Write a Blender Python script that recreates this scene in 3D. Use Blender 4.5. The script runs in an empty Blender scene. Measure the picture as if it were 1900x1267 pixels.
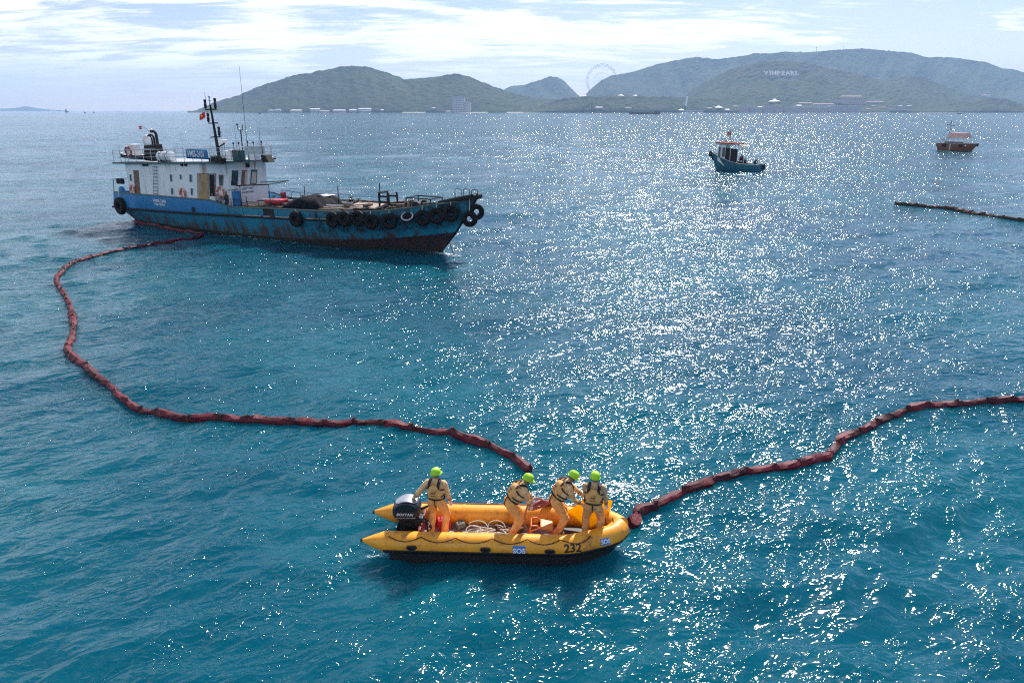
import bpy, bmesh, math, random
import numpy as np
from mathutils import Vector, Matrix, noise as mnoise
random.seed(7)
R = math.radians
scene = bpy.context.scene
COL = scene.collection

# ------------------------------------------------------------------ camera
F_PX, CAM_H = 1267.0, 10.0            # focal length in pixels of a 1900-wide frame, height above the sea
PITCH = math.atan((633.5 - 205.0) / F_PX)
cam_d = bpy.data.cameras.new('camera'); cam = bpy.data.objects.new('camera', cam_d); COL.objects.link(cam)
cam.location = (0, 0, CAM_H); cam.rotation_euler = (math.pi / 2 - PITCH, 0, 0)
cam_d.sensor_width = 36.0; cam_d.lens = 36.0 * F_PX / 1900.0
cam_d.clip_start = 0.1; cam_d.clip_end = 40000
scene.camera = cam

# ------------------------------------------------------------------ light
SUN_EL, SUN_AZ = R(42), R(20.5)          # azimuth measured from +Y towards +X
world = bpy.data.worlds.new('World'); scene.world = world; world.use_nodes = True
sun_d = bpy.data.lights.new('sun', 'SUN'); sun = bpy.data.objects.new('sun', sun_d); COL.objects.link(sun)
sun_dir = Vector((math.sin(SUN_AZ) * math.cos(SUN_EL), math.cos(SUN_AZ) * math.cos(SUN_EL), math.sin(SUN_EL)))
sun.rotation_euler = sun_dir.to_track_quat('Z', 'Y').to_euler()
sun.location = (0, 0, 60)
sun_d.energy = 3.0; sun_d.angle = R(0.53); sun_d.color = (1.0, 0.95, 0.88)
scene.view_settings.view_transform = 'Standard'; scene.view_settings.look = 'None'
scene.view_settings.exposure = 1.32; scene.view_settings.gamma = 1.0
scene.view_settings.use_curve_mapping = False
scene.cycles.use_denoising = False
scene.cycles.filter_width = 1.15
scene.cycles.volume_bounces = 1
scene.cycles.max_bounces = 8
scene.cycles.sample_clamp_indirect = 6.0
scene.cycles.caustics_reflective = False; scene.cycles.caustics_refractive = False

class NT:
    """small node-tree helper"""
    def __init__(s, tree): s.t = tree; tree.nodes.clear()
    def n(s, typ, **kw):
        nd = s.t.nodes.new(typ)
        ins = kw.pop('ins', {})
        for k, v in kw.items(): setattr(nd, k, v)
        for k, v in ins.items():
            if isinstance(v, bpy.types.NodeSocket): s.t.links.new(v, nd.inputs[k])
            else: nd.inputs[k].default_value = v
        return nd
    def math(s, op, a, b=None, clamp=False):
        nd = s.n('ShaderNodeMath', operation=op, use_clamp=clamp)
        for i, v in enumerate((a, b)):
            if v is None: continue
            if isinstance(v, bpy.types.NodeSocket): s.t.links.new(v, nd.inputs[i])
            else: nd.inputs[i].default_value = v
        return nd.outputs[0]
    def vmath(s, op, a, b=None, scale=None):
        nd = s.n('ShaderNodeVectorMath', operation=op)
        for i, v in enumerate((a, b)):
            if v is None: continue
            if isinstance(v, bpy.types.NodeSocket): s.t.links.new(v, nd.inputs[i])
            else: nd.inputs[i].default_value = v
        if scale is not None:
            if isinstance(scale, bpy.types.NodeSocket): s.t.links.new(scale, nd.inputs['Scale'])
            else: nd.inputs['Scale'].default_value = scale
        return nd.outputs[0]
    def ramp(s, fac, lo, hi, a=0.0, b=1.0, smooth=True):
        nd = s.n('ShaderNodeMapRange', interpolation_type='SMOOTHSTEP' if smooth else 'LINEAR',
                 ins={'Value': fac, 'From Min': lo, 'From Max': hi, 'To Min': a, 'To Max': b})
        return nd.outputs[0]
    def mix(s, fac, a, b, blend='MIX'):
        nd = s.n('ShaderNodeMix', data_type='RGBA', blend_type=blend)
        for i, v in ((0, fac), (6, a), (7, b)):
            if isinstance(v, bpy.types.NodeSocket): s.t.links.new(v, nd.inputs[i])
            else: nd.inputs[i].default_value = v if i == 0 or len(v) == 4 else (*v, 1)
        return nd.outputs[2]
    def noise(s, vec, scale, detail=3.0, rough=0.5, dist=0.0, out='Fac'):
        nd = s.n('ShaderNodeTexNoise', ins={'Vector': vec, 'Scale': scale, 'Detail': detail, 'Roughness': rough, 'Distortion': dist})
        return nd.outputs[out]

# sky: Nishita daylight with a broken cloud sheet mapped on a plane overhead
w = NT(world.node_tree)
sky = w.n('ShaderNodeTexSky', sky_type='NISHITA', sun_disc=False, sun_elevation=SUN_EL, sun_rotation=SUN_AZ,
          altitude=0, air_density=1.0, dust_density=0.1, ozone_density=1.5)
tc = w.n('ShaderNodeTexCoord')
d = tc.outputs['Generated']
sep = w.n('ShaderNodeSeparateXYZ', ins={0: d})
zc = w.math('MAXIMUM', sep.outputs[2], 0.0)
inv = w.math('DIVIDE', 1.0, w.math('ADD', zc, 0.10))
px_ = w.math('MULTIPLY', sep.outputs[0], inv); py_ = w.math('MULTIPLY', sep.outputs[1], inv)
cv = w.n('ShaderNodeCombineXYZ', ins={0: px_, 1: py_, 2: 0.0}).outputs[0]
cvs = w.vmath('MULTIPLY', cv, (0.62, 1.0, 1.0))
n_big = w.noise(w.vmath('ADD', cvs, (3.1, 0.35, 0.0)), 0.42, 2.0, 0.5, 0.4)
n_mid = w.noise(w.vmath('ADD', cvs, (7.7, 1.9, 0.0)), 1.5, 7.0, 0.62, 0.6)
n_fine = w.noise(w.vmath('ADD', w.vmath('MULTIPLY', cv, (0.35, 1.2, 1.0)), (1.7, 5.2, 0.0)), 3.2, 6.0, 0.65, 0.9)
ctr = lambda v, k: w.math('MULTIPLY', w.math('SUBTRACT', v, 0.5), k)
cover = w.math('ADD', ctr(n_big, 1.5), ctr(n_mid, 1.9))
cover = w.math('ADD', cover, ctr(n_fine, 1.0))
cover = w.math('ADD', cover, w.math('MULTIPLY', sep.outputs[0], -0.36))      # the sheet is thicker towards the west
cover = w.math('SUBTRACT', cover, w.ramp(zc, 0.16, 0.60, 0.0, 0.24))      # clouds thin out overhead
cmask = w.ramp(cover, -0.16, 0.18)
thin = w.ramp(zc, 0.005, 0.07)                                                # far clouds sink into the horizon haze
cmask = w.math('MULTIPLY', cmask, w.math('ADD', w.math('MULTIPLY', thin, 0.8), 0.12))
shade = w.ramp(w.math('ADD', w.math('MULTIPLY', n_fine, 0.5), w.math('MULTIPLY', n_mid, 0.5)), 0.36, 0.62, 0.72, 1.02)
ccol = w.vmath('SCALE', (10.6, 10.6, 10.7), scale=shade)
skyc = w.vmath('MULTIPLY', sky.outputs[0], (0.84, 0.74, 0.84))
skymix = w.mix(w.math('MULTIPLY', cmask, 0.92), skyc, ccol)
bg = w.n('ShaderNodeBackground', ins={'Color': skymix, 'Strength': 0.062})
w.n('ShaderNodeOutputWorld', ins={'Surface': bg.outputs[0]})

# ------------------------------------------------------------------ helpers: photo measurements, tagging, meshes
def ray(px, py):
    a = (px - 950.0) / F_PX; b = (633.5 - py) / F_PX
    return Vector((a, math.cos(PITCH) + b * math.sin(PITCH), -math.sin(PITCH) + b * math.cos(PITCH)))
def at(px, py, z=0.0):
    """point at height z seen at that place of the photograph"""
    q = ray(px, py); t = (z - CAM_H) / q.z
    return Vector((q.x * t, q.y * t, z))
def at_y(px, py, Y):
    q = ray(px, py); t = Y / q.y
    return Vector((q.x * t, Y, CAM_H + q.z * t))

def tag(o, label=None, cat=None, group=None, kind=None):
    if label: o['label'] = label
    if cat: o['category'] = cat
    if group: o['group'] = group
    if kind: o['kind'] = kind
    return o
def empty(name, loc=(0, 0, 0), rz=0.0, label=None, cat=None, group=None):
    o = bpy.data.objects.new(name, None); COL.objects.link(o)
    o.location = loc; o.rotation_euler = (0, 0, rz); o.empty_display_size = 0.2
    return tag(o, label, cat, group)
def link(name, me, mat=None, parent=None, loc=None, rot=None):
    if mat is not None:
        for m_ in (mat if isinstance(mat, (list, tuple)) else [mat]): me.materials.append(m_)
    o = bpy.data.objects.new(name, me); COL.objects.link(o)
    if parent: o.parent = parent
    if loc is not None: o.location = loc
    if rot is not None: o.rotation_euler = rot
    return o
def inst(name, me, parent=None, loc=(0, 0, 0), rot=(0, 0, 0), sc=None):
    o = bpy.data.objects.new(name, me); COL.objects.link(o)
    o.parent = parent; o.location = loc; o.rotation_euler = rot
    if sc: o.scale = sc
    return o
def copy_tree(o, parent=None):
    c = o.copy(); COL.objects.link(c)
    if parent: c.parent = parent
    for ch in list(o.children): copy_tree(ch, c)
    return c

class MB:
    """collects boxes, tubes and sheets into ONE mesh"""
    def __init__(s): s.v = []; s.f = []; s.m = []; s.mi = 0; s.flat = set()
    def add(s, vs, fs):
        b = len(s.v); s.v += [tuple(x) for x in vs]
        for f in fs: s.f.append(tuple(i + b for i in f)); s.m.append(s.mi)
    def box(s, c, size, rot=None):
        hx, hy, hz = size[0] / 2, size[1] / 2, size[2] / 2
        vs = [Vector((x, y, z)) for z in (-hz, hz) for x, y in ((-hx, -hy), (hx, -hy), (hx, hy), (-hx, hy))]
        if rot is not None:
            M_ = rot if isinstance(rot, Matrix) else Matrix.Rotation(rot, 3, 'Z')
            vs = [M_ @ v for v in vs]
        c = Vector(c)
        s.add([v + c for v in vs], [(3, 2, 1, 0), (4, 5, 6, 7), (0, 1, 5, 4), (1, 2, 6, 5), (2, 3, 7, 6), (3, 0, 4, 7)])
        return s
    def hexa(s, low, high):
        """low, high: four corners each, counter-clockwise seen from above"""
        s.add(list(low) + list(high), [(3, 2, 1, 0), (4, 5, 6, 7), (0, 1, 5, 4), (1, 2, 6, 5), (2, 3, 7, 6), (3, 0, 4, 7)])
        return s
    def tube(s, pts, r, n=8, closed=False, caps=True):
        pts = [Vector(p) for p in pts]; k = len(pts)
        rs = r if isinstance(r, (list, tuple)) else [r] * k
        rings = []; prev = None
        for i, p in enumerate(pts):
            a = pts[(i - 1) % k] if (closed or i > 0) else p
            b = pts[(i + 1) % k] if (closed or i < k - 1) else p
            t = (b - a)
            if t.length < 1e-9: t = Vector((0, 0, 1))
            t.normalize()
            if prev is None:
                up = Vector((0, 0, 1)) if abs(t.z) < 0.9 else Vector((1, 0, 0))
                x = t.cross(up).normalized()
            else:
                x = (prev - t * prev.dot(t))
                x = x.normalized() if x.length > 1e-6 else t.orthogonal().normalized()
            prev = x; y = t.cross(x)
            rings.append([p + (x * math.cos(2 * math.pi * j / n) + y * math.sin(2 * math.pi * j / n)) * rs[i] for j in range(n)])
        vs = [q for rg in rings for q in rg]; fs = []
        m_ = k if closed else k - 1
        for i in range(m_):
            for j in range(n):
                a, b = i * n + j, i * n + (j + 1) % n
                c, e = ((i + 1) % k) * n + (j + 1) % n, ((i + 1) % k) * n + j
                fs.append((a, b, c, e))
        if caps and not closed:
            fs.append(tuple(range(n - 1, -1, -1))); fs.append(tuple((k - 1) * n + j for j in range(n)))
        s.add(vs, fs); return s
    def bar(s, a, b, r, n=6): return s.tube([a, b], r, n)
    def lathe(s, prof, c=(0, 0, 0), n=16, M=None):
        c = Vector(c); vs = []; fs = []
        for (r_, z_) in prof:
            for j in range(n):
                v = Vector((r_ * math.cos(2 * math.pi * j / n), r_ * math.sin(2 * math.pi * j / n), z_))
                if M is not None: v = M @ v
                vs.append(v + c)
        for i in range(len(prof) - 1):
            for j in range(n):
                fs.append((i * n + j, i * n + (j + 1) % n, (i + 1) * n + (j + 1) % n, (i + 1) * n + j))
        if prof[0][0] > 1e-5: fs.append(tuple(range(n - 1, -1, -1)))
        if prof[-1][0] > 1e-5: fs.append(tuple((len(prof) - 1) * n + j for j in range(n)))
        s.add(vs, fs); return s
    def sheet(s, rows, closed=False):
        n = len(rows[0]); vs = [q for r_ in rows for q in r_]; fs = []
        for i in range(len(rows) - 1):
            for j in range(n if closed else n - 1):
                fs.append((i * n + j, i * n + (j + 1) % n, (i + 1) * n + (j + 1) % n, (i + 1) * n + j))
        s.add(vs, fs); return s
    def poly_prism(s, pts, vec):
        """closed outline pts extruded along vec"""
        n = len(pts); vec = Vector(vec); vs = [Vector(p) for p in pts] + [Vector(p) + vec for p in pts]
        fs = [tuple(range(n - 1, -1, -1)), tuple(range(n, 2 * n))]
        fs += [(i, (i + 1) % n, n + (i + 1) % n, n + i) for i in range(n)]
        s.add(vs, fs); return s
    def mesh(s, name, smooth=None):
        me = bpy.data.meshes.new(name); me.from_pydata(s.v, [], s.f); 
        me.polygons.foreach_set('material_index', s.m)
        bm = bmesh.new(); bm.from_mesh(me); bmesh.ops.recalc_face_normals(bm, faces=bm.faces); bm.to_mesh(me); bm.free()
        if smooth is not None:
            me.polygons.foreach_set('use_smooth', [True] * len(me.polygons))
            if smooth < 179: me.set_sharp_from_angle(angle=R(smooth))
        me.update(); return me
    def build(s, name, mat, parent=None, smooth=None, loc=None, rot=None, bevel=None):
        o = link(name, s.mesh(name, smooth), mat, parent, loc, rot)
        if bevel:
            b = o.modifiers.new('bevel', 'BEVEL'); b.width = bevel; b.segments = 2; b.limit_method = 'ANGLE'; b.angle_limit = R(40)
        return o

def text_mesh(txt, size, depth=0.004, shear=0.0, space=1.0, bold=0.0):
    cu = bpy.data.curves.new('lettering', 'FONT'); cu.body = txt; cu.size = size; cu.extrude = depth; cu.shear = shear
    cu.align_x = 'CENTER'; cu.align_y = 'CENTER'; cu.space_character = space; cu.resolution_u = 3; cu.offset = bold
    o = bpy.data.objects.new('lettering', cu); COL.objects.link(o)
    bpy.context.view_layer.update()
    me = bpy.data.meshes.new_from_object(o.evaluated_get(bpy.context.evaluated_depsgraph_get()))
    bpy.data.objects.remove(o); bpy.data.curves.remove(cu)
    return me
def frame_matrix(o, x, y):
    """matrix whose local X,Y run along x,y and whose local Z comes out of the surface"""
    x = Vector(x).normalized(); z = x.cross(Vector(y)).normalized(); y = z.cross(x)
    M_ = Matrix((x, y, z)).transposed().to_4x4(); M_.translation = Vector(o); return M_

MATS = {}
def mat(name, col, rough=0.5, metal=0.0, var=0.15, vscale=3.0, dirt=None, dirt_amt=0.5, dscale=1.2, bump=0.0, bscale=20.0, spec=0.5, coat=0.0, streak=False, sheen=0.0):
    """painted / fabric / metal surface with uneven tone, optional dirt and fine relief"""
    if name in MATS: return MATS[name]
    m = bpy.data.materials.new(name); m.use_nodes = True; t = NT(m.node_tree)
    co = t.n('ShaderNodeTexCoord').outputs['Object']
    n1 = t.noise(co, vscale, 5.0, 0.6)
    f = t.ramp(n1, 0.3, 0.7, 1 - var, 1 + var * 0.6)
    c = t.vmath('SCALE', col[:3], scale=f)
    rg = rough
    if dirt:
        dv = t.vmath('MULTIPLY', co, (1.0, 1.0, 0.22)) if streak else co
        n2 = t.noise(dv, dscale, 8.0, 0.68, 0.3)
        k = t.ramp(n2, 0.62 - 0.3 * dirt_amt, 0.78 - 0.25 * dirt_amt)
        c = t.mix(k, c, dirt)
        rg = t.ramp(k, 0, 1, rough, min(1.0, rough + 0.3))
    b = t.n('ShaderNodeBsdfPrincipled', ins={'Base Color': c, 'Roughness': rg, 'Metallic': metal, 'Specular IOR Level': spec, 'Coat Weight': coat, 'Sheen Weight': sheen})
    if bump:
        bn = t.n('ShaderNodeBump', ins={'Height': t.noise(co, bscale, 4.0, 0.6), 'Strength': bump, 'Distance': 0.02})
        t.t.links.new(bn.outputs[0], b.inputs['Normal'])
    t.n('ShaderNodeOutputMaterial', ins={'Surface': b.outputs[0]})
    MATS[name] = m; return m
# ------------------------------------------------------------------ sea
def sea_material():
    m = bpy.data.materials.new('sea_water'); m.use_nodes = True; t = NT(m.node_tree)
    geo = t.n('ShaderNodeNewGeometry'); pos = geo.outputs['Position']; N = geo.outputs['Normal']
    rot = t.n('ShaderNodeMapping', ins={'Vector': pos, 'Rotation': (0, 0, R(-14))}).outputs[0]
    gust = t.noise(t.vmath('MULTIPLY', rot, (0.5, 1.0, 0.0)), 0.035, 4.0, 0.6)
    gust2 = t.noise(t.vmath('MULTIPLY', rot, (0.6, 1.0, 0.0)), 0.0045, 3.0, 0.5)
    g = t.ramp(t.math('ADD', t.math('MULTIPLY', gust, 0.65), t.math('MULTIPLY', gust2, 0.35)), 0.36, 0.64, 0.6, 1.35)
    # patches of livelier water: strong in the distance, where single waves are no longer told apart
    pn = t.noise(t.vmath('MULTIPLY', rot, (0.45, 1.0, 0.0)), 0.11, 9.0, 0.80)
    pn = t.ramp(pn, 0.40, 0.64, 0.22, 1.75)
    dist0 = t.vmath('LENGTH', pos).node.outputs['Value']; far0 = t.ramp(dist0, 30.0, 300.0, 0.25, 1.0, smooth=False)
    patchy = t.math('ADD', t.math('SUBTRACT', 1.0, far0), t.math('MULTIPLY', pn, far0))
    st = t.vmath('MULTIPLY', rot, (0.55, 1.0, 1.0))
    def wob(scale, det): 
        c = t.noise(st, scale, det, 0.55, 0.25, out='Color')
        return t.vmath('SUBTRACT', c, (0.5, 0.5, 0.5))
    dist = t.vmath('LENGTH', pos); dist = dist.node.outputs['Value']
    far = t.ramp(dist, 20.0, 260.0, 0.0, 1.0, smooth=False)       # long waves are geometry near by, relief further out
    near = t.math('SUBTRACT', 1.0, t.math('MULTIPLY', far, 0.75))
    a = t.vmath('SCALE', wob(7.5, 1.0), scale=t.math('ADD', t.math('MULTIPLY', far, 0.45), 0.22))
    b = t.vmath('SCALE', wob(2.8, 1.0), scale=t.math('ADD', t.math('MULTIPLY', far, 0.55), 0.30))
    c_ = t.vmath('SCALE', wob(0.8, 2.0), scale=t.math('MULTIPLY', far, 1.75))
    sum_ = t.vmath('ADD', t.vmath('ADD', a, b), c_)
    sum_ = t.vmath('MULTIPLY', sum_, (0.68, 1.0, 0.0))
    sum_ = t.vmath('SCALE', sum_, scale=t.math('MULTIPLY', g, patchy))
    nn = t.vmath('NORMALIZE', t.vmath('ADD', N, sum_))
    # sharp-crested wind ripples
    def ridged(vec, scale, det, dist=0.5):
        v = t.noise(vec, scale, det, 0.55, dist)
        v = t.math('ABSOLUTE', t.math('SUBTRACT', v, 0.5))
        return t.math('SUBTRACT', 1.0, t.math('POWER', t.math('MULTIPLY', v, 4.0), 0.75))
    r1 = ridged(t.vmath('MULTIPLY', rot, (0.42, 1.0, 1.0)), 1.15, 2.0)
    rot2 = t.n('ShaderNodeMapping', ins={'Vector': pos, 'Rotation': (0, 0, R(-34))}).outputs[0]
    r2 = ridged(t.vmath('MULTIPLY', rot2, (0.45, 1.0, 1.0)), 2.7, 1.5)
    rot3 = t.n('ShaderNodeMapping', ins={'Vector': pos, 'Rotation': (0, 0, R(12))}).outputs[0]
    r3 = ridged(t.vmath('MULTIPLY', rot3, (0.5, 1.0, 1.0)), 4.6, 1.0)
    pm = t.ramp(t.noise(t.vmath('MULTIPLY', rot2, (0.30, 1.0, 0.0)), 0.62, 5.0, 0.6, 0.4), 0.44, 0.63, 0.38, 1.18)     # ripples ride in strips on the waves
    hgt = t.math('ADD', t.math('MULTIPLY', r1, 0.060), t.math('MULTIPLY', pm, t.math('ADD', t.math('MULTIPLY', r2, 0.046), t.math('MULTIPLY', r3, 0.028))))
    hgt = t.math('MULTIPLY', hgt, g)
    bn = t.n('ShaderNodeBump', ins={'Height': hgt, 'Strength': 1.0, 'Distance': 1.0, 'Normal': nn})
    nn = bn.outputs[0]
    # water colour: turquoise in random patches, deeper blue-green elsewhere
    tone = t.noise(rot, 0.06, 4.0, 0.55)
    c = t.mix(t.ramp(tone, 0.35, 0.65), (0.0001, 0.062, 0.100), (0.0004, 0.092, 0.128))
    b_ = t.n('ShaderNodeBsdfPrincipled', subsurface_method='BURLEY', ins={'Subsurface Weight': 1.0, 'Subsurface Radius': (0.4, 0.9, 1.0), 'Subsurface Scale': 1.6, 'Base Color': c, 'Roughness': 0.095, 'IOR': 1.333, 'Normal': nn})
    t.n('ShaderNodeOutputMaterial', ins={'Surface': b_.outputs[0]})
    return m

def wave_set(seed):
    rng = np.random.RandomState(seed); W = []
    main = R(-68)                                   # swell and chop run towards the camera, a little from the right
    for i in range(110):
        lam = 0.32 * (26.0 / 0.32) ** (i / 109.0) * rng.uniform(0.92, 1.08)
        spread = R(62) if lam < 3 else R(38)
        th = main + rng.normal(0, 0.55) * spread
        slope = 0.036 if lam < 1.8 else 0.036 * (1.8 / lam) ** 0.85
        A = slope * lam / (2 * math.pi) * rng.uniform(0.5, 1.5)
        W.append((lam, math.cos(th), math.sin(th), A, rng.uniform(0, 6.283)))
    return W
WAVES = wave_set(11)
def wave_height(x, y, cell=None, full=False):
    z = np.zeros_like(x); ox = np.zeros_like(x); oy = np.zeros_like(x)
    # slow groups keep the pattern from looking like a regular grid
    gx = 0.75 + 0.45 * np.sin(x * 0.071 + 1.3 * np.sin(y * 0.043)) * np.sin(y * 0.093 + 0.9 * np.sin(x * 0.037 + 1.0))
    for lam, dx, dy, A, ph in WAVES:
        k = 2 * math.pi / lam
        a = A * (gx if lam < 3 else 1.0)
        if cell is not None: a = a * np.clip((lam / cell - 2.5) / 2.5, 0, 1)
        p_ = k * (x * dx + y * dy) + ph
        z += a * np.sin(p_)
        c_ = a * np.cos(p_) * 0.75; ox += dx * c_; oy += dy * c_
    return (z, ox, oy) if full else z
def sea_z(x, y): return float(wave_height(np.array([float(x)]), np.array([float(y)]))[0])

def build_sea():
    fine = np.linspace(R(-47), R(47), 680)
    rest = np.linspace(R(47), R(313), 60)[1:-1]
    ang = np.concatenate([fine, rest]); na = len(ang)
    rr = [7.0]
    while rr[-1] < 12000:
        r_ = rr[-1]; rr.append(r_ * (1.0052 if r_ < 75 else 1.0105 if r_ < 320 else 1.05))
    rr = np.array(rr); nr = len(rr)
    cellr = np.gradient(rr)
    A_, R_ = np.meshgrid(ang, rr)
    X = R_ * np.sin(A_); Y = R_ * np.cos(A_)
    cell = np.maximum(np.repeat(cellr[:, None], na, 1), np.where(np.abs(A_) > R(47.01), R_ * 0.08, R_ * R(0.138)))
    Z, OX, OY = wave_height(X, Y, cell, True); X = X + OX; Y = Y + OY
    V = np.stack([X, Y, Z], -1).reshape(-1, 3)
    V = np.vstack([V, [[0, 0, 0]]])
    i = np.arange(nr - 1)[:, None] * na; j = np.arange(na)[None, :]; j2 = (j + 1) % na
    Q = np.stack([i + j, i + na + j, i + na + j2, i + j2], -1).reshape(-1, 4)
    nq = len(Q); T = np.stack([np.arange(na), (np.arange(na) + 1) % na, np.full(na, nr * na)], -1)
    me = bpy.data.meshes.new('sea')
    me.vertices.add(len(V)); me.vertices.foreach_set('co', V.astype(np.float32).ravel())
    me.loops.add(nq * 4 + na * 3); me.loops.foreach_set('vertex_index', np.concatenate([Q.ravel(), T.ravel()]).astype(np.int32))
    me.polygons.add(nq + na)
    me.polygons.foreach_set('loop_start', np.concatenate([np.arange(nq) * 4, nq * 4 + np.arange(na) * 3]).astype(np.int32))
    me.polygons.foreach_set('use_smooth', np.ones(nq + na, bool))
    me.update(calc_edges=True); me.validate()
    if me.polygons[0].normal.z < 0: me.flip_normals()
    o = link('sea', me, sea_material()); tag(o, kind='structure'); return o
build_sea()

# ------------------------------------------------------------------ hills
def forest_material(name, dark, light, rock=None):
    m = bpy.data.materials.new(name); m.use_nodes = True; t = NT(m.node_tree)
    pos = t.n('ShaderNodeNewGeometry').outputs['Position']
    n1 = t.noise(pos, 0.028, 8.0, 0.74); n2 = t.noise(pos, 0.006, 5.0, 0.6)
    c = t.mix(t.ramp(n1, 0.32, 0.68), dark, light)
    c = t.mix(t.ramp(n2, 0.42, 0.68, 0, 0.7), c, rock or (0.050, 0.052, 0.032))
    b = t.n('ShaderNodeBsdfPrincipled', ins={'Base Color': c, 'Roughness': 0.95, 'Specular IOR Level': 0.1})
    t.n('ShaderNodeOutputMaterial', ins={'Surface': b.outputs[0]})
    return m
FOREST = forest_material('forest_cover', (0.006, 0.020, 0.007), (0.046, 0.080, 0.028))
from mathutils.bvhtree import BVHTree
HILLS = []
def interp(pts, x):
    for (x0, y0), (x1, y1) in zip(pts, pts[1:]):
        if x0 <= x <= x1:
            u = (x - x0) / (x1 - x0); return y0 + (y1 - y0) * u
    return pts[0][1] if x < pts[0][0] else pts[-1][1]
def hill(outline, D, front, back, cell, label=None, seed=0, steep=0.85):
    """ridge measured on the photograph, set D metres away, with wooded slopes in front and behind"""
    ridge = []
    for px, py in outline:
        q = at_y(px, py, D); ridge.append((q.x, max(q.z, 0.0)))
    x0, x1 = ridge[0][0] - 40, ridge[-1][0] + 40
    nx = int((x1 - x0) / cell) + 1; ny = int((front + back) / cell) + 1
    vs = []; 
    for j in range(ny):
        y = D - front + j * cell
        t = (y - (D - front)) / front if y <= D else 1 - (y - D) / back
        t = max(0.0, min(1.0, t))
        for i in range(nx):
            x = x0 + i * cell
            off = 0.22 * front * (1 - t) * mnoise.fractal(Vector((x * 0.0021, y * 0.0013, seed)), 1.0, 2.0, 3)
            h = interp(ridge, x + off if y <= D else x)
            spur = 1 + 0.42 * (1 - t) * t * 2.2 * mnoise.fractal(Vector((x * 0.0055, y * 0.0016, seed + 4.0)), 1.0, 2.0, 4)
            s_ = (t ** steep) * (1 - 0.10 * math.sin(math.pi * t))
            z = h * s_ * spur
            k = min(1.0, z / 25.0)
            z += k * (5.0 * mnoise.noise(Vector((x * 0.035, y * 0.035, seed))) + 4.5 * abs(mnoise.noise(Vector((x * 0.09, y * 0.09, seed + 9)))))
            vs.append((x * min(1.0, y / D), y, z - 1.5 if t <= 0 else z + 0.6))
    fs = [(j * nx + i, j * nx + i + 1, (j + 1) * nx + i + 1, (j + 1) * nx + i) for j in range(ny - 1) for i in range(nx - 1)]
    me = bpy.data.meshes.new('hill'); me.from_pydata(vs, [], fs)
    me.polygons.foreach_set('use_smooth', [False] * len(fs)); me.update()
    o = link('hill', me, FOREST); tag(o, kind='structure'); HILLS.append(BVHTree.FromPolygons([Vector(v) for v in vs], fs)); return o
hill([(362,206.5),(380,199),(400,190),(440,178),(490,158),(530,145),(560,138),(600,131),(630,124),(655,122),(690,127),(720,136),(750,147),(780,146),(820,141),(845,137),(870,143),(900,154),(930,166),(960,176),(1000,183),(1050,188),(1090,200),(1110,207)], 3700, 520, 500, 11, seed=1)
hill([(925,180),(937,165),(950,160),(975,157),(1000,149),(1020,142),(1033,143),(1045,149),(1060,164),(1075,179),(1090,192),(1110,205)], 6200, 600, 500, 18, seed=2)
hill([(1060,200),(1085,177),(1100,162),(1115,150),(1135,140),(1180,132),(1215,120),(1250,112),(1295,105),(1330,109),(1380,103),(1400,98),(1430,99),(1450,95),(1500,97),(1545,92),(1600,89),(1640,93),(1690,97),(1720,106),(1745,105),(1790,109),(1830,115),(1860,127),(1880,128),(1900,134),(1960,150),(2050,180),(2120,203)], 5900, 850, 500, 20, seed=3)
hill([(1230,203),(1270,180),(1300,157),(1340,136),(1380,122),(1420,114),(1460,114),(1500,117),(1540,128),(1580,135),(1620,146),(1640,150),(1660,143),(1690,141),(1710,143),(1740,155),(1770,167),(1810,180),(1850,186),(1880,191),(1960,200),(2000,206)], 4000, 650, 450, 12, seed=4)
hill([(985,206),(1010,193),(1050,184),(1090,179),(1150,178),(1200,180),(1260,181),(1320,185),(1370,191),(1500,196),(1700,198),(1800,192),(1830,182),(1865,184),(1900,195),(2000,202)], 3300, 170, 220, 8, seed=5, steep=0.7)
hill([(-40,204.6),(5,202.2),(30,200.6),(45,197.5),(60,199.6),(78,203),(88,204.9)], 10500, 500, 500, 45, seed=6)

# haze: one closed box of even density round everything
hz = MB(); hz.box((0, 300, 283), (25400, 25400, 568))
hm = bpy.data.materials.new('haze_air'); hm.use_nodes = True; ht = NT(hm.node_tree)
hv = ht.n('ShaderNodeVolumePrincipled', ins={'Color': (0.48, 0.69, 1.0, 1), 'Density': 0.000095, 'Anisotropy': 0.0})
ht.n('ShaderNodeOutputMaterial', ins={'Volume': hv.outputs[0]})
ho = hz.build('haze', hm); tag(ho, kind='stuff')
# ------------------------------------------------------------------ people
def capsule(mb, a, b, ra, rb, n=14):
    a = Vector(a); b = Vector(b); t = b - a; L = t.length
    if L < 1e-6: t = Vector((0, 0, 1)); L = 1e-6
    t = t / L; pts = []; rs = []
    for k in range(5):
        f_ = math.cos(k / 5 * math.pi / 2); pts.append(a - t * ra * f_); rs.append(max(ra * math.sqrt(max(0, 1 - f_ * f_)), ra * 0.12))
    for k in range(4): pts.append(a + t * L * k / 4); rs.append(ra + (rb - ra) * k / 4)
    for k in range(6):
        f_ = math.sin(k / 5 * math.pi / 2); pts.append(b + t * rb * f_); rs.append(max(rb * math.sqrt(max(0, 1 - f_ * f_)), rb * 0.12))
    mb.tube(pts, rs, n)
def ellipsoid(mb, c, rad, M_=None, n=16):
    prof = []
    for k in range(11):
        a = -math.pi / 2 + math.pi * k / 10
        prof.append((max(0.02, math.cos(a)), math.sin(a)))
    S_ = Matrix.Diagonal(Vector(rad)); S_ = (M_ @ S_) if M_ is not None else S_
    mb.lathe(prof, c, n, S_)
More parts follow.
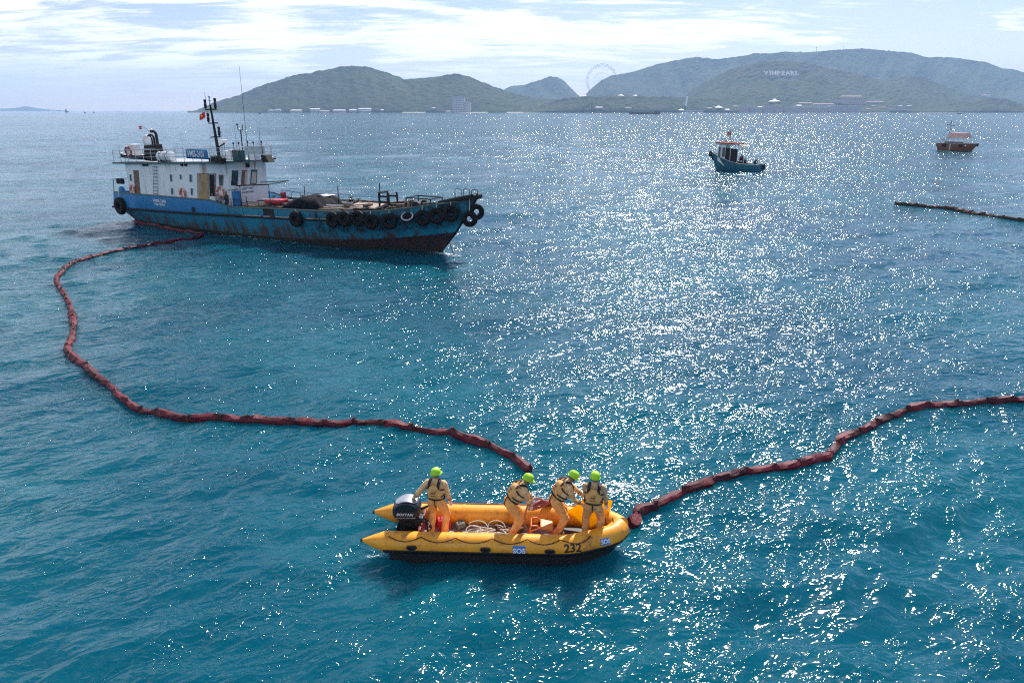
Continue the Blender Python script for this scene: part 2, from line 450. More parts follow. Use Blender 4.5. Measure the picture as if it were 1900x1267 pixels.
def ik(a, b, l1, l2, pole):
    """joint between a and b, bent towards pole"""
    a = Vector(a); b = Vector(b); d_ = b - a; L = min(d_.length, (l1 + l2) * 0.999)
    u = d_.normalized(); x = (l1 * l1 - l2 * l2 + L * L) / (2 * L); h = math.sqrt(max(0, l1 * l1 - x * x))
    p = Vector(pole); p = (p - u * p.dot(u))
    p = p.normalized() if p.length > 1e-6 else u.orthogonal().normalized()
    return a + u * x + p * h, a + u * L

SKIN = mat('weathered_skin', (0.34, 0.17, 0.10), 0.55, var=0.1)
HAIR = mat('black_hair', (0.012, 0.010, 0.009), 0.6)
def person(loc, rz, label, group, mats, lean=0.0, side=0.0, twist=0.0, head_pitch=0.0, head_yaw=0.0, hands=((0.10, 0.27, 0.80), (0.10, -0.27, 0.80)),
           feet=((0.0, 0.12), (0.0, -0.12)), pelvis=0.0, voxel=0.012, scale=1.0, helmet=None, vest=None, grip=(0.5, 0.5), curl=(0.6, 0.6), hat=None, sit=None):
    """local frame: +X is where the feet point, +Y the person's left, floor at z = 0. mats = (shirt, trousers, glove or skin, boot)"""
    root = empty('person', loc, rz, label, 'person', group); root.scale = (scale,) * 3
    hip_h = 0.90 - pelvis
    P0 = Vector((-0.06 * math.sin(lean) * 2.2, 0, hip_h)) if sit is None else Vector(sit)
    RT = Matrix.Rotation(lean, 3, 'Y') @ Matrix.Rotation(side, 3, 'X') @ Matrix.Rotation(twist, 3, 'Z')
    T = lambda x, y, z: P0 + RT @ Vector((x, y, z))
    segs = []                                                 # (a, b, ra, rb, label)
    def sg(a, b, ra, rb, lab): segs.append((Vector(a), Vector(b), ra, rb, lab))
    mb = MB()
    # torso
    sg(T(0, 0.055, 0.0), T(0, 0.06, 0.16), 0.125, 0.118, 1); sg(T(0, -0.055, 0.0), T(0, -0.06, 0.16), 0.125, 0.118, 1)
    sg(T(0.0, 0.065, 0.14), T(0.005, 0.095, 0.40), 0.118, 0.115, 0); sg(T(0.0, -0.065, 0.14), T(0.005, -0.095, 0.40), 0.118, 0.115, 0)
    sg(T(0, 0.10, 0.47), T(0, -0.10, 0.47), 0.085, 0.085, 0)
    sg(T(0, 0.17, 0.475), T(0, 0.0, 0.52), 0.062, 0.075, 0); sg(T(0, -0.17, 0.475), T(0, 0.0, 0.52), 0.062, 0.075, 0)
    neck = T(0.0, 0, 0.50); RH = RT @ Matrix.Rotation(head_yaw, 3, 'Z') @ Matrix.Rotation(head_pitch, 3, 'Y')
    hb = T(0.012, 0, 0.575)
    sg(neck, hb, 0.064, 0.054, 2)
    H_ = lambda x, y, z: hb + RH @ Vector((x, y, z))
    for (a, b, ra, rb, lab) in segs: capsule(mb, a, b, ra, rb)
    ellipsoid(mb, H_(0.005, 0, 0.135), (0.096, 0.077, 0.112), RH); segs.append((H_(0, 0, 0.13), H_(0, 0, 0.14), 0.09, 0.09, 2))
    k0 = len(segs)
    sg(H_(0.045, 0, 0.055), H_(0.068, 0, 0.050), 0.045, 0.030, 2)            # jaw and chin
    sg(H_(0.088, 0, 0.145), H_(0.106, 0, 0.108), 0.010, 0.015, 2)            # nose
    for sy in (1, -1): sg(H_(-0.002, sy * 0.076, 0.10), H_(-0.006, sy * 0.082, 0.14), 0.012, 0.018, 2)   # ears
    BANDS = []
    # arms and hands
    for sy, tgt, gr, cu in ((1, hands[0], grip[0], curl[0]), (-1, hands[1], grip[1], curl[1])):
        sh = T(0, sy * 0.195, 0.465)
        pole = RT @ Vector((-0.6, sy * 0.5, -0.55))
        el, wr = ik(sh, tgt, 0.295, 0.265, pole)
        sg(sh, el, 0.076, 0.062, 0); sg(el, wr, 0.064, 0.046, 0)
        BANDS += [(el.lerp(wr, 0.52), el.lerp(wr, 0.57), 0.062), (el.lerp(wr, 0.70), el.lerp(wr, 0.75), 0.058)]
        fd = (wr - el).normalized(); bend = Vector((0.35, 0, -0.5)) * gr
        pd = (fd + bend).normalized()
        lat = pd.cross(Vector((0, 0, 1)));
        lat = lat.normalized() if lat.length > 0.2 else Vector((1, 0, 0))
        dn = lat.cross(pd).normalized()
        if dn.z > 0: dn = -dn
        palm = wr + pd * 0.085
        for o_ in (-0.026, 0.0, 0.026): sg(wr + lat * o_ * 0.6, palm + lat * o_, 0.021, 0.017, 3)
        for q, (o_, ln) in enumerate(((-0.034, 0.060), (-0.0115, 0.072), (0.0115, 0.076), (0.034, 0.066))):
            d1 = (pd * math.cos(cu * 0.7) + dn * math.sin(cu * 0.7)); d2 = (pd * math.cos(cu * 1.9) + dn * math.sin(cu * 1.9))
            b0 = palm + lat * o_; b1 = b0 + d1 * ln * 0.52; b2 = b1 + d2 * ln * 0.50
            sg(b0, b1, 0.0105, 0.0098, 3); sg(b1, b2, 0.0098, 0.0085, 3)
        tb = wr + pd * 0.030 + lat * 0.030 * sy; t1 = tb + (pd * 0.6 + lat * 0.7 * sy + dn * 0.4).normalized() * 0.042
        sg(tb, t1, 0.014, 0.0115, 3); sg(t1, t1 + (pd * 0.85 + dn * 0.4).normalized() * 0.030, 0.0115, 0.0095, 3)
    # legs and boots
    for sy, ft in ((1, feet[0]), (-1, feet[1])):
        hp = T(0, sy * 0.095, -0.02); an = Vector((ft[0], ft[1], 0.095 + (ft[2] if len(ft) > 2 else 0)))
        yaw = ft[3] if len(ft) > 3 else sy * 0.18
        fw = Vector((math.cos(yaw), math.sin(yaw), 0))
        kn, an2 = ik(hp, an, 0.44, 0.43, fw + Vector((0, sy * 0.08, 0)))
        sg(hp, kn, 0.118, 0.090, 1); sg(kn, an2, 0.090, 0.078, 1)
        z0 = an2.z - 0.095
        heel = Vector((an2.x, an2.y, z0 + 0.045)) - fw * 0.05; toe = Vector((an2.x, an2.y, z0 + 0.038)) + fw * 0.155
        sg(an2, Vector((an2.x, an2.y, z0 + 0.06)), 0.056, 0.05, 4); sg(heel, toe, 0.045, 0.038, 4)
    for (a, b, ra, rb, lab) in segs[k0:]: capsule(mb, a, b, ra, rb, 10 if ra < 0.02 else 14)
    me0 = mb.mesh('body'); tmp = bpy.data.objects.new('body', me0); COL.objects.link(tmp)
    rm = tmp.modifiers.new('r', 'REMESH'); rm.mode = 'VOXEL'; rm.voxel_size = voxel; rm.use_smooth_shade = True
    sm = tmp.modifiers.new('s', 'SMOOTH'); sm.iterations = 3; sm.factor = 0.5
    bpy.context.view_layer.update()
    me = bpy.data.meshes.new_from_object(tmp.evaluated_get(bpy.context.evaluated_depsgraph_get())); me.name = 'body'
    bpy.data.objects.remove(tmp); bpy.data.meshes.remove(me0)
    nv = len(me.vertices); co = np.empty(nv * 3, np.float32); me.vertices.foreach_get('co', co); co = co.reshape(-1, 3)
    nrm = np.empty(nv * 3, np.float32); me.vertices.foreach_get('normal', nrm); nrm = nrm.reshape(-1, 3)
    best = np.full(nv, 1e9); lab_ = np.zeros(nv, int); 
    for (a, b, ra, rb, lab) in segs:
        a_ = np.array(a); ab = np.array(b) - a_; tt = np.clip(((co - a_) @ ab) / max(1e-9, ab @ ab), 0, 1)
        dd = np.linalg.norm(co - (a_ + tt[:, None] * ab), axis=1) - (ra + (rb - ra) * tt)
        u = dd < best; best[u] = dd[u]; lab_[u] = lab
    # creases in the cloth
    s_ = rz * 3.1 + loc[0]
    wr_ = (np.sin(co[:, 2] * 46 + 5 * np.sin(co[:, 0] * 13 + s_) + 4 * np.sin(co[:, 1] * 15 + s_)) * 0.6 + np.sin(co[:, 2] * 83 + 7 * np.sin(co[:, 1] * 19 + 2 * s_) + co[:, 0] * 33) * 0.4)
    amp = np.where(lab_ <= 1, 0.006, 0.0)
    co = co + nrm * (wr_ * amp)[:, None]
    me.vertices.foreach_set('co', co.astype(np.float32).ravel())
    slot = {0: 0, 1: 1, 2: 2, 3: 3, 4: 4}
    lv = np.empty(len(me.loops), np.int32); me.loops.foreach_get('vertex_index', lv)
    st_ = np.empty(len(me.polygons), np.int32); me.polygons.foreach_get('loop_start', st_)
    ml = [mats[0], mats[1], SKIN, mats[2], mats[3]]
    body = link('body', me, ml, root)
    me.polygons.foreach_set('material_index', lab_[lv[st_]].astype(np.int32)); me.polygons.foreach_set('use_smooth', np.ones(len(me.polygons), bool)); me.update()
    MH = RH.to_4x4(); MH.translation = hb; MT = RT.to_4x4(); MT.translation = P0
    # hair below the hat or helmet, eyes
    hm_ = MB(); ellipsoid(hm_, (-0.014, 0, 0.142), (0.093, 0.083, 0.110), None, 14)
    hm_.v = [MH @ Vector((x if x < 0.035 or z > 0.20 else 0.035 - (x - 0.035) * 0.15, y, max(z, 0.075))) for x, y, z in hm_.v]; hm_.build('hair', HAIR, root, 180)
    if voxel < 0.02:
        for sy in (1, -1):
            e = MB(); ellipsoid(e, H_(0.083, sy * 0.030, 0.145), (0.011, 0.013, 0.010), RH, 8); e.build('eye', HAIR, root, 180)
    if helmet:
        for a_, b_, r_b in BANDS:
            k_ = MB(); k_.tube([a_, b_], r_b, 12, caps=False); k_.build('sleeve_band', M_WEB, root, 180)
        h = MB(); n = 28; rows = []
        for zz, k in ((0.118, 1.0), (0.135, 1.0), (0.165, 0.985), (0.195, 0.93), (0.222, 0.80), (0.243, 0.58), (0.255, 0.30), (0.259, 0.02)):
            rows.append([MH @ Vector((0.004 + 0.128 * k * math.cos(2 * math.pi * j / n), 0.108 * k * math.sin(2 * math.pi * j / n), zz + (0.006 if abs(math.sin(2 * math.pi * j / n)) < 0.25 and k < 0.95 else 0))) for j in range(n)])
        h.sheet(rows, closed=True); ho_ = h.build('helmet', helmet, root, 180)
        b = MB(); r1 = []; r2 = []; r3 = []; r4 = []
        for j in range(n):
            a = 2 * math.pi * j / n; c_, s2 = math.cos(a), math.sin(a); front = max(0.0, c_) ** 2
            ex = 0.012 + 0.055 * front
            r1.append(MH @ Vector((0.004 + 0.126 * c_, 0.106 * s2, 0.126))); r2.append(MH @ Vector((0.004 + (0.128 + ex) * c_, (0.108 + 0.012) * s2, 0.118 - 0.016 * front)))
            r3.append(MH @ Vector((0.004 + (0.128 + ex) * c_, (0.108 + 0.012) * s2, 0.112 - 0.016 * front))); r4.append(MH @ Vector((0.004 + 0.118 * c_, 0.100 * s2, 0.112)))
        b.sheet([r1, r2, r3, r4], closed=True); b.build('brim', helmet, ho_, 60)
        s3 = MB()
        for sy in (1, -1): s3.tube([MH @ Vector((0.0, sy * 0.095, 0.115)), MH @ Vector((0.02, sy * 0.088, 0.05)), MH @ Vector((0.05, sy * 0.035, 0.002)), MH @ Vector((0.052, 0, -0.002))], 0.007, 6)
        s3.build('chin_strap', M_WEB, ho_)
    if vest:
        fab, letter = vest
        def panel(x, y0, y1, z0, z1, th, name, par, top=0.75):
            """padded panel bulging out of plane x (th signed)"""
            m = MB(); rows = []; nu, nv_ = 9, 9
            for side_ in (0, 1):
                for i in range(nv_ + 1):
                    v = i / nv_; zz = z0 + (z1 - z0) * v; row = []
                    kx = 1.0 - (1 - top) * max(0, (v - 0.55) / 0.45) ** 1.6
                    for j in range(nu + 1):
                        u = j / nu; yy = (y0 + y1) / 2 + (y1 - y0) * (u - 0.5) * kx
                        e = (1 - abs(2 * u - 1) ** 5) * (1 - abs(2 * v - 1) ** 5)
                        bulge = th * (0.35 + 0.65 * e ** 0.5) if side_ else 0.0
                        wrap = -0.55 * (yy * yy) / 0.18 * (1 if th > 0 else -1) * 0.45
                        row.append(MT @ Vector((x + bulge + wrap, yy, zz)))
                    rows.append(row)
            m.sheet(rows[:nv_ + 1]); m.sheet(rows[nv_ + 1:])
            A, B = rows[:nv_ + 1], rows[nv_ + 1:]
            m.sheet([[a for a in A[0]], [b for b in B[0]]]); m.sheet([[a for a in A[-1]], [b for b in B[-1]]])
            m.sheet([[r_[0] for r_ in A], [r_[0] for r_ in B]]); m.sheet([[r_[-1] for r_ in A], [r_[-1] for r_ in B]])
            return m.build(name, fab, par, 55)
        vs = panel(-0.115, -0.175, 0.175, 0.13, 0.47, -0.10, 'life_vest', root, 0.80)
        panel(0.115, 0.02, 0.165, 0.14, 0.46, 0.06, 'chest_panel', vs); panel(0.115, -0.165, -0.02, 0.14, 0.46, 0.06, 'chest_panel', vs)
        for sy in (1, -1):
            s4 = MB()
            pts = [(-0.185, 0.110, 0.40), (-0.165, 0.110, 0.475), (-0.10, 0.112, 0.545), (0.0, 0.112, 0.572), (0.09, 0.105, 0.535), (0.155, 0.095, 0.44)]
            rows = []
            for (x, y, z) in pts:
                rows.append([MT @ Vector((x, sy * (y - 0.033), z)), MT @ Vector((x, sy * (y + 0.033), z - 0.006)), ])
            s4.sheet(rows); so = s4.build('shoulder_strap', M_WEB, vs); sf = so.modifiers.new('thick', 'SOLIDIFY'); sf.thickness = 0.014; sf.offset = 0
            s5 = MB(); s5.tube([MT @ Vector(q) for q in ((-0.155, sy * 0.165, 0.38), (-0.07, sy * 0.195, 0.34), (0.05, sy * 0.198, 0.32), (0.13, sy * 0.16, 0.33))], 0.016, 6)
            s5.tube([MT @ Vector(q) for q in ((-0.155, sy * 0.168, 0.20), (-0.06, sy * 0.192, 0.19), (0.05, sy * 0.192, 0.19), (0.13, sy * 0.16, 0.20))], 0.014, 6)
            s5.build('side_strap', M_WEB, vs)
        bl = MB(); pts = []
        for j in range(24):
            a = 2 * math.pi * j / 24; pts.append(MT @ Vector((-0.01 + 0.158 * math.cos(a), 0.198 * math.sin(a), 0.115)))
        bl.tube(pts, 0.016, 6, closed=True)
        bl.build('waist_strap', M_WEB, vs)
        cs = MB(); cs.tube([MT @ Vector(q) for q in ((-0.165, 0.0, 0.12), (-0.148, 0.003, 0.02), (-0.112, 0.002, -0.09), (-0.03, 0, -0.142))], 0.011, 6); cs.build('crotch_strap', M_WEB, vs)
        if letter:
            tm = LETTERS.get('sar') or LETTERS.setdefault('sar', text_mesh('SAR', 0.062, 0.002, bold=0.002))
            FM = MT @ frame_matrix((-0.224, 0.0, 0.305), (0, -1, 0), (0, 0, 1))
            lo = inst('lettering', tm, vs); lo.matrix_local = FM
            if not tm.materials: tm.materials.append(M_LETTER)
            tm2 = LETTERS.get('viet') or LETTERS.setdefault('viet', text_mesh('VIETNAM', 0.034, 0.002, space=1.1, bold=0.001))
            if not tm2.materials: tm2.materials.append(M_LETTER)
            FM = MT @ frame_matrix((-0.222, 0.0, 0.235), (0, -1, 0), (0, 0, 1)); lo = inst('lettering', tm2, vs); lo.matrix_local = FM
    if hat is not None:
        h = MB(); ellipsoid(h, (0.0, 0, 0.165), (0.108, 0.092, 0.098), None, 14); h.v = [MH @ Vector((x, y, max(z, 0.155))) for x, y, z in h.v]
        h.build('cap', hat, root, 180)
    return root
LETTERS = {}
M_WEB = mat('black_webbing', (0.010, 0.010, 0.012), 0.75)
M_LETTER = mat('rust_print', (0.30, 0.09, 0.04), 0.7)
M_COVER = mat('orange_coverall', (0.90, 0.40, 0.11), 0.85, var=0.22, vscale=7, dirt=(0.50, 0.22, 0.09, 1), dirt_amt=0.3, dscale=5)
M_COVER_TOP = mat('tan_coverall', (0.78, 0.49, 0.23), 0.85, var=0.22, vscale=7, dirt=(0.34, 0.20, 0.10, 1), dirt_amt=0.3, dscale=5)
M_VEST = mat('tan_vest_cloth', (0.72, 0.38, 0.12), 0.8, var=0.15, vscale=8, dirt=(0.32, 0.17, 0.07, 1), dirt_amt=0.3, dscale=6)
M_GLOVE = mat('grey_work_glove', (0.62, 0.64, 0.66), 0.85, var=0.2, vscale=20)
M_BOOT = mat('tan_work_boot', (0.20, 0.10, 0.05), 0.8)
M_HELMET = mat('lime_helmet', (0.40, 0.72, 0.02), 0.32, var=0.05)
# ------------------------------------------------------------------ inflatable rescue boat and its crew
M_TUBE = mat('yellow_hypalon', (0.88, 0.37, 0.022), 0.42, var=0.10, vscale=2.5, dirt=(0.46, 0.19, 0.03, 1), dirt_amt=0.42, dscale=3.0)
M_TUBE_IN = mat('orange_hypalon', (0.82, 0.27, 0.03), 0.48, var=0.1, vscale=2.5)
M_BLACK = mat('black_rubber', (0.012, 0.012, 0.013), 0.55, var=0.3, vscale=8)
M_MAROON = mat('maroon_rubber', (0.20, 0.015, 0.02), 0.5, var=0.2)
M_DECK = mat('boat_floor', (0.30, 0.24, 0.22), 0.6, var=0.25, vscale=6, dirt=(0.16, 0.10, 0.08, 1), dirt_amt=0.5, dscale=4)
M_ORANGE_PAINT = mat('orange_frame_paint', (0.72, 0.16, 0.025), 0.4, var=0.1)
M_WHITE_PAINT = mat('white_print', (0.80, 0.80, 0.80), 0.5, var=0.04)
M_BLUE_LABEL = mat('blue_label', (0.03, 0.20, 0.62), 0.5, var=0.06)
M_ENGINE = mat('engine_cowl', (0.014, 0.014, 0.022), 0.28, var=0.2, coat=0.4)
M_SILVER = mat('silver_trim', (0.42, 0.43, 0.46), 0.35, metal=0.6, var=0.1)
M_ROPE = mat('pale_rope', (0.66, 0.60, 0.52), 0.85, var=0.2, vscale=30)
M_DARK_ROPE = mat('dark_red_rope', (0.055, 0.014, 0.012), 0.8)
M_RED_PLASTIC = mat('red_plastic', (0.55, 0.015, 0.03), 0.4, var=0.08)
M_FOAM_WHITE = mat('white_plastic', (0.75, 0.75, 0.74), 0.5, var=0.06)

RIB_O = Vector((-0.32, 14.10, 0.13)); RIB_RZ = R(-2.6)
rib = empty('inflatable_boat', RIB_O, RIB_RZ, 'yellow inflatable rescue boat with black outboard, carrying four crew in lime helmets', 'inflatable boat')
def rib_pt(s_, w_, z): return Matrix.Translation(RIB_O) @ Matrix.Rotation(RIB_RZ, 4, 'Z') @ Vector((s_, w_, z))
TZ, TW, TR = 0.34, 0.60, 0.245
def catmull(pts, m=6):
    pts = [Vector(p) for p in pts]; out = []
    for i in range(len(pts) - 1):
        p0, p1, p2, p3 = pts[max(i - 1, 0)], pts[i], pts[i + 1], pts[min(i + 2, len(pts) - 1)]
        for k in range(m):
            t = k / m
            out.append(0.5 * ((2 * p1) + (p2 - p0) * t + (2 * p0 - 5 * p1 + 4 * p2 - p3) * t * t + (3 * p1 - p0 - 3 * p2 + p3) * t ** 3))
    out.append(pts[-1]); return out
def tube_path(sy):
    return [(-2.62, sy * TW, TZ), (-1.6, sy * TW, TZ), (-0.4, sy * TW, TZ + 0.005), (0.8, sy * TW, TZ + 0.015), (1.62, sy * 0.595, TZ + 0.03), (2.15, sy * 0.47, TZ + 0.07), (2.68, sy * 0.27, TZ + 0.12), (2.90, 0.0, TZ + 0.15)]
cone = lambda sy: [(-3.18, sy * TW, TZ + 0.01), (-3.14, sy * TW, TZ + 0.01), (-2.9, sy * TW, TZ + 0.005)]
path = catmull([(p[0], -abs(p[1]) if p[1] else 0, p[2]) for p in tube_path(-1)], 7)
half = path; full = half + [Vector((p.x, -p.y, p.z)) for p in reversed(half[:-1])]
def side_tube(sy):
    q = [Vector((p.x, sy * abs(p.y), p.z)) for p in half]
    m = MB(); pts = [Vector(c) for c in cone(sy)] + q; rs = [0.028, 0.045, 0.145] + [TR] * len(q)
    m.tube(pts, rs, 28); return m
# the far and near side tubes meet at the nose in a short bow piece
for sy in (-1, 1):
    m = side_tube(sy); o = m.build('side_tube', M_TUBE, rib, 70)
    # glued seams between the air chambers
    sm_ = MB()
    for s0 in (-2.55, -0.9, 0.75):
        sm_ = MB(); sm_.tube([(s0 - 0.03, sy * TW, TZ + 0.004), (s0 + 0.03, sy * TW, TZ + 0.004)], TR + 0.0035, 28); sm_.build('seam_band', M_TUBE, o, 60)
    cap = MB(); cap.lathe([(0.0, -0.03), (0.045, -0.02), (0.05, 0.02), (0.0, 0.05)], (0, 0, 0), 12, Matrix.Rotation(R(90), 3, 'Y')); cap.v = [Vector(v) + Vector((-3.175, sy * TW, TZ + 0.01)) for v in cap.v]
    cap.build('cone_cap', M_BLACK, o, 50)
def band(a0, a1, rad, s_from, name, m_, n=7, sides=(-1, 1)):
    """strip glued round the outside of the whole tube between two angles below the horizontal"""
    for sy in sides:
        rows = []
        q = [p for p in [Vector((p.x, sy * abs(p.y), p.z)) for p in half] if p.x >= s_from]
        for i, p in enumerate(q):
            t = (q[min(i + 1, len(q) - 1)] - q[max(i - 1, 0)]); t.z = 0; t.normalize()
            if i == len(q) - 1: t = Vector((0, -sy, 0))
            out_ = Vector((t.y, -t.x, 0)) * (1 if sy < 0 else -1)
            rows.append([p + (out_ * math.cos(R(a0 + (a1 - a0) * k / n)) + Vector((0, 0, 1)) * math.sin(R(a0 + (a1 - a0) * k / n))) * rad for k in range(n + 1)])
        m = MB(); m.sheet(rows); o = m.build(name, m_, rib, 180)
        sf = o.modifiers.new('thick', 'SOLIDIFY'); sf.thickness = 0.012; sf.offset = 0
band(-88, -14, TR + 0.008, -2.9, 'rubbing_strake', M_BLACK)
# hull bottom under the tubes and the floor
hull = MB(); rows = []
for s_, wd, zk in ((-2.45, 0.76, -0.30), (0.0, 0.76, -0.30), (1.6, 0.75, -0.28), (2.15, 0.60, -0.20), (2.65, 0.36, -0.06), (2.92, 0.06, 0.10)):
    zt_ = 0.24 + max(0, s_ - 1.6) * 0.10; rows.append([(s_, -wd, zt_), (s_, -wd * 0.97, zk + 0.08), (s_, 0, zk), (s_, wd * 0.97, zk + 0.08), (s_, wd, zt_)])
rows[0] = [(-2.5, *q[1:]) for q in rows[0]]; hull.sheet(rows); hull.add(rows[0], [(0, 1, 2, 3, 4)]); hull.build('hull', M_BLACK, rib, 40)
fl = MB(); fl.poly_prism([(-1.86, -0.50, 0.17), (1.6, -0.50, 0.17), (2.25, -0.36, 0.19), (2.5, 0, 0.2), (2.25, 0.36, 0.19), (1.6, 0.50, 0.17), (-1.86, 0.50, 0.17)], (0, 0, 0.03)); fl.build('floor', M_DECK, rib)
tr = MB(); tr.box((-1.84, 0, 0.36), (0.06, 0.90, 0.42)); tr.build('transom', M_MAROON, rib, bevel=0.01)
# grab line looped along the outside, with its cleats
for sy in (-1, 1):
    gl = MB(); pts = []; rr_ = TR + 0.016
    stations = [-2.5, -1.75, -0.95, -0.1, 0.7, 1.45, 2.1]
    def on_tube(s_, ang):
        q = min(half, key=lambda p: abs(p.x - s_)); t = 0.0
        nx_, ny_ = (0, 1)
        if s_ > 1.5: nx_, ny_ = (0.42, 0.9)
        return Vector((s_ + nx_ * rr_ * math.cos(ang), sy * (abs(q.y) + ny_ * rr_ * math.cos(ang)), q.z + rr_ * math.sin(ang)))
    for a, b in zip(stations, stations[1:]):
        for k in range(8):
            u = k / 8; pts.append(on_tube(a + (b - a) * u, R(62 - 32 * 4 * u * (1 - u) * (0.8 if sy < 0 else 0.5))))
    pts.append(on_tube(stations[-1], R(62)))
    gl.tube(pts, 0.011, 6); gl.build('grab_line', M_DARK_ROPE, rib, 180)
    for s_ in (-1.95, -0.25, 1.22):
        h = MB(); q = on_tube(s_, R(2)); ang = R(2)
        b = Vector((s_, sy * TW, TZ + 0.01)); rows = []
        loop = []
        for k in range(14):
            a = 2 * math.pi * k / 14; loop.append(Vector((s_ + 0.105 * math.cos(a), sy * (TW + TR + 0.018 + 0.022 * abs(math.sin(a))), TZ + 0.035 + 0.047 * math.sin(a))))
        h.tube(loop, 0.021, 7, closed=True)
        h.box((s_, sy * (TW + TR + 0.004), TZ + 0.03), (0.20, 0.022, 0.085))
        h.build('handle', M_BLACK, rib, 50)
# lettering on the near side
def decal(txt, size, s_, ang, m_, col_box=None, depth=0.002, yaw=0.0, bold=0.0, wn=0.0, box=None):
    rr_ = TR + 0.003
    q = min(half, key=lambda p: abs(p.x - s_)); 
    out_ = Vector((math.sin(yaw), -math.cos(yaw), 0)); along = Vector((math.cos(yaw), math.sin(yaw), 0))
    nrm = out_ * math.cos(ang) + Vector((0, 0, 1)) * math.sin(ang); up = -out_ * math.sin(ang) + Vector((0, 0, 1)) * math.cos(ang)
    c = Vector((s_, -abs(q.y), q.z))
    def wrap(me, off):
        for v in me.vertices:
            a2 = ang + v.co.y / rr_
            n2 = out_ * math.cos(a2) + Vector((0, 0, 1)) * math.sin(a2)
            px_l = v.co.x
            qq = c + along * px_l
            v.co = qq + n2 * (rr_ + off + v.co.z)
        me.update()
    if box:
        bm_ = MB(); n = 6; rows = []
        for k in range(n + 1): rows.append([(-box[0] / 2, -box[1] / 2 + box[1] * k / n, 0), (box[0] / 2, -box[1] / 2 + box[1] * k / n, 0)])
        bm_.sheet(rows); me = bm_.mesh('label_patch'); wrap(me, 0.006); bo = link('label_patch', me, col_box, rib)
    me = text_mesh(txt, size, depth, bold=bold); wrap(me, 0.012 if box else 0.006)
    return link('lettering', me, m_, rib)
decal('232', 0.27, 1.70, R(15), M_BLACK, yaw=R(10), bold=0.006)
decal('SOS', 0.165, 0.52, R(0), M_WHITE_PAINT, M_BLUE_LABEL, bold=0.006, box=(0.29, 0.24))
decal('SOS', 0.13, 2.40, R(16), M_WHITE_PAINT, M_BLUE_LABEL, yaw=R(24), bold=0.005, box=(0.24, 0.16))
def tube_patch(s_, ang, wd, hg, m_):
    bm_ = MB(); rows = []; q = min(half, key=lambda p: abs(p.x - s_)); rr_ = TR + 0.0035
    for k in range(6):
        a = ang + (k / 5 - 0.5) * hg / rr_; rows.append([(s_ + wd * (j / 4 - 0.5) * (1 - 0.12 * abs(k / 5 - 0.5)), -abs(q.y) - rr_ * math.cos(a), q.z + rr_ * math.sin(a)) for j in range(5)])
    bm_.sheet(rows); return bm_.build('repair_patch', m_, rib, 180)
M_PATCH = mat('pale_repair_patch', (0.86, 0.40, 0.05), 0.5, var=0.12, vscale=6)
for s_, ang, wd, hg in ((-0.95, R(22), 0.50, 0.10), (-0.30, R(30), 0.44, 0.09), (0.18, R(18), 0.36, 0.08), (-2.2, R(28), 0.26, 0.14), (1.15, R(35), 0.30, 0.08)): tube_patch(s_, ang, wd, hg, M_PATCH)
# bow lashing over the nose and dark red lacing on top of the far tube
ln = MB()
for s0 in (2.52, 2.70):
    ln.tube([(s0 + 0.12 * math.cos(a) * 0.2, -0.32 + (0.62) * (a + 0.2) / 2.2, TZ + 0.12 + TR * 1.03 * math.sin(max(0.35, min(2.8, a + 0.75)))) for a in [k * 0.2 for k in range(0, 11)]], 0.009, 6)
ln.build('bow_lashing', M_DARK_ROPE, rib, 180)
rd = MB(); rows = []
for p in [Vector((p.x, abs(p.y), p.z)) for p in half if -2.5 < p.x < 2.45]:
    rows.append([p + Vector((0, 0.045 + TR * 0.30, TR * 0.965)), p + Vector((0, 0.045 + TR * 0.72, TR * 0.78))])
rd.sheet(rows); ro_ = rd.build('top_strip', M_MAROON, rib, 180); sf = ro_.modifiers.new('thick', 'SOLIDIFY'); sf.thickness = 0.03
# valves on the inner face of the far tube
for s_ in (-0.95, 1.0):
    v = MB(); v.lathe([(0.045, 0), (0.045, 0.012), (0.03, 0.02), (0.0, 0.02)], (0, 0, 0), 14, Matrix.Rotation(R(90), 3, 'X')); v.v = [Vector(q) + Vector((s_, TW - TR + 0.004, TZ - 0.03)) for q in v.v]
    v.build('valve', M_BLACK, rib, 40)
# jockey seat frame
st = MB()
for sy in (-0.17, 0.17):
    st.tube([(0.98, sy - 0.12, 0.20), (0.98, sy - 0.12, 0.60), (1.02, sy - 0.12, 0.66), (1.14, sy - 0.12, 0.66), (1.20, sy - 0.12, 0.60)], 0.018, 8)
    st.tube([(1.52, sy - 0.12, 0.20), (1.50, sy - 0.12, 0.54), (1.20, sy - 0.12, 0.60)], 0.018, 8)
    st.tube([(1.02, sy - 0.12, 0.30), (1.50, sy - 0.12, 0.46)], 0.014, 8); st.tube([(0.98, sy - 0.12, 0.50), (1.20, sy - 0.12, 0.60)], 0.014, 8)
st.tube([(1.0, -0.29, 0.645), (1.0, 0.05, 0.645)], 0.016, 8); st.tube([(1.5, -0.29, 0.53), (1.5, 0.05, 0.53)], 0.016, 8); st.tube([(1.0, -0.29, 0.30), (1.0, 0.05, 0.30)], 0.014, 8)
so = st.build('seat_frame', M_ORANGE_PAINT, rib, 50, loc=(-0.22, 0, 0))
pd_ = MB(); pd_.box((1.36, -0.12, 0.585), (0.30, 0.34, 0.06), Matrix.Rotation(R(12), 3, 'Y')); pd_.build('seat_pad', M_TUBE_IN, rib, bevel=0.02, loc=(-0.22, 0, 0))
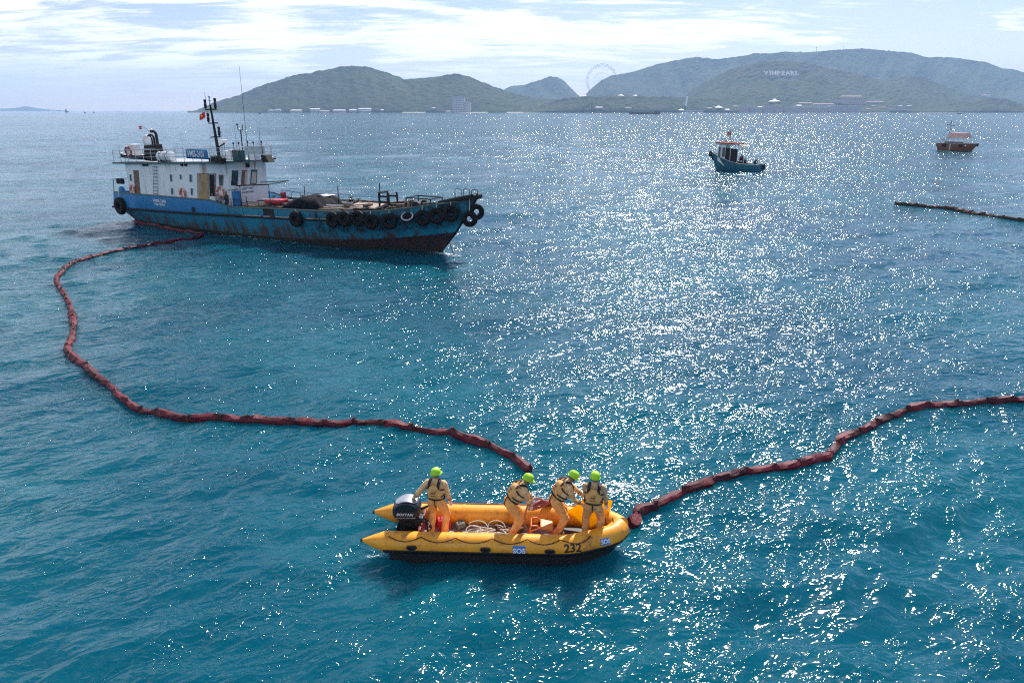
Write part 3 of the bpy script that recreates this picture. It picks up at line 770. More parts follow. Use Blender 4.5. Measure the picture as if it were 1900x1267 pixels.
# outboard motor, tilted head-on to the transom
eng = MB()
prof = [(-0.30, 0.20), (-0.33, 0.34), (-0.28, 0.50), (-0.14, 0.575), (0.06, 0.575), (0.20, 0.52), (0.25, 0.38), (0.23, 0.22), (0.10, 0.13), (-0.16, 0.12)]
rows = []
for y, k in ((-0.165, 0.80), (-0.15, 0.93), (-0.10, 1.0), (0.10, 1.0), (0.15, 0.93), (0.165, 0.80)):
    rows.append([Vector((-0.03 + (x + 0.03) * k, y, 0.35 + (z - 0.35) * k)) for x, z in prof])
eng.sheet(rows, closed=True); n = len(prof); eng.add(rows[0], [tuple(range(n))]); eng.add(rows[-1], [tuple(range(n))])
EO = Vector((-2.14, -0.02, 0.45))
motor = eng.build('outboard_motor', M_ENGINE, rib, 60, loc=EO); motor.scale = (1.22, 1.22, 1.22)
sb_ = motor.modifiers.new('s', 'SUBSURF'); sb_.levels = 1; sb_.render_levels = 2
cap = MB(); rows = []
for y in (-0.145, -0.10, -0.03, 0.03, 0.10, 0.145):
    k = 1 - (abs(y) / 0.16) ** 3 * 0.35
    rows.append([Vector((-0.27 * k, y, 0.505 * 1.0)), Vector((-0.15 * k, y, 0.575 * (0.985 + 0.02 * k))), Vector((0.05, y, 0.582 * (0.985 + 0.02 * k))), Vector((0.19 * k, y, 0.535))])
cap.sheet(rows); co_ = cap.build('cowl_top', M_SILVER, motor, 180, loc=(0, 0, 0.006)); co_.modifiers.new('s', 'SUBSURF').render_levels = 2; sf = co_.modifiers.new('t', 'SOLIDIFY'); sf.thickness = 0.012
leg = MB(); leg.hexa([(-0.10, -0.05, -0.62), (0.12, -0.05, -0.62), (0.12, 0.05, -0.62), (-0.10, 0.05, -0.62)], [(-0.20, -0.10, 0.16), (0.16, -0.10, 0.16), (0.16, 0.10, 0.16), (-0.20, 0.10, 0.16)]); leg.build('motor_leg', M_BLACK, motor, bevel=0.02)
br = MB(); br.box((0.20, 0, 0.0), (0.14, 0.22, 0.34)); br.box((0.24, 0.13, 0.10), (0.06, 0.03, 0.16)); br.build('clamp_bracket', M_BLACK, motor, bevel=0.012)
th = MB(); th.tube([(0.22, 0.05, 0.30), (0.36, 0.08, 0.36), (0.62, 0.10, 0.40)], [0.03, 0.024, 0.02], 8); th.build('tiller', M_BLACK, motor, 50)
sk = MB(); sk.sheet([[(-0.24, -0.1675, 0.215), (0.14, -0.1675, 0.225)], [(-0.24, -0.1675, 0.235), (0.16, -0.1675, 0.25)]]); sk.build('stripe', M_SILVER, motor)
em = text_mesh('BOSTAN', 0.078, 0.002, shear=0.3, space=1.1, bold=0.0015); eo_ = link('lettering', em, M_WHITE_PAINT, motor); eo_.matrix_local = frame_matrix((-0.06, -0.168, 0.305), (1, 0, 0), (0, 0, 1))
# cables and hoses crowded beside the motor
rng = random.Random(4); cb = MB()
for k in range(9):
    a = Vector((-1.78 + rng.uniform(-0.05, 0.1), rng.uniform(-0.22, 0.16), 0.60 + rng.uniform(-0.05, 0.12))); b = Vector((-1.66 + rng.uniform(-0.1, 0.2), rng.uniform(-0.25, 0.2), 0.24))
    mid = (a + b) / 2 + Vector((rng.uniform(0.0, 0.16), rng.uniform(-0.12, 0.12), rng.uniform(-0.05, 0.1)))
    cb.tube(catmull([a, mid, b], 5), 0.014, 6)
cb.build('control_cable', M_BLACK, rib, 180)
cw = MB()
for k in range(4):
    a = Vector((-1.72 + rng.uniform(0, 0.1), rng.uniform(-0.3, 0.0), 0.62 - k * 0.07)); cw.tube(catmull([a, a + Vector((0.07, -0.03, -0.05)), a + Vector((0.01, -0.05, -0.12)), a + Vector((0.08, -0.05, -0.17))], 4), 0.011, 6)
cw.build('wiring', M_FOAM_WHITE, rib, 180)

# loose things in the boat
fc = MB(); fc.hexa([(-0.17, -0.12, 0), (0.17, -0.12, 0), (0.17, 0.12, 0), (-0.17, 0.12, 0)], [(-0.15, -0.11, 0.27), (0.15, -0.11, 0.27), (0.15, 0.11, 0.27), (-0.15, 0.11, 0.27)])
fuel = fc.build('fuel_can', M_RED_PLASTIC, None, loc=rib_pt(-1.36, 0.22, 0.20), rot=(0, 0, 0.3), bevel=0.03); tag(fuel, 'red fuel can on the boat floor behind the helmsman', 'fuel can')
fh = MB(); fh.tube([(-0.08, 0, 0.26), (-0.07, 0, 0.32), (0.05, 0, 0.33), (0.07, 0, 0.26)], 0.016, 8); fh.build('handle', M_RED_PLASTIC, fuel, 60)
fp = MB(); fp.lathe([(0.035, 0.26), (0.035, 0.31), (0.0, 0.31)], (0.11, 0.05, 0), 12); fp.build('cap', M_BLACK, fuel, 40)
bx = MB(); bx.hexa([(-0.12, -0.1, 0), (0.12, -0.1, 0), (0.12, 0.1, 0), (-0.12, 0.1, 0)], [(-0.11, -0.09, 0.16), (0.11, -0.09, 0.16), (0.11, 0.09, 0.16), (-0.11, 0.09, 0.16)])
bag = bx.build('dry_bag', mat('grey_bag', (0.20, 0.21, 0.20), 0.8, var=0.3, vscale=9), None, loc=rib_pt(-0.95, 0.24, 0.20), rot=(0, 0, 0.5), bevel=0.05); tag(bag, 'small grey bag on the boat floor by the far tube', 'bag')
sk2 = MB(); sk2.tube([(-0.06, 0, 0.15), (0, 0, 0.21), (0.06, 0, 0.15)], 0.014, 6); sk2.build('handle', M_BLACK, bag, 60)
def rope_pile(name, loc, mat_, rx, ry, hgt, loops, r_, seed, label, cat='rope'):
    rg = random.Random(seed); pts = []; x = y = 0
    for k in range(loops):
        cx, cy = rg.uniform(-rx, rx), rg.uniform(-ry, ry); rad = rg.uniform(0.09, 0.19); tilt = rg.uniform(-0.9, 0.9); a0 = rg.uniform(0, 6.28)
        for j in range(7):
            a = a0 + j * 0.9
            pts.append(Vector((cx + rad * math.cos(a) * 1.3, cy + rad * 0.7 * math.sin(a), max(r_, hgt * (0.25 + 0.5 * k / loops) + rad * math.sin(a) * tilt))))
    m = MB(); m.tube(catmull(pts, 4), r_, 6); o = m.build(name, mat_, None, 180, loc=loc, rot=(0, 0, RIB_RZ)); tag(o, label, cat); return o
rope_pile('rope', rib_pt(-0.22, -0.05, 0.20), M_ROPE, 0.42, 0.14, 0.17, 13, 0.0115, 3, 'pale tangled rope heaped on the inflatable boat floor amidships')
rope_pile('net', rib_pt(0.20, 0.10, 0.20), mat('brown_net', (0.16, 0.07, 0.05), 0.9, var=0.3, vscale=12), 0.34, 0.16, 0.10, 9, 0.016, 8, 'brown net bundle under the pale rope on the floor', 'net')
hs = MB(); hs.tube(catmull([(0.62, -0.1, 0.21), (0.72, -0.05, 0.30), (0.62, 0.05, 0.50), (0.66, 0.18, 0.80), (0.80, 0.34, 0.98), (1.0, 0.50, 0.90), (1.12, 0.66, 0.66)], 6), 0.024, 8)
ho2 = hs.build('hose', mat('tan_hose', (0.36, 0.21, 0.13), 0.6), None, 180, loc=rib_pt(0, 0, 0), rot=(0, 0, RIB_RZ)); tag(ho2, 'tan hose rising from the floor over the far tube', 'hose')
bd = MB()
for k in range(6):
    o_ = (k - 2.5) * 0.035
    bd.tube(catmull([(0.74 + o_ * 0.4, 0.34, 0.78 - abs(o_)), (0.95 + o_, 0.50, 0.86 - abs(o_) * 2), (1.16 + o_, 0.64, 0.74), (1.30 + o_ * 1.4, 0.86, 0.40)], 5), 0.030, 7)
bdo = bd.build('tow_line', mat('pink_line', (0.42, 0.13, 0.12), 0.75, var=0.3, vscale=14), None, 180, loc=rib_pt(0, 0, 0), rot=(0, 0, RIB_RZ)); tag(bdo, 'pink bundle of line hauled over the far tube', 'line')
pk = MB(); pk.tube([(1.02, 0.56, 0.70), (1.75, 1.05, 0.85)], 0.016, 8); pk.tube([(1.05, 0.62, 0.62), (1.85, 1.02, 0.72)], 0.012, 8); pk.tube([(1.40, 0.80, 0.75), (1.42, 0.86, 0.66)], 0.012, 6)
pko = pk.build('boathook', mat('white_pole', (0.62, 0.63, 0.65), 0.4, metal=0.3), None, 180, loc=rib_pt(0, 0, 0), rot=(0, 0, RIB_RZ)); tag(pko, 'pale boathook lying across the far tube beside the crew', 'boathook')
# bright yellow cover stretched over a bow frame
cvm = MB()
RIB_INV = Matrix.Rotation(-RIB_RZ, 4, 'Z') @ Matrix.Translation(-RIB_O)
def rib_on(px, py, w_):
    """point of the boat's lengthwise plane w = w_ seen at that place of the photograph"""
    o_ = RIB_INV @ Vector((0, 0, CAM_H)); d_ = (RIB_INV.to_3x3() @ ray(px, py)); t = (w_ - o_.y) / d_.y
    return o_ + d_ * t
A = rib_on(1050, 950, 0.34); B = rib_on(1091, 918, 0.16); C = rib_on(1092, 982, -0.02); D_ = rib_on(1137, 928, 0.22); E_ = rib_on(1122, 972, 0.06); G = rib_on(1131, 950, 0.30)
def patch(p, q, r_, n=8, sag=0.03):
    rows = []
    for i in range(n + 1):
        row = []
        for j in range(n + 1):
            u = i / n; v = j / n; a = p.lerp(q, u); b = r_; k = a.lerp(b, v)
            row.append(k + Vector((0, sag * math.sin(math.pi * u) * math.sin(math.pi * v), -sag * math.sin(math.pi * v))))
        rows.append(row)
    cvm.sheet(rows)
patch(A, C, B); patch(C, E_, B); patch(E_, G, B); patch(G, D_, B)
def thin_cloth(name, col, tr):
    m = bpy.data.materials.new(name); m.use_nodes = True; t = NT(m.node_tree); co = t.n('ShaderNodeTexCoord').outputs['Object']
    c = t.vmath('SCALE', col, scale=t.ramp(t.noise(co, 4.0, 4.0, 0.6), 0.3, 0.7, 0.92, 1.06))
    mx = t.n('ShaderNodeMixShader', ins={0: tr, 1: t.n('ShaderNodeBsdfDiffuse', ins={'Color': c}).outputs[0], 2: t.n('ShaderNodeBsdfTranslucent', ins={'Color': c}).outputs[0]})
    t.n('ShaderNodeOutputMaterial', ins={'Surface': mx.outputs[0]}); return m
M_COVER_Y = thin_cloth('yellow_fabric', (0.95, 0.60, 0.010), 0.6)
cvo = cvm.build('bow_cover', M_COVER_Y, None, 180, loc=rib_pt(0, 0, 0), rot=(0, 0, RIB_RZ)); tag(cvo, 'bright yellow pointed fabric cover standing in the boat bow', 'cover')
w_ = cvo.modifiers.new('w', 'WELD'); w_.merge_threshold = 0.002
sf = cvo.modifiers.new('thick', 'SOLIDIFY'); sf.thickness = 0.008
bk = MB(); bk.hexa([(-0.42, -0.16, 0), (0.42, -0.16, 0), (0.42, 0.16, 0), (-0.42, 0.16, 0)], [(-0.40, -0.14, 0.16), (0.40, -0.12, 0.16), (0.36, 0.14, 0.16), (-0.38, 0.14, 0.16)])
bko = bk.build('bow_bag', M_BLACK, None, loc=rib_pt(1.85, 0.0, 0.202), rot=(0, 0, RIB_RZ), bevel=0.04); tag(bko, 'black bag lying on the floor under the yellow cover', 'bag')
sk3 = MB(); sk3.tube([(-0.3, -0.15, 0.12), (-0.2, -0.19, 0.13), (0.2, -0.18, 0.13), (0.3, -0.14, 0.12)], 0.012, 6); sk3.build('strap', M_WEB, bko)

# the four crew; G gives a grip point in the local frame of a figure
FLOOR = 0.222
CREW = 'crew of the inflatable boat'
CM = (M_COVER_TOP, M_COVER, M_GLOVE, M_BOOT)
CM2 = (mat('faded_coverall', (0.56, 0.38, 0.20), 0.85, var=0.25, vscale=6, dirt=(0.30, 0.20, 0.11, 1), dirt_amt=0.35, dscale=5), mat('faded_trousers', (0.68, 0.36, 0.14), 0.85, var=0.25, vscale=6, dirt=(0.36, 0.20, 0.10, 1), dirt_amt=0.4, dscale=4), M_GLOVE, M_BOOT)
def crew(s_, w_, face, label, **kw):
    p = rib_pt(s_, w_, FLOOR); rz = face + RIB_RZ
    inv = Matrix.Rotation(-rz, 4, 'Z') @ Matrix.Translation(-p)
    hs_ = kw.pop('reach')
    sc = kw.get('scale', 1.0)
    hands = tuple((inv @ rib_pt(*h)) / sc for h in hs_)
    return person(p, rz, label, CREW, kw.pop('suit', CM), hands=hands, helmet=M_HELMET, vest=(M_VEST, True), **kw)
crew(-1.45, -0.10, R(80), 'person in orange suit at the stern resting a hand on the outboard', reach=((-2.02, 0.0, 1.15), (-1.15, 0.05, 1.04)),
     lean=R(4), side=R(-2), feet=((0, 0.17), (0.02, -0.15)), grip=(-0.2, 0.4), curl=(0.25, 0.7), head_yaw=R(-28), voxel=0.0095, scale=1.02)
crew(0.36, -0.05, R(18), 'person in orange suit bending forward to haul the pink line', reach=((0.86, 0.28, 0.92), (0.78, 0.08, 0.90)),
     lean=R(36), side=R(4), feet=((0.10, 0.12), (-0.08, -0.10)), pelvis=0.02, grip=(0.3, 0.3), curl=(1.0, 1.0), head_pitch=R(-14), voxel=0.0095, scale=1.04)
crew(1.42, 0.08, R(16), 'person in orange suit leaning forward with arms drawn up, behind the seat frame', reach=((2.02, 0.26, 1.16), (1.94, 0.06, 1.08)),
     lean=R(34), side=R(2), feet=((0.12, 0.11), (-0.06, -0.12)), pelvis=0.02, grip=(0.2, 0.2), curl=(0.9, 0.9), head_pitch=R(-4), voxel=0.0095, scale=1.05)
crew(2.22, -0.18, R(80), 'person in orange suit standing upright in the bow beside the yellow cover', reach=((2.08, 0.16, 1.12), (2.56, 0.04, 0.98)),
     lean=R(3), side=R(1), feet=((0.0, 0.15), (0.07, -0.16)), grip=(0.3, 0.2), curl=(0.7, 0.6), head_yaw=R(6), voxel=0.0095, scale=1.05, suit=CM2)
# ------------------------------------------------------------------ floating oil booms
def boom_material():
    m = bpy.data.materials.new('boom_fabric'); m.use_nodes = True; t = NT(m.node_tree)
    co = t.n('ShaderNodeNewGeometry').outputs['Position']
    info = t.n('ShaderNodeObjectInfo').outputs['Random']
    n1 = t.math('ADD', t.noise(co, 2.2, 6.0, 0.65), t.math('MULTIPLY', t.math('SUBTRACT', info, 0.5), 0.34)); n2 = t.noise(co, 0.7, 5.0, 0.6)
    c = t.mix(t.ramp(n1, 0.34, 0.62), (0.135, 0.008, 0.017), (0.040, 0.004, 0.008))
    c = t.mix(t.ramp(t.math('ADD', n2, t.math('MULTIPLY', info, 0.22)), 0.55, 0.80, 0.0, 0.6), c, (0.19, 0.022, 0.032))
    c = t.mix(t.ramp(t.noise(co, 5.0, 6.0, 0.7), 0.60, 0.75, 0.0, 0.8), c, (0.040, 0.008, 0.010))
    bn = t.n('ShaderNodeBump', ins={'Height': t.noise(co, 12.0, 6.0, 0.7), 'Strength': 0.8, 'Distance': 0.04})
    b = t.n('ShaderNodeBsdfPrincipled', ins={'Base Color': c, 'Roughness': 0.55, 'Specular IOR Level': 0.3, 'Normal': bn.outputs[0]})
    t.n('ShaderNodeOutputMaterial', ins={'Surface': b.outputs[0]}); return m
M_BOOM = boom_material()
M_BOOM_OLD = mat('fouled_boom_fabric', (0.12, 0.018, 0.020), 0.7, var=0.4, vscale=2, dirt=(0.035, 0.030, 0.022, 1), dirt_amt=0.8, dscale=1.5, bump=0.6, bscale=8)
def resample(pts, step):
    out = [pts[0].copy()]; acc = 0.0
    for a, b in zip(pts, pts[1:]):
        L = (b - a).length; d_ = step - acc
        while d_ <= L: out.append(a.lerp(b, d_ / L)); d_ += step
        acc = L - (d_ - step)
    return out
def boom(px_pts, seg, rad, label, seed, lift=0.07, material=None, z_end=None, limp=0.35):
    rg = random.Random(seed)
    line = catmull([at(x, y, 0.12) for x, y in px_pts], 14)
    if z_end is not None:
        n_ = 16
        for k in range(n_): line[-1 - k].z += z_end * (1 - k / n_) ** 1.4
    fine = resample(line, 0.10)
    root = empty('oil_boom', (fine[0].x, fine[0].y, 0), 0, label, 'oil boom')
    off = Vector((fine[0].x, fine[0].y, 0))
    n = len(fine); i = 0; ns = 9; first = True
    while i < n - 4:
        ln_ = seg * rg.uniform(0.75, 1.3); j = min(n - 1, i + max(6, int(ln_ / 0.10)))
        if n - 1 - j < 5: j = n - 1
        m = MB(); rows = []; k_ = j - i; puff = rg.uniform(0.8, 1.2); tw = rg.uniform(-0.5, 0.5); sag = rg.uniform(0, limp)
        for q in range(k_ + 1):
            p = fine[i + q]; t = (fine[min(i + q + 1, n - 1)] - fine[max(i + q - 1, 0)]).normalized(); side = Vector((t.y, -t.x, 0)).normalized()
            u = q / k_; e = min(u, 1 - u) * k_ * 0.10                       # metres from the nearer end
            r_ = rad * puff * (0.62 + 0.38 * min(1, e / 0.30) ** 0.6) * (1 + 0.16 * mnoise.noise(Vector((p.x * 2.1, p.y * 2.1, seed))))
            z = sea_z(p.x, p.y) * 0.8 + p.z - 0.12 + lift
            # end plates stand up above the tube where two lengths are laced together
            fin = max(0, 1 - e / 0.22) * rad * (0.55 + 0.25 * math.sin(i * 1.7))
            row = []
            for k in range(ns):
                a = 2 * math.pi * k / ns + tw * (u - 0.5)
                cx, cz = math.cos(a), math.sin(a)
                wob_ = 1 + 0.34 * mnoise.noise(Vector((p.x * 3.2 + cx * 1.5, p.y * 3.2, cz * 1.5 + seed))) + 0.26 * mnoise.noise(Vector((p.x * 8.0 + cx * 3, p.y * 8.0 + cz * 3, seed + 3)))
                x_ = r_ * cx * wob_ * (1 + 0.25 * sag) + 0.05 * mnoise.noise(Vector((p.x * 1.3, p.y * 1.3, seed + 5))); z_ = r_ * cz * wob_ * (1 - sag * 0.7 * math.sin(math.pi * u))
                if cz > 0.55: z_ += fin * (cz - 0.55) * 2.0; x_ *= 1 - 0.6 * max(0, 1 - e / 0.22)
                row.append(p - off + side * x_ + Vector((0, 0, z_ + z - p.z)))
            rows.append(row)
        m.sheet(rows, closed=True); m.add(rows[0], [tuple(range(ns))]); m.add(rows[-1], [tuple(range(ns))])
        so = m.build('float_segment', material or M_BOOM, root, 28)
        # dark end connector
        p = fine[j]; t = (fine[min(j + 1, n - 1)] - fine[j - 1]).normalized(); side = Vector((t.y, -t.x, 0)).normalized()
        if j < n - 1:
            c = MB(); z = sea_z(p.x, p.y) * 0.8 + p.z - 0.12 + lift
            hgt = rad * rg.uniform(0.95, 1.5); pp = Vector((p.x, p.y, z)) - off
            sk_ = rg.uniform(-0.35, 0.35)
            c.hexa([pp - t * 0.05 - side * rad * 0.75 + Vector((0, 0, -rad)), pp + t * 0.05 - side * rad * 0.75 + Vector((0, 0, -rad)), pp + t * 0.05 + side * rad * 0.75 + Vector((0, 0, -rad)), pp - t * 0.05 + side * rad * 0.75 + Vector((0, 0, -rad))],
                   [pp - t * 0.045 - side * rad * (0.28 - sk_) + Vector((0, 0, hgt)), pp + t * 0.045 - side * rad * (0.28 - sk_) + Vector((0, 0, hgt)), pp + t * 0.045 + side * rad * (0.28 + sk_) + Vector((0, 0, hgt * 0.9)), pp - t * 0.045 + side * rad * (0.28 + sk_) + Vector((0, 0, hgt * 0.9))])
            c.build('end_connector', material or M_BOOM_OLD, root, bevel=None)
        i = j
    return root
boom([(250,411),(285,418),(325,425),(360,430),(374,434),(352,441),(320,447),(290,453),(255,459),(220,465),(180,474),(145,482),(123,492),(110,504),(104,518),(108,530),(118,543),(127,560),(133,580),(136,600),(134,618),(131,632),(125,645),(130,657),(150,672),(170,690),(192,704),(210,718),(230,736),(262,751),(300,762),(345,770),(400,773),(450,776),(500,777),(560,781),(620,785),(680,789),(740,793),(800,801),(850,809),(900,822),(935,838),(962,853),(978,866),(986,880)],
     1.25, 0.140, 'maroon floating boom looping from the large blue ship round to the inflatable', 3, z_end=0.28)
boom([(1900+120,734),(1960,737),(1900,741),(1850,744),(1790,748),(1730,755),(1690,762),(1650,775),(1620,787),(1590,801),(1565,808),(1553,823),(1537,838),(1500,852),(1460,860),(1410,869),(1360,876),(1330,884),(1290,900),(1262,914),(1225,930),(1188,944),(1180,957),(1172,968),(1165,972)],
     1.15, 0.140, 'maroon floating boom running from the inflatable bow to the right edge', 5, z_end=0.22)
boom([(1660,378),(1690,380),(1730,383),(1770,387),(1795,393),(1815,399),(1850,404),(1900,410),(1960,414),(2040,420)],
     2.2, 0.24, 'fouled dark floating boom drifting alone below the two small boats', 9, lift=0.10, material=M_BOOM_OLD)
# ------------------------------------------------------------------ blue service tanker
SH_TH = R(-29.0)
_u = Vector((math.cos(SH_TH), math.sin(SH_TH), 0)); _n = Vector((-math.sin(SH_TH), math.cos(SH_TH), 0))
SH_O = _u * -62.903 + _n * 41.9
SH_M = Matrix.Translation(SH_O) @ Matrix.Rotation(SH_TH, 4, 'Z'); SH_I = SH_M.inverted()
_so = SH_I @ Vector((0, 0, CAM_H))
def s_plane(px, py, p0, nrm):
    d_ = SH_I.to_3x3() @ ray(px, py); p0 = Vector(p0); nrm = Vector(nrm)
    return _so + d_ * ((p0 - _so).dot(nrm) / d_.dot(nrm))
def s_w(px, py, w_): return s_plane(px, py, (0, w_, 0), (0, 1, 0))
def s_s(px, py, s_): return s_plane(px, py, (s_, 0, 0), (1, 0, 0))
def s_z(px, py, z): return s_plane(px, py, (0, 0, z), (0, 0, 1))

def hull_paint():
    m = bpy.data.materials.new('ship_hull_paint'); m.use_nodes = True; t = NT(m.node_tree)
    co = t.n('ShaderNodeTexCoord').outputs['Object']; sp = t.n('ShaderNodeSeparateXYZ', ins={0: co}); X, Z = sp.outputs[0], sp.outputs[2]
    st = t.vmath('MULTIPLY', co, (1.0, 1.0, 0.25))
    big = t.noise(co, 0.45, 6.0, 0.62); streak = t.noise(st, 1.6, 8.0, 0.7, 0.2); fine = t.noise(co, 3.0, 6.0, 0.7)
    blue = t.mix(t.ramp(big, 0.35, 0.65), (0.014, 0.235, 0.340), (0.009, 0.155, 0.250))
    fresh = t.mix(t.ramp(fine, 0.3, 0.7), (0.012, 0.160, 0.400), (0.020, 0.200, 0.440))
    edge = t.math('ADD', X, t.math('MULTIPLY', fine, 0.8))
    f1 = t.math('MULTIPLY', t.ramp(edge, 13.6, 14.6, 1.0, 0.0), t.ramp(t.math('SUBTRACT', Z, t.math('MULTIPLY', X, 0.02)), 1.30, 1.42))
    c = t.mix(t.math('MULTIPLY', f1, 0.9), blue, fresh)
    # rust runs, heavier low down and amidships
    low = t.math('ADD', t.ramp(Z, 0.2, 2.2, 0.20, 0.0), t.math('MULTIPLY', t.ramp(X, 10, 18), 0.06))
    low = t.math('SUBTRACT', low, t.math('MULTIPLY', f1, 0.10))
    k = t.ramp(t.math('ADD', streak, low), 0.60, 0.74)
    c = t.mix(t.math('MULTIPLY', k, 0.88), c, t.mix(fine, (0.030, 0.020, 0.014), (0.085, 0.040, 0.022)))
    # scuffed dark zone behind the fenders
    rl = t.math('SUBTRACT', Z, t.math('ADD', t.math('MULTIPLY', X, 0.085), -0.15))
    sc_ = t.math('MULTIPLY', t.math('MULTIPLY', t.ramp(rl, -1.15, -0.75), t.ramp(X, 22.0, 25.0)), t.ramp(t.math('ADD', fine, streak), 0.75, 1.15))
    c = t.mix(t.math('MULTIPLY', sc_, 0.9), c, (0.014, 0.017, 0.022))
    # antifouling below the painted line, which climbs towards the bow
    line = t.math('ADD', t.math('MULTIPLY', t.math('POWER', t.math('MAXIMUM', t.math('MULTIPLY', X, 0.02985), 0.0), 4.0), 1.15), 0.16)
    a = t.ramp(t.math('SUBTRACT', t.math('ADD', Z, t.math('MULTIPLY', t.math('SUBTRACT', fine, 0.5), 0.28)), line), -0.06, 0.06, 1.0, 0.0)
    af = t.mix(t.ramp(streak, 0.36, 0.62), (0.046, 0.015, 0.018), (0.016, 0.012, 0.014))
    c = t.mix(a, c, af)
    slime = t.ramp(t.math('SUBTRACT', Z, t.math('MULTIPLY', fine, 0.45)), -0.05, 0.12, 0.85, 0.0)
    c = t.mix(slime, c, (0.012, 0.018, 0.012))
    bn = t.n('ShaderNodeBump', ins={'Height': t.math('ADD', t.math('MULTIPLY', k, 0.3), fine), 'Strength': 0.25, 'Distance': 0.02})
    b = t.n('ShaderNodeBsdfPrincipled', ins={'Base Color': c, 'Roughness': t.ramp(k, 0, 1, 0.42, 0.85), 'Normal': bn.outputs[0]})
    t.n('ShaderNodeOutputMaterial', ins={'Surface': b.outputs[0]}); return m
M_HULL = hull_paint()
RUSTC = (0.10, 0.045, 0.022, 1)
M_HOUSE = mat('white_ship_paint', (0.76, 0.78, 0.79), 0.5, var=0.07, vscale=0.8, dirt=(0.36, 0.27, 0.19, 1), dirt_amt=0.30, dscale=1.3, streak=True)
M_STEEL_D = mat('dark_ship_steel', (0.016, 0.017, 0.021), 0.7, var=0.3, vscale=3, dirt=(0.05, 0.025, 0.015, 1), dirt_amt=0.35, dscale=2, spec=0.25)
M_DECKS = mat('worn_ship_deck', (0.085, 0.070, 0.060), 0.8, var=0.35, vscale=1.5, dirt=(0.15, 0.08, 0.05, 1), dirt_amt=0.6, dscale=1.4)
M_DECKG = mat('green_ship_trim', (0.025, 0.085, 0.085), 0.5, var=0.2, dirt=RUSTC, dirt_amt=0.3)
M_RAIL = mat('pale_rail_paint', (0.46, 0.48, 0.49), 0.45, var=0.2, vscale=4, dirt=RUSTC, dirt_amt=0.25, dscale=5)
M_BEIGE = mat('beige_boards', (0.42, 0.34, 0.27), 0.8, var=0.25, vscale=2.5, dirt=(0.13, 0.08, 0.055, 1), dirt_amt=0.45, dscale=2)
M_WOOD = mat('varnished_plywood', (0.40, 0.27, 0.13), 0.55, var=0.25, vscale=2.5, dirt=(0.24, 0.13, 0.06, 1), dirt_amt=0.35, dscale=3)
M_WOOD_D = mat('brown_door_wood', (0.18, 0.10, 0.055), 0.6, var=0.35, vscale=4)
M_GLASS = mat('dark_window_glass', (0.02, 0.035, 0.04), 0.08, var=0.3, vscale=1.5, spec=0.8)
M_GREENGLASS = mat('teal_window_glass', (0.012, 0.07, 0.085), 0.12, var=0.2, spec=0.7)
M_CURTAIN = mat('window_curtain', (0.55, 0.50, 0.42), 0.9, var=0.2, vscale=6)
M_BUOY = mat('orange_lifebuoy', (0.62, 0.13, 0.04), 0.55, var=0.15, vscale=6)
M_BANNER = mat('blue_banner', (0.012, 0.15, 0.36), 0.55, var=0.06)
M_TARP = mat('dark_tarpaulin', (0.006, 0.007, 0.013), 0.85, spec=0.12, var=0.35, vscale=2.0)
M_TYRE = mat('tyre_rubber', (0.006, 0.006, 0.007), 0.75, var=0.4, vscale=5, dirt=(0.028, 0.024, 0.022, 1), dirt_amt=0.3, dscale=4, spec=0.25)
M_REDDULL = mat('dull_red_paint', (0.20, 0.015, 0.03), 0.6, var=0.2)
M_TYRE_W = mat('pale_tyre_wall', (0.45, 0.46, 0.48), 0.7, var=0.3, vscale=5)

ship = empty('service_tanker', SH_O, SH_TH, 'large blue hulled tanker ship with white wheelhouse and tyres along its bow', 'ship')
def zi(tab, s_): return interp(tab, s_)
ZTOP = [(-2.2, 2.74), (12.6, 2.80), (14.9, 2.42), (17, 2.46), (23.3, 2.68), (26.5, 2.75), (28.7, 2.86), (30.7, 3.05), (33.5, 3.45), (35.4, 3.75), (37, 4.05)]
ZRUB = [(-2.2, 1.34), (10, 1.58), (15, 1.76), (24, 2.08), (28, 2.28), (32, 2.7), (37, 3.35)]
HB = [(-2.2, 2.9), (-0.5, 3.22), (2, 3.4), (22, 3.4), (25, 3.30), (28, 2.90), (30, 2.45), (32, 1.80), (34, 1.02), (35.6, 0.42), (36.9, 0.10)]
HW = [(-1, 1.6), (1, 2.5), (5, 3.0), (21, 3.0), (25, 2.65), (28, 1.98), (30, 1.38), (32, 0.66), (33.65, 0.04)]
def hb(s_): return interp(HB, s_)
NS = 60
def level(s0, s1, hfun, zfun):
    out = []
    for k in range(NS + 1):
        s_ = s0 + (s1 - s0) * k / NS; out.append(Vector((s_, hfun(s_, k / NS), zfun(s_))))
    return out
lv = [level(-1.35, 36.8, lambda s_, u: hb(s_), lambda s_: zi(ZTOP, s_)),
      level(-1.95, 36.25, lambda s_, u: hb(s_) * (1.0 if u < 0.9 else 1.0 - 0.25 * (u - 0.9) / 0.1), lambda s_: zi(ZRUB, s_)),
      level(-1.20, 35.0, lambda s_, u: 0.55 * hb(s_ + 0.9 * u) + 0.45 * zi(HW, s_ - 0.9 * u), lambda s_: 0.9 + 0.018 * s_),
      level(-0.2, 33.75, lambda s_, u: zi(HW, s_), lambda s_: 0.0),
      level(2.0, 32.8, lambda s_, u: zi(HW, s_) * 0.72, lambda s_: -1.3)]
hm_ = MB(); inner = [Vector((p.x + (0.12 if p.x < 0 else (-0.25 if p.x > 36 else 0)), max(0.02, p.y - 0.13), p.z)) for p in lv[0]]
DZ = lambda s_: zi(ZTOP, s_) - (1.15 if s_ < 13 else 0.62 if s_ < 27 else 0.72)
deckl = [Vector((p.x, p.y, DZ(p.x))) for p in inner]
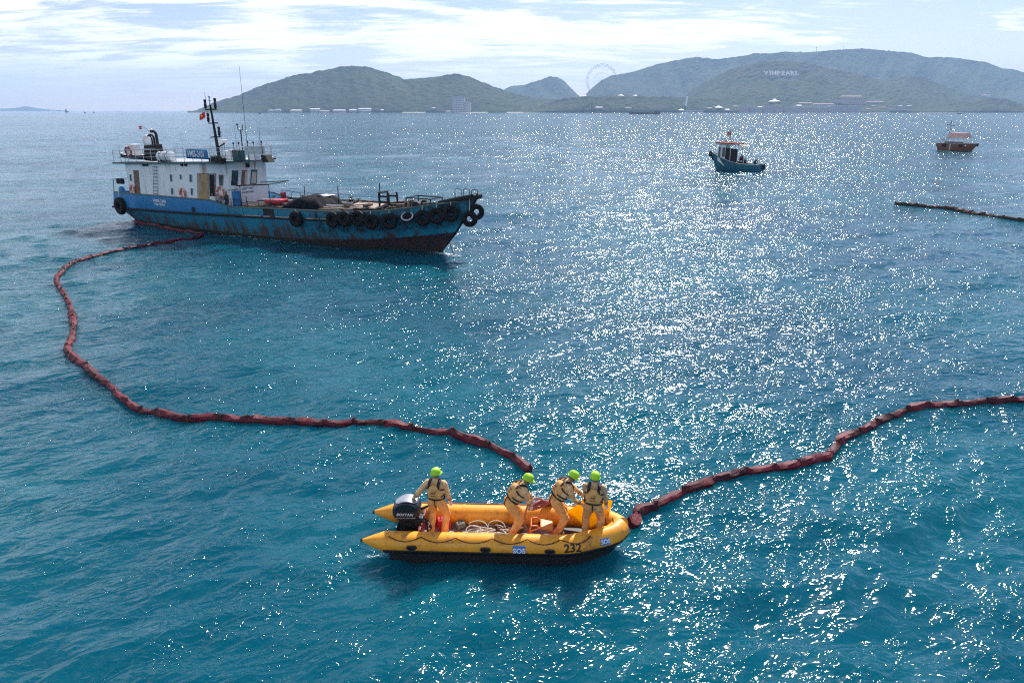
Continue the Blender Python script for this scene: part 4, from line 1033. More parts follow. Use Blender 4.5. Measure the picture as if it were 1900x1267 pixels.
for sg_ in (-1, 1):
    fl_ = lambda L: [Vector((p.x, p.y * sg_, p.z)) for p in L]
    hm_.sheet([fl_(L) for L in lv]); hm_.sheet([fl_(lv[0]), fl_(inner), fl_(deckl)])
tr_ = [[Vector((L[0].x, -L[0].y, L[0].z)), Vector((L[0].x - 0.25, 0, L[0].z)), Vector((L[0].x, L[0].y, L[0].z))] for L in lv]
hm_.sheet(tr_)
ti = [[Vector((q[0].x, -q[0].y, q[0].z)), Vector((q[0].x, 0, q[0].z)), Vector((q[0].x, q[0].y, q[0].z))] for q in (lv[0], inner, deckl)]
hm_.sheet(ti)
hull_o = hm_.build('hull', M_HULL, ship, 32)
dk = MB(); dk.sheet([[Vector((p.x, -p.y + 0.01, p.z - 0.01)) for p in deckl], [Vector((p.x, 0, p.z + 0.04)) for p in deckl], [Vector((p.x, p.y - 0.01, p.z - 0.01)) for p in deckl]]); dk.build('deck', M_DECKS, ship)
for sg_ in (-1, 1):
    rb = MB(); rb.tube([Vector((p.x, sg_ * (p.y + 0.06), p.z)) for p in lv[1][:-1]], 0.10, 8); rb.build('rubbing_strake', M_STEEL_D, ship, 180)
    cp = MB(); cp.tube([Vector((p.x, sg_ * (p.y - 0.06), p.z + 0.03)) for p in lv[0][:-1]], 0.075, 8); cp.build('bulwark_rail', M_STEEL_D if sg_ > 0 else M_DECKG, ship, 180)
# worn pale ledge on top of the strake amidships, in broken lengths
for a, b in ((16.6, 18.6), (19.0, 19.7), (20.3, 22.1), (23.6, 24.8), (25.1, 25.7)):
    m = MB(); m.box(((a + b) / 2, -(3.4 + 0.09), (zi(ZRUB, a) + zi(ZRUB, b)) / 2 + 0.085), (b - a, 0.22, 0.05), Matrix.Rotation(-0.036, 3, 'Y')); m.build('ledge_strip', M_BEIGE, ship)
for px, py, w_, h_ in ((498, 394, 1.2, 0.55), (358.6, 389, 0.45, 0.42)):
    q = s_w(px, py, -3.42); m = MB(); m.box((q.x, -3.40, q.z), (w_, 0.05, h_)); m.build('freeing_port', M_STEEL_D, ship)  # openings not cut; a dark box paints their shaded depth
# vertical frames on the bulwark
for s_ in (14.6, 16.4, 18.2, 20.4, 22.5, 24.4):
    m = MB(); m.box((s_, -3.42, (zi(ZTOP, s_) + zi(ZRUB, s_)) / 2), (0.10, 0.07, zi(ZTOP, s_) - zi(ZRUB, s_) - 0.12)); m.build('bulwark_frame', M_HULL, ship)
# bow: heavy roller beam, hoops
m = MB(); m.tube([(33.9, -0.55, 3.62), (35.6, -0.30, 3.98), (36.9, 0.0, 4.22)], [0.16, 0.20, 0.22], 12); m.build('bow_beam', M_STEEL_D, ship, 50)
m = MB(); m.tube([(36.75, -0.55, 4.20), (36.75, 0.55, 4.20)], 0.20, 12); m.build('bow_roller', M_STEEL_D, ship, 50)
for s_ in (35.2, 35.9, 36.6):
    m = MB(); m.tube([(s_, -0.35, 4.0), (s_, -0.35, 4.62), (s_ + 0.06, -0.25, 4.70), (s_ + 0.25, -0.1, 4.70), (s_ + 0.30, 0.0, 4.62), (s_ + 0.30, 0.0, 4.1)], 0.028, 6); m.build('bow_hoop', M_STEEL_D, ship, 60)
m = MB(); m.tube([(34.2, -0.35, 1.75), (35.5, -0.9, -0.4)], 0.03, 6); m.build('anchor_line', M_STEEL_D, ship)

# deckhouse: plan with chamfered front corners, leaning out a little at the top
def zroof(s_): return 5.36 + 0.038 * s_
PLAN = [(1.1, -3.0, 1.4), (11.3, -3.0, 1.5), (13.6, -1.9, 1.7), (13.6, 1.9, 1.7), (11.3, 3.0, 1.5), (1.1, 3.0, 1.4)]
low = [Vector((a, b, c)) for a, b, c in PLAN]
top = [Vector((a + (0.30 if a > 13 else 0), b * (0.9247 if a > 13 else 1), zroof(a))) for a, b, c in PLAN]
hs_ = MB(); hs_.add(low + top, [tuple(range(5, -1, -1)), tuple(range(6, 12))] + [(i, (i + 1) % 6, 6 + (i + 1) % 6, 6 + i) for i in range(6)])
house = hs_.build('deckhouse', M_HOUSE, ship)
CH_P, CH_N = Vector((11.3, -3.0, 2)), Vector((1.1, -2.3, 0)).normalized()
FR_P = low[2]; FR_N = (top[3] - low[2]).cross(top[2] - low[2]); FR_N = FR_N.normalized() * (1 if FR_N.x < 0 else -1); FR_N = -FR_N if FR_N.x < 0 else FR_N
PLANES = {'side': (Vector((0, -3.0, 0)), Vector((0, -1, 0))), 'chamfer': (CH_P, CH_N), 'front': (FR_P, FR_N)}
def quad_on(plane, x0, x1, y0, y1, out=0.0, lean=0.0, leanb=None):
    p0, nn = PLANES[plane]; lb = lean if leanb is None else leanb
    return [s_plane(x, y, p0, nn) + nn * out for x, y in ((x0, y1), (x1, y1), (x1 + lb, y0), (x0 + lean, y0))]
def panel_on(name, mat_, plane, x0, x1, y0, y1, th=0.03, lean=0.0, leanb=None, parent=None, out=0.012):
    q = quad_on(plane, x0, x1, y0, y1, out, lean, leanb); nn = PLANES[plane][1]
    m = MB(); m.poly_prism(q, nn * th); return m.build(name, mat_, parent or ship)
def window_on(plane, x0, x1, y0, y1, glass, lean=0.0, leanb=None, fr=0.5, frame_m=None):
    q = quad_on(plane, x0, x1, y0, y1, 0.004, lean, leanb); nn = PLANES[plane][1]; c = sum(q, Vector()) / 4
    m = MB(); m.poly_prism(q, nn * 0.02); w_ = m.build('window', glass, ship)
    f_ = MB(); f_.tube([p + nn * 0.02 for p in q], 0.028, 4, closed=True); f_.build('window_frame', frame_m or M_HOUSE, w_)
    return w_
LN = -4.2
window_on('side', 241.5, 245.5, 324, 336, M_GREENGLASS, LN * .27)
panel_on('aft_door', M_WOOD_D, 'side', 252, 261, 316, 361.5, 0.03, LN)
for x0, x1, y0, y1 in ((316, 320.5, 324, 337), (334, 338, 324, 333), (352, 357, 324, 338), (318, 322.5, 349, 361), (354.5, 359, 349.5, 362)):
    window_on('side', x0, x1, y0, y1, M_GREENGLASS, -0.6)
ld = MB(); pn = PLANES['side']
for x0 in (287, 294): ld.tube([s_plane(x0, 364, *pn) + Vector((0, -0.09, 0)), s_plane(x0 - 1.5, 309, *pn) + Vector((0, -0.09, 0))], 0.016, 5)
for k in range(9):
    y = 310 + k * 6.2; ld.tube([s_plane(285.5 + k * 0.17, y, *pn) + Vector((0, -0.09, 0)), s_plane(292.5 + k * 0.17, y, *pn) + Vector((0, -0.09, 0))], 0.022, 5)
ld.build('wall_ladder', M_STEEL_D, ship, 60)
dr = panel_on('wooden_door', M_WOOD, 'chamfer', 369, 388, 323, 370, 0.05, -0.5)
panel_on('doorway', M_STEEL_D, 'chamfer', 389.5, 399, 324, 371, 0.012, -1.0)  # flat dark panel painted for the shade inside the open door
f_ = MB(); q = quad_on('chamfer', 367.6, 400.5, 322, 371, 0.03, -0.8); f_.tube([q[0], q[3], q[2], q[1]], 0.035, 4); f_.build('door_frame', M_WOOD_D, ship)
window_on('chamfer', 407, 413.5, 324.5, 345, M_GLASS, -1.6, 1.6)
window_on('front', 427.5, 441, 316.5, 344.3, M_GLASS, 1.8); 
w2 = window_on('front', 446, 457.5, 316, 343.2, M_WOOD_D, 1.8); w3 = window_on('front', 463, 476, 315, 342, M_GREENGLASS, 1.8)
panel_on('curtain', M_CURTAIN, 'front', 453, 457.5, 318, 342, 0.012, 1.6, None, w2, 0.026); panel_on('pale_pane', M_CURTAIN, 'front', 465.5, 474, 319, 340, 0.012, 1.6, None, w3, 0.026)
for plane, x, y, txt, size in (('front', 432, 352.5, 'NO SMOKING', 0.17), ('front', 460, 350, 'SAFETY FIRST', 0.22), ('front', 460, 356.5, 'NO SMOKING', 0.20)):
    c = s_plane(x, y, *PLANES[plane]) + PLANES[plane][1] * 0.012; me = text_mesh(txt, size, 0.003, bold=0.004)
    lo = link('lettering', me, M_DECKG, ship); lo.matrix_local = frame_matrix(c, (0, 1, 0), PLANES[plane][1].cross(Vector((0, 1, 0))) * (1 if PLANES[plane][1].cross(Vector((0, 1, 0))).z > 0 else -1))
for x, y, txt, size in ((296, 373.5, 'VMSS-2101', 0.40), (297, 380, 'NHA TRANG', 0.25)):
    q = s_w(x, y, -3.43); me = text_mesh(txt, size, 0.006, bold=0.006); lo = link('lettering', me, M_WHITE_PAINT, ship); lo.matrix_local = frame_matrix(q, (1, 0, 0), (0, 0, 1))
# bridge deck slab with overhang, its rails and fittings
sl = [(-0.3, -3.3), (13.2, -3.3), (15.0, -2.0), (15.0, 2.0), (13.2, 3.3), (-0.3, 3.3)]
m = MB(); m.add([Vector((a, b, zroof(a) + 0.004)) for a, b in sl] + [Vector((a, b, zroof(a) + 0.14)) for a, b in sl], [tuple(range(5, -1, -1)), tuple(range(6, 12))] + [(i, (i + 1) % 6, 6 + (i + 1) % 6, 6 + i) for i in range(6)]); m.build('bridge_deck', M_DECKG, ship)
m = MB(); m.add([Vector((a * 0.985 + 0.05, b * 0.96, zroof(a) + 0.142)) for a, b in sl], [tuple(range(6))]); m.build('deck_cover', M_RAIL, ship)
ring = [(-0.15, 3.2), (-0.15, -3.2), (13.1, -3.2), (14.6, -1.95), (14.6, 1.95), (13.1, 3.2), (-0.15, 3.2)]
for (a0, b0), (a1, b1) in zip(ring, ring[1:]):
    L = math.hypot(a1 - a0, b1 - b0); k = max(1, int(round(L / 1.15)))
    for hgt in (0.42, 0.74, 1.05):
        m = MB(); m.bar((a0, b0, zroof(a0) + 0.14 + hgt), (a1, b1, zroof(a1) + 0.14 + hgt), 0.021 if hgt < 1 else 0.028, 6); m.build('rail', M_RAIL, ship)
    for i in range(k):
        u = i / k; s_, w_ = a0 + (a1 - a0) * u, b0 + (b1 - b0) * u
        m = MB(); m.bar((s_, w_, zroof(s_) + 0.13), (s_, w_, zroof(s_) + 1.19), 0.026, 6); m.build('rail_post', M_RAIL, ship)
# funnel casing with three curved exhausts
RZ = lambda s_: zroof(s_) + 0.145
q0 = s_w(268, 300, -1.7); q1 = s_w(291, 300, -1.7); fs, fe = q0.x, q1.x
m = MB(); z0 = RZ(3.5); ztp = s_w(290, 268, -1.7).z
m.hexa([(fs, -1.7, z0), (fe, -1.7, z0), (fe, -0.8, z0), (fs, -0.8, z0)], [(fs + 0.1, -1.6, ztp - 0.15), (fe, -1.6, ztp), (fe, -0.9, ztp), (fs + 0.1, -0.9, ztp - 0.15)])
m.build('funnel_casing', M_STEEL_D, ship, bevel=0.06)
m = MB(); m.tube([(fs - 0.02, -1.72, z0 + 1.0), (fe + 0.02, -1.72, z0 + 1.03)], 0.05, 6); m.build('funnel_band', M_RAIL, ship)
for bx_, by_, th_, r_, back in ((292.5, 268, 244.5, 0.125, 12.5), (287, 267, 251, 0.09, 10.5), (283, 267, 253, 0.07, 9.5)):
    b = s_w(bx_, by_, -1.2); t_ = s_w(bx_ - 2, th_, -1.2); e = s_w(bx_ - back, th_ - 0.3, -1.2)
    m = MB(); m.tube(catmull([b - Vector((0, 0, 0.3)), b, Vector((b.x, -1.2, t_.z - 0.36)), Vector((b.x - 0.06, -1.2, t_.z - 0.12)), Vector((b.x - 0.25, -1.2, t_.z)), e], 5), r_, 10); m.build('exhaust_pipe', M_STEEL_D, ship, 60)
# mast raked aft with yards, lamps and radar
mb_ = s_w(405.5, 284, 0.0); mt_ = s_w(390, 195, 0.0); mt2 = s_w(386.5, 182, 0.0)
mast_p = lambda u: mb_.lerp(mt_, u)
m = MB(); m.tube([Vector((mb_.x, 0, RZ(mb_.x) - 0.02)), mb_, mast_p(0.5), mt_], [0.17, 0.15, 0.11, 0.075], 10); mast = m.build('mast', M_STEEL_D, ship, 60)
for u, hw_, name in ((0.33, 0.62, 'yard'), (0.62, 0.62, 'yard'), (0.90, 0.72, 'yard')):
    c = mast_p(u); m = MB(); m.bar(c - Vector((hw_, 0, 0)), c + Vector((hw_ * 0.9, 0, 0.06)), 0.045, 6); m.bar(c - Vector((0, hw_ * 0.9, 0)), c + Vector((0, hw_ * 0.9, 0)), 0.035, 6); m.build(name, M_STEEL_D, mast)
for u, dx, hh in ((0.90, -0.68, 0.75), (0.90, 0.60, 0.85), (0.62, -0.60, 0.75), (0.33, 0.50, 0.80)):
    c = mast_p(u) + Vector((dx, 0, 0.06)); m = MB()
    m.tube([c, c + Vector((0, 0, 0.12)), c + Vector((0.02, 0, hh * 0.55)), c + Vector((0.02, 0, hh * 0.6)), c + Vector((0.04, 0, hh)), c + Vector((0.04, 0, hh + 0.05))], [0.05, 0.11, 0.12, 0.08, 0.13, 0.03], 10); m.build('mast_lamp', M_STEEL_D, mast, 40)
m = MB(); c = mt_
prof = [(0.0, 0.0), (0.09, 0.0), (0.09, 0.12), (0.05, 0.16), (0.05, 0.30), (0.10, 0.32), (0.10, 0.42), (0.05, 0.46), (0.05, 0.58), (0.10, 0.60), (0.10, 0.72), (0.0, 0.78)]
m.lathe(prof, c, 12); m.build('top_lamp', M_RAIL, mast, 40)
m = MB(); m.bar(c + Vector((-0.45, 0, -0.7)), c + Vector((-0.5, 0, 1.05)), 0.014, 5); m.build('whip_aerial', M_STEEL_D, mast)
rp = s_w(414, 263, 0.0); m = MB(); m.tube([mast_p(0.10), rp + Vector((-0.35, 0, -0.35)), rp + Vector((0, 0, -0.22))], 0.07, 8); m.build('radar_bracket', M_STEEL_D, mast, 60)
m = MB(); m.box(rp + Vector((0, 0, 0.0)), (0.80, 0.35, 0.34)); m.build('radar', M_HOUSE, mast, bevel=0.08)
for (xb, yb, xt, yt, w_, r_) in ((461, 290, 443.5, 121, -0.8, 0.022), (483, 275, 480.5, 236, -0.6, 0.022), (440, 275, 432, 216, 0.6, 0.014), (412, 268, 411, 243, 1.2, 0.014), (391, 270, 389, 254, -1.0, 0.012)):
    b = s_w(xb, yb, w_); t_ = s_w(xt, yt, w_); m = MB(); m.tube([Vector((b.x, w_, RZ(b.x) - 0.01)), b, t_], [r_ * 1.3, r_, r_ * 0.5], 6); m.build('whip_aerial', M_STEEL_D, ship)
b = s_w(452, 297, -0.9); t_ = s_w(446.5, 242, -0.9); m = MB(); m.bar(Vector((b.x, b.y, RZ(b.x))), t_, 0.045, 8); m.tube([t_ + Vector((-0.36, 0, 0.42)), t_ + Vector((-0.30, 0, 0.0)), t_ + Vector((0.26, 0, 0.02)), t_ + Vector((0.26, 0, 0.45))], 0.035, 6); m.box(t_ + Vector((-0.38, 0, 0.46)), (0.16, 0.12, 0.1)); m.build('anemometer_post', M_STEEL_D, ship)
for x, y in ((416, 269), (433, 268.5), (443, 268), (459, 266), (470, 267), (485, 266)):
    t_ = s_w(x, y, -2.1); m = MB(); m.bar(Vector((t_.x, -2.1, RZ(t_.x))), t_, 0.02, 5); m.lathe([(0.0, 0), (0.06, 0.02), (0.07, 0.14), (0.0, 0.2)], t_, 8); m.build('small_lamp_post', M_STEEL_D, ship, 60)
def deck_box(x0, x1, y0, w_, depth, name, mat_, parent=ship, bev=0.03):
    a = s_w(x0, 297, w_); b = s_w(x1, 297, w_); zt = s_w((x0 + x1) / 2, y0, w_).z; zb = RZ((a.x + b.x) / 2)
    m = MB(); m.box(((a.x + b.x) / 2, w_ + depth / 2, (zb + zt) / 2), (b.x - a.x, depth, zt - zb)); return m.build(name, mat_, parent, bevel=bev)
deck_box(432, 443.5, 279, -2.2, 0.7, 'deck_locker', M_DECKG); deck_box(414, 424, 281, -1.6, 0.8, 'deck_locker', M_HOUSE); deck_box(424.5, 431, 279, -1.3, 0.5, 'deck_locker', M_RAIL)
deck_box(461, 473, 284, -1.9, 0.6, 'deck_locker', M_HOUSE)
a = s_w(452, 276, -2.6); b = s_w(490, 276, -2.0); m = MB(); m.poly_prism([Vector((a.x, -2.55, RZ(a.x) + 0.5)), Vector((b.x, -2.0, RZ(b.x) + 0.5)), Vector((b.x, -2.0, RZ(b.x) + 1.12)), Vector((a.x, -2.55, RZ(a.x) + 1.12))], (0.02, 0.03, 0)); m.build('windbreak', M_RAIL, ship)
a = s_w(488, 298, -1.7); m = MB(); m.hexa([(a.x, -1.8, RZ(14) - 0.02), (a.x + 0.75, -1.8, RZ(14) - 0.02), (a.x + 0.75, -1.15, RZ(14) - 0.02), (a.x, -1.15, RZ(14) - 0.02)], [(a.x, -1.8, RZ(14) + 0.55), (a.x + 0.4, -1.8, RZ(14) + 0.55), (a.x + 0.4, -1.15, RZ(14) + 0.55), (a.x, -1.15, RZ(14) + 0.55)]); m.build('console_hood', M_STEEL_D, ship)
c = s_plane(458, 307.5, *PLANES['front']) + FR_N * 0.12; m = MB(); ellipsoid(m, c, (0.16, 0.18, 0.15)); m.box(c + Vector((0, 0, 0.18)), (0.05, 0.5, 0.06)); m.build('floodlight', M_STEEL_D, ship, 60)
for x in (266, 272, 337, 344):
    c = s_w(x, 306.5, -3.1); m = MB(); m.box(c, (0.16, 0.14, 0.18)); m.build('eaves_lamp', M_STEEL_D, ship)
# awning frame and low deck-edge rails in front of the house
m = MB(); P_ = [s_w(x, y, w_) for x, y, w_ in ((444.5, 345, -2.2), (498, 342.5, -2.2))]
for p in P_: m.bar(Vector((p.x, p.y, DZ(p.x))), p, 0.03, 6)
m.bar(P_[0] - Vector((0.4, 0, 0.02)), P_[1], 0.055, 6); m.bar(P_[0] + Vector((0, 2.2, 0.1)), P_[1] + Vector((0, 2.2, 0.1)), 0.04, 6); m.bar(P_[1], P_[1] + Vector((0, 2.2, 0.1)), 0.04, 6); m.build('awning_frame', M_STEEL_D, ship)
# trunk deck with boards, amidships
m = MB(); m.hexa([(15.2, -2.5, 1.7), (27.0, -2.5, 2.0), (27.0, 2.5, 2.0), (15.2, 2.5, 1.7)], [(15.2, -2.35, 2.50), (27.0, -2.35, 2.86), (27.0, 2.35, 2.86), (15.2, 2.35, 2.50)]); m.build('cargo_trunk', M_DECKS, ship)
rg = random.Random(21)
for k in range(17):
    s_ = rg.choice([16.5, 18.0, 22.8, 24.2, 25.2]) + rg.uniform(-0.5, 0.5); w_ = -2.1 + 0.26 * k; L = rg.uniform(2.0, 3.6)
    m = MB(); m.box((s_, w_, 2.50 + (s_ - 15.2) * 0.0305 + 0.05 + 0.012 * (k % 3)), (L, 0.22, 0.05), Matrix.Rotation(rg.uniform(-0.05, 0.05), 3, 'Z') @ Matrix.Rotation(-0.03, 3, 'Y')); m.build('deck_board', M_BEIGE if rg.random() < 0.75 else M_DECKS, ship)
for k, (w_, r_) in enumerate(((-1.5, 0.07), (-0.9, 0.10), (0.2, 0.09), (1.0, 0.07))):
    m = MB(); m.tube([(15.4, w_, 2.68), (27.6, w_, 3.05), (28.4, w_, 2.9)], r_, 8); m.build('cargo_pipe', M_STEEL_D if k % 2 else M_RAIL, ship, 60)
for s_, w_ in ((17.0, -0.5), (19.2, 0.6), (23.2, -0.6), (24.6, 0.5), (26.2, -0.4)):
    m = MB(); z = 2.55 + (s_ - 15.2) * 0.0305; m.lathe([(0.16, 0), (0.16, 0.30), (0.24, 0.32), (0.24, 0.38), (0.05, 0.42), (0.05, 0.56), (0.0, 0.56)], (s_, w_, z), 12)
    m.tube([Vector((s_ + 0.2 * math.cos(a), w_ + 0.2 * math.sin(a), z + 0.55)) for a in [i * 0.7854 for i in range(8)]], 0.02, 5, closed=True); m.build('deck_valve', M_STEEL_D, ship, 50)
for xb, yb, yt in ((565.5, 360, 345), (628, 378, 346), (705.5, 392, 340), (458, 380, 364)):
    b = s_w(xb, yb, -1.2); t_ = s_w(xb - 1.5, yt, -1.2); m = MB(); m.bar(b - Vector((0, 0, 0.6)), t_, 0.035, 6); m.build('deck_post', M_STEEL_D, ship)
# deck-edge rail amidships
for a0, a1 in ((13.9, 16.2), (17.0, 22.0)):
    z = lambda s_: zi(ZTOP, s_) + 0.55
    k = int((a1 - a0) / 1.1)
    for w_ in (-3.3, 3.3):
        m = MB(); m.bar((a0, w_, z(a0)), (a1, w_, z(a1)), 0.022, 6); m.build('deck_rail', M_STEEL_D, ship)
        for i in range(k + 1):
            s_ = a0 + (a1 - a0) * i / k; m = MB(); m.bar((s_, w_, z(s_) - 0.6), (s_, w_, z(s_)), 0.02, 5); m.build('deck_rail_post', M_STEEL_D, ship)
# loose gear lying about on the foredeck
rg = random.Random(77); m = MB()
for k in range(230):
    s_ = rg.uniform(26.5, 34.5); wmax = max(0.2, hb(s_) - 0.5); w_ = rg.uniform(-wmax, wmax); z = DZ(s_) + rg.uniform(0.05, 1.05 if s_ < 31.5 else 0.5); L = rg.uniform(0.25, 1.4); a_ = rg.uniform(0, 3.14)
    d2 = Vector((math.cos(a_) * L / 2, math.sin(a_) * L / 2 * min(1, wmax), rg.uniform(-0.1, 0.22)))
    if rg.random() < 0.7: m.tube([Vector((s_, w_, z)) - d2, Vector((s_, w_, z + rg.uniform(-0.05, 0.12))), Vector((s_, w_, z)) + d2], rg.uniform(0.025, 0.075), 5)
    else: m.box((s_, w_, z), (L * 0.6, 0.35, rg.uniform(0.1, 0.4)), a_)
lg = m.build('loose_deck_gear', M_DECKS, ship); lg['kind'] = 'stuff'
# winch with upright frame, windlass inside its cage, mooring bitts
def bars(name, segs, r_, mat_=M_STEEL_D):
    m = MB(); 
    for a, b in segs: m.bar(a, b, r_, 6)
    return m.build(name, mat_, ship)
a = s_w(705, 392, -1.4); b = s_w(724, 392, -1.4); zt = s_w(706, 358, -1.4).z; zb = a.z - 0.5
winch = bars('winch_frame', [((a.x, -1.4, zb), (a.x, -1.4, zt)), ((b.x, -1.4, zb), (b.x - 0.1, -1.4, zt)), ((a.x, -0.4, zb), (a.x, -0.4, zt)), ((b.x, -0.4, zb), (b.x - 0.1, -0.4, zt)), ((a.x, -1.4, zt - 0.25), (b.x, -1.4, zt - 0.25)), ((a.x, -1.4, zt - 0.65), (b.x, -1.4, zt - 0.65)), ((a.x, -0.4, zt - 0.3), (b.x, -0.4, zt - 0.3)), ((a.x, -1.4, zt), (a.x, -0.4, zt))], 0.075)
m = MB(); m.tube([(b.x - 0.1, -1.6, zb + 0.55), (b.x - 0.1, -1.35, zb + 0.55), (b.x - 0.1, -1.34, zb + 0.55), (b.x - 0.1, -0.45, zb + 0.55), (b.x - 0.1, -0.44, zb + 0.55), (b.x - 0.1, -0.2, zb + 0.55)], [0.45, 0.45, 0.26, 0.26, 0.45, 0.45], 14); m.build('winch_drum', M_STEEL_D, ship, 40)
m = MB(); m.hexa([(b.x + 0.2, -1.7, zb - 0.1), (b.x + 1.4, -1.5, zb), (b.x + 1.4, 0.2, zb), (b.x + 0.2, 0.2, zb - 0.1)], [(b.x + 0.3, -1.4, zb + 0.6), (b.x + 0.9, -1.4, zb + 0.5), (b.x + 0.9, 0, zb + 0.5), (b.x + 0.3, 0, zb + 0.6)]); m.build('winch_base', M_DECKS, ship, bevel=0.05)
c0 = s_w(754, 385, -1.0); c1 = s_w(799, 386, -1.0); zt = s_w(754, 367, -1.0).z; zb = c0.z - 0.35
cg = [Vector((x, w_, 0)) for x in (c0.x, c1.x) for w_ in (-1.0, 0.5)]
bars('windlass_cage', [((p.x, p.y, zb), (p.x, p.y, zt)) for p in cg] + [((cg[0].x, cg[0].y, zt), (cg[1].x, cg[1].y, zt)), ((cg[2].x, cg[2].y, zt), (cg[3].x, cg[3].y, zt)), ((cg[0].x, cg[0].y, zt), (cg[2].x, cg[2].y, zt)), ((cg[1].x, cg[1].y, zt), (cg[3].x, cg[3].y, zt)), ((cg[0].x, cg[0].y, zb + 0.05), (cg[2].x, cg[2].y, zb + 0.05))], 0.045)
m = MB(); xm = (c0.x + c1.x) / 2
m.tube([(xm - 0.3, -0.9, zb + 0.45), (xm - 0.3, -0.55, zb + 0.45), (xm - 0.3, -0.54, zb + 0.45), (xm - 0.3, 0.1, zb + 0.45), (xm - 0.3, 0.11, zb + 0.45), (xm - 0.3, 0.4, zb + 0.45)], [0.36, 0.36, 0.2, 0.2, 0.36, 0.36], 14)
m.box((xm + 0.35, -0.25, zb + 0.35), (0.6, 0.7, 0.7), 0.15); m.box((xm - 0.9, -0.3, zb + 0.25), (0.4, 0.5, 0.5), 0.3)
for k in range(8): m.tube([Vector((xm - 1.0 + 0.28 * k, -0.8 + 0.15 * (k % 3), zb + 0.2)), Vector((xm - 0.8 + 0.27 * k, -0.7 + 0.2 * (k % 2), zb + 0.75 - 0.1 * (k % 3)))], 0.05, 6)
wl = m.build('windlass', M_STEEL_D, ship, 40); wl['kind'] = 'stuff'
for px, w_ in ((690, -2.0), (742, -1.6), (640, -2.6), (815, -0.9)):
    c = s_w(px, 390, w_); z = DZ(c.x); m = MB()
    for dx in (-0.22, 0.22): m.lathe([(0.11, 0), (0.11, 0.72), (0.15, 0.74), (0.15, 0.82), (0.0, 0.82)], (c.x + dx, w_, z), 10)
    m.box((c.x, w_, z + 0.35), (0.6, 0.08, 0.08)); m.build('mooring_bitts', M_STEEL_D, ship, 40)
m = MB(); m.bar((25.6, -1.9, 3.0), (28.6, -1.7, 3.35), 0.06, 6); m.hexa([(26.4, -2.2, 2.95), (29.2, -2.0, 3.05), (29.2, -0.6, 3.05), (26.4, -0.6, 2.95)], [(26.4, -2.2, 3.02), (29.2, -2.0, 3.12), (29.2, -0.6, 3.30), (26.4, -0.6, 3.25)]); m.build('deck_plate', M_BEIGE, ship)
# stern fittings
c = s_w(226, 352, -2.4); m = MB(); z = DZ(0.8); m.lathe([(0.22, 0), (0.22, 0.9), (0.30, 1.1), (0.26, 1.4), (0.16, 1.6), (0.0, 1.65)], (c.x, -2.4, z), 12); m.build('stern_vent', M_HULL, ship, 50)
m = MB(); m.box((c.x, -2.4, z + 2.1), (0.9, 0.35, 0.5)); m.build('stern_winch_head', M_STEEL_D, ship, bevel=0.1)
q = s_w(211, 354, -3.0); m = MB(); m.bar((q.x, -3.0, q.z - 0.2), s_w(210, 333, -3.0), 0.03, 6); m.bar((q.x, 3.0, q.z - 0.2), (q.x, 3.0, q.z + 1.1), 0.03, 6); m.bar((q.x, -3.0, q.z + 1.05), (q.x, 3.0, q.z + 1.05), 0.02, 6); m.build('stern_rail', M_STEEL_D, ship)

# things carried by or hung on the ship, all top-level
def W(p): return SH_M @ Vector(p)
# lettered banner on the rail
q = quad = [s_w(x, y, -3.27) for x, y in ((346, 295), (386, 295), (386, 277.5), (346, 277.5))]
m = MB(); c = sum(quad, Vector()) / 4; bw, bh = quad[1].x - quad[0].x, quad[3].z - quad[0].z; rows = []
for i in range(5): rows.append([(-bw / 2 + bw * j / 12, 0.03 * math.sin(j * 1.1 + i * 0.6), -bh / 2 + bh * i / 4) for j in range(13)])
m.sheet(rows); ban = m.build('banner', M_BANNER, None, 180, loc=W(c + Vector((0, -0.06, 0))), rot=(0, 0, SH_TH)); tag(ban, 'blue name board with white characters on the bridge rail', 'banner')
sf = ban.modifiers.new('thick', 'SOLIDIFY'); sf.thickness = 0.015
me = text_mesh('VMSS-2101', 0.56, 0.006, space=0.95, bold=0.006); lo = link('lettering', me, M_WHITE_PAINT, ban); lo.matrix_local = frame_matrix((0, -0.065, 0), (1, 0, 0), (0, 0, 1)); lo.scale = (0.86, 1.25, 1)
# lifebuoys
def lifebuoy(p, nrm, label):
    m = MB(); m.tube([Vector((0.31 * math.cos(a), 0, 0.36 * math.sin(a))) for a in [k * math.pi / 10 for k in range(20)]], 0.085, 8, closed=True)
    o = m.build('lifebuoy', M_BUOY, None, 180, loc=W(p), rot=(0, 0, SH_TH + math.atan2(nrm[0], -nrm[1]))); tag(o, label, 'lifebuoy', 'lifebuoys hung on the tanker house')
    for a in (0.785, 2.356, 3.927, 5.498):
        b = MB(); b.tube([Vector((0.31 * math.cos(a + d_), 0, 0.36 * math.sin(a + d_))) for d_ in (-0.16, 0.0, 0.16)], 0.091, 8); b.build('reflective_band', M_WHITE_PAINT, o, 180)
    g = MB(); g.tube([Vector((0.40 * math.cos(k * math.pi / 10), -0.03, 0.45 * math.sin(k * math.pi / 10))) for k in range(20)], 0.012, 5, closed=True); g.build('grab_rope', M_ROPE, o, 180)
    return o
lifebuoy(s_w(338.5, 358.5, -3.10) + Vector((0, 0, 0)), (0, -1), 'orange lifebuoy between the lower portholes of the white house')
lifebuoy(s_w(245.5, 352, -3.10), (0, -1), 'orange lifebuoy beside the narrow brown aft door')
p0, nn = PLANES['chamfer']; lifebuoy(s_plane(409.5, 356, p0, nn) + nn * 0.10, (nn.x, nn.y), 'orange lifebuoy beside the open wheelhouse doorway')
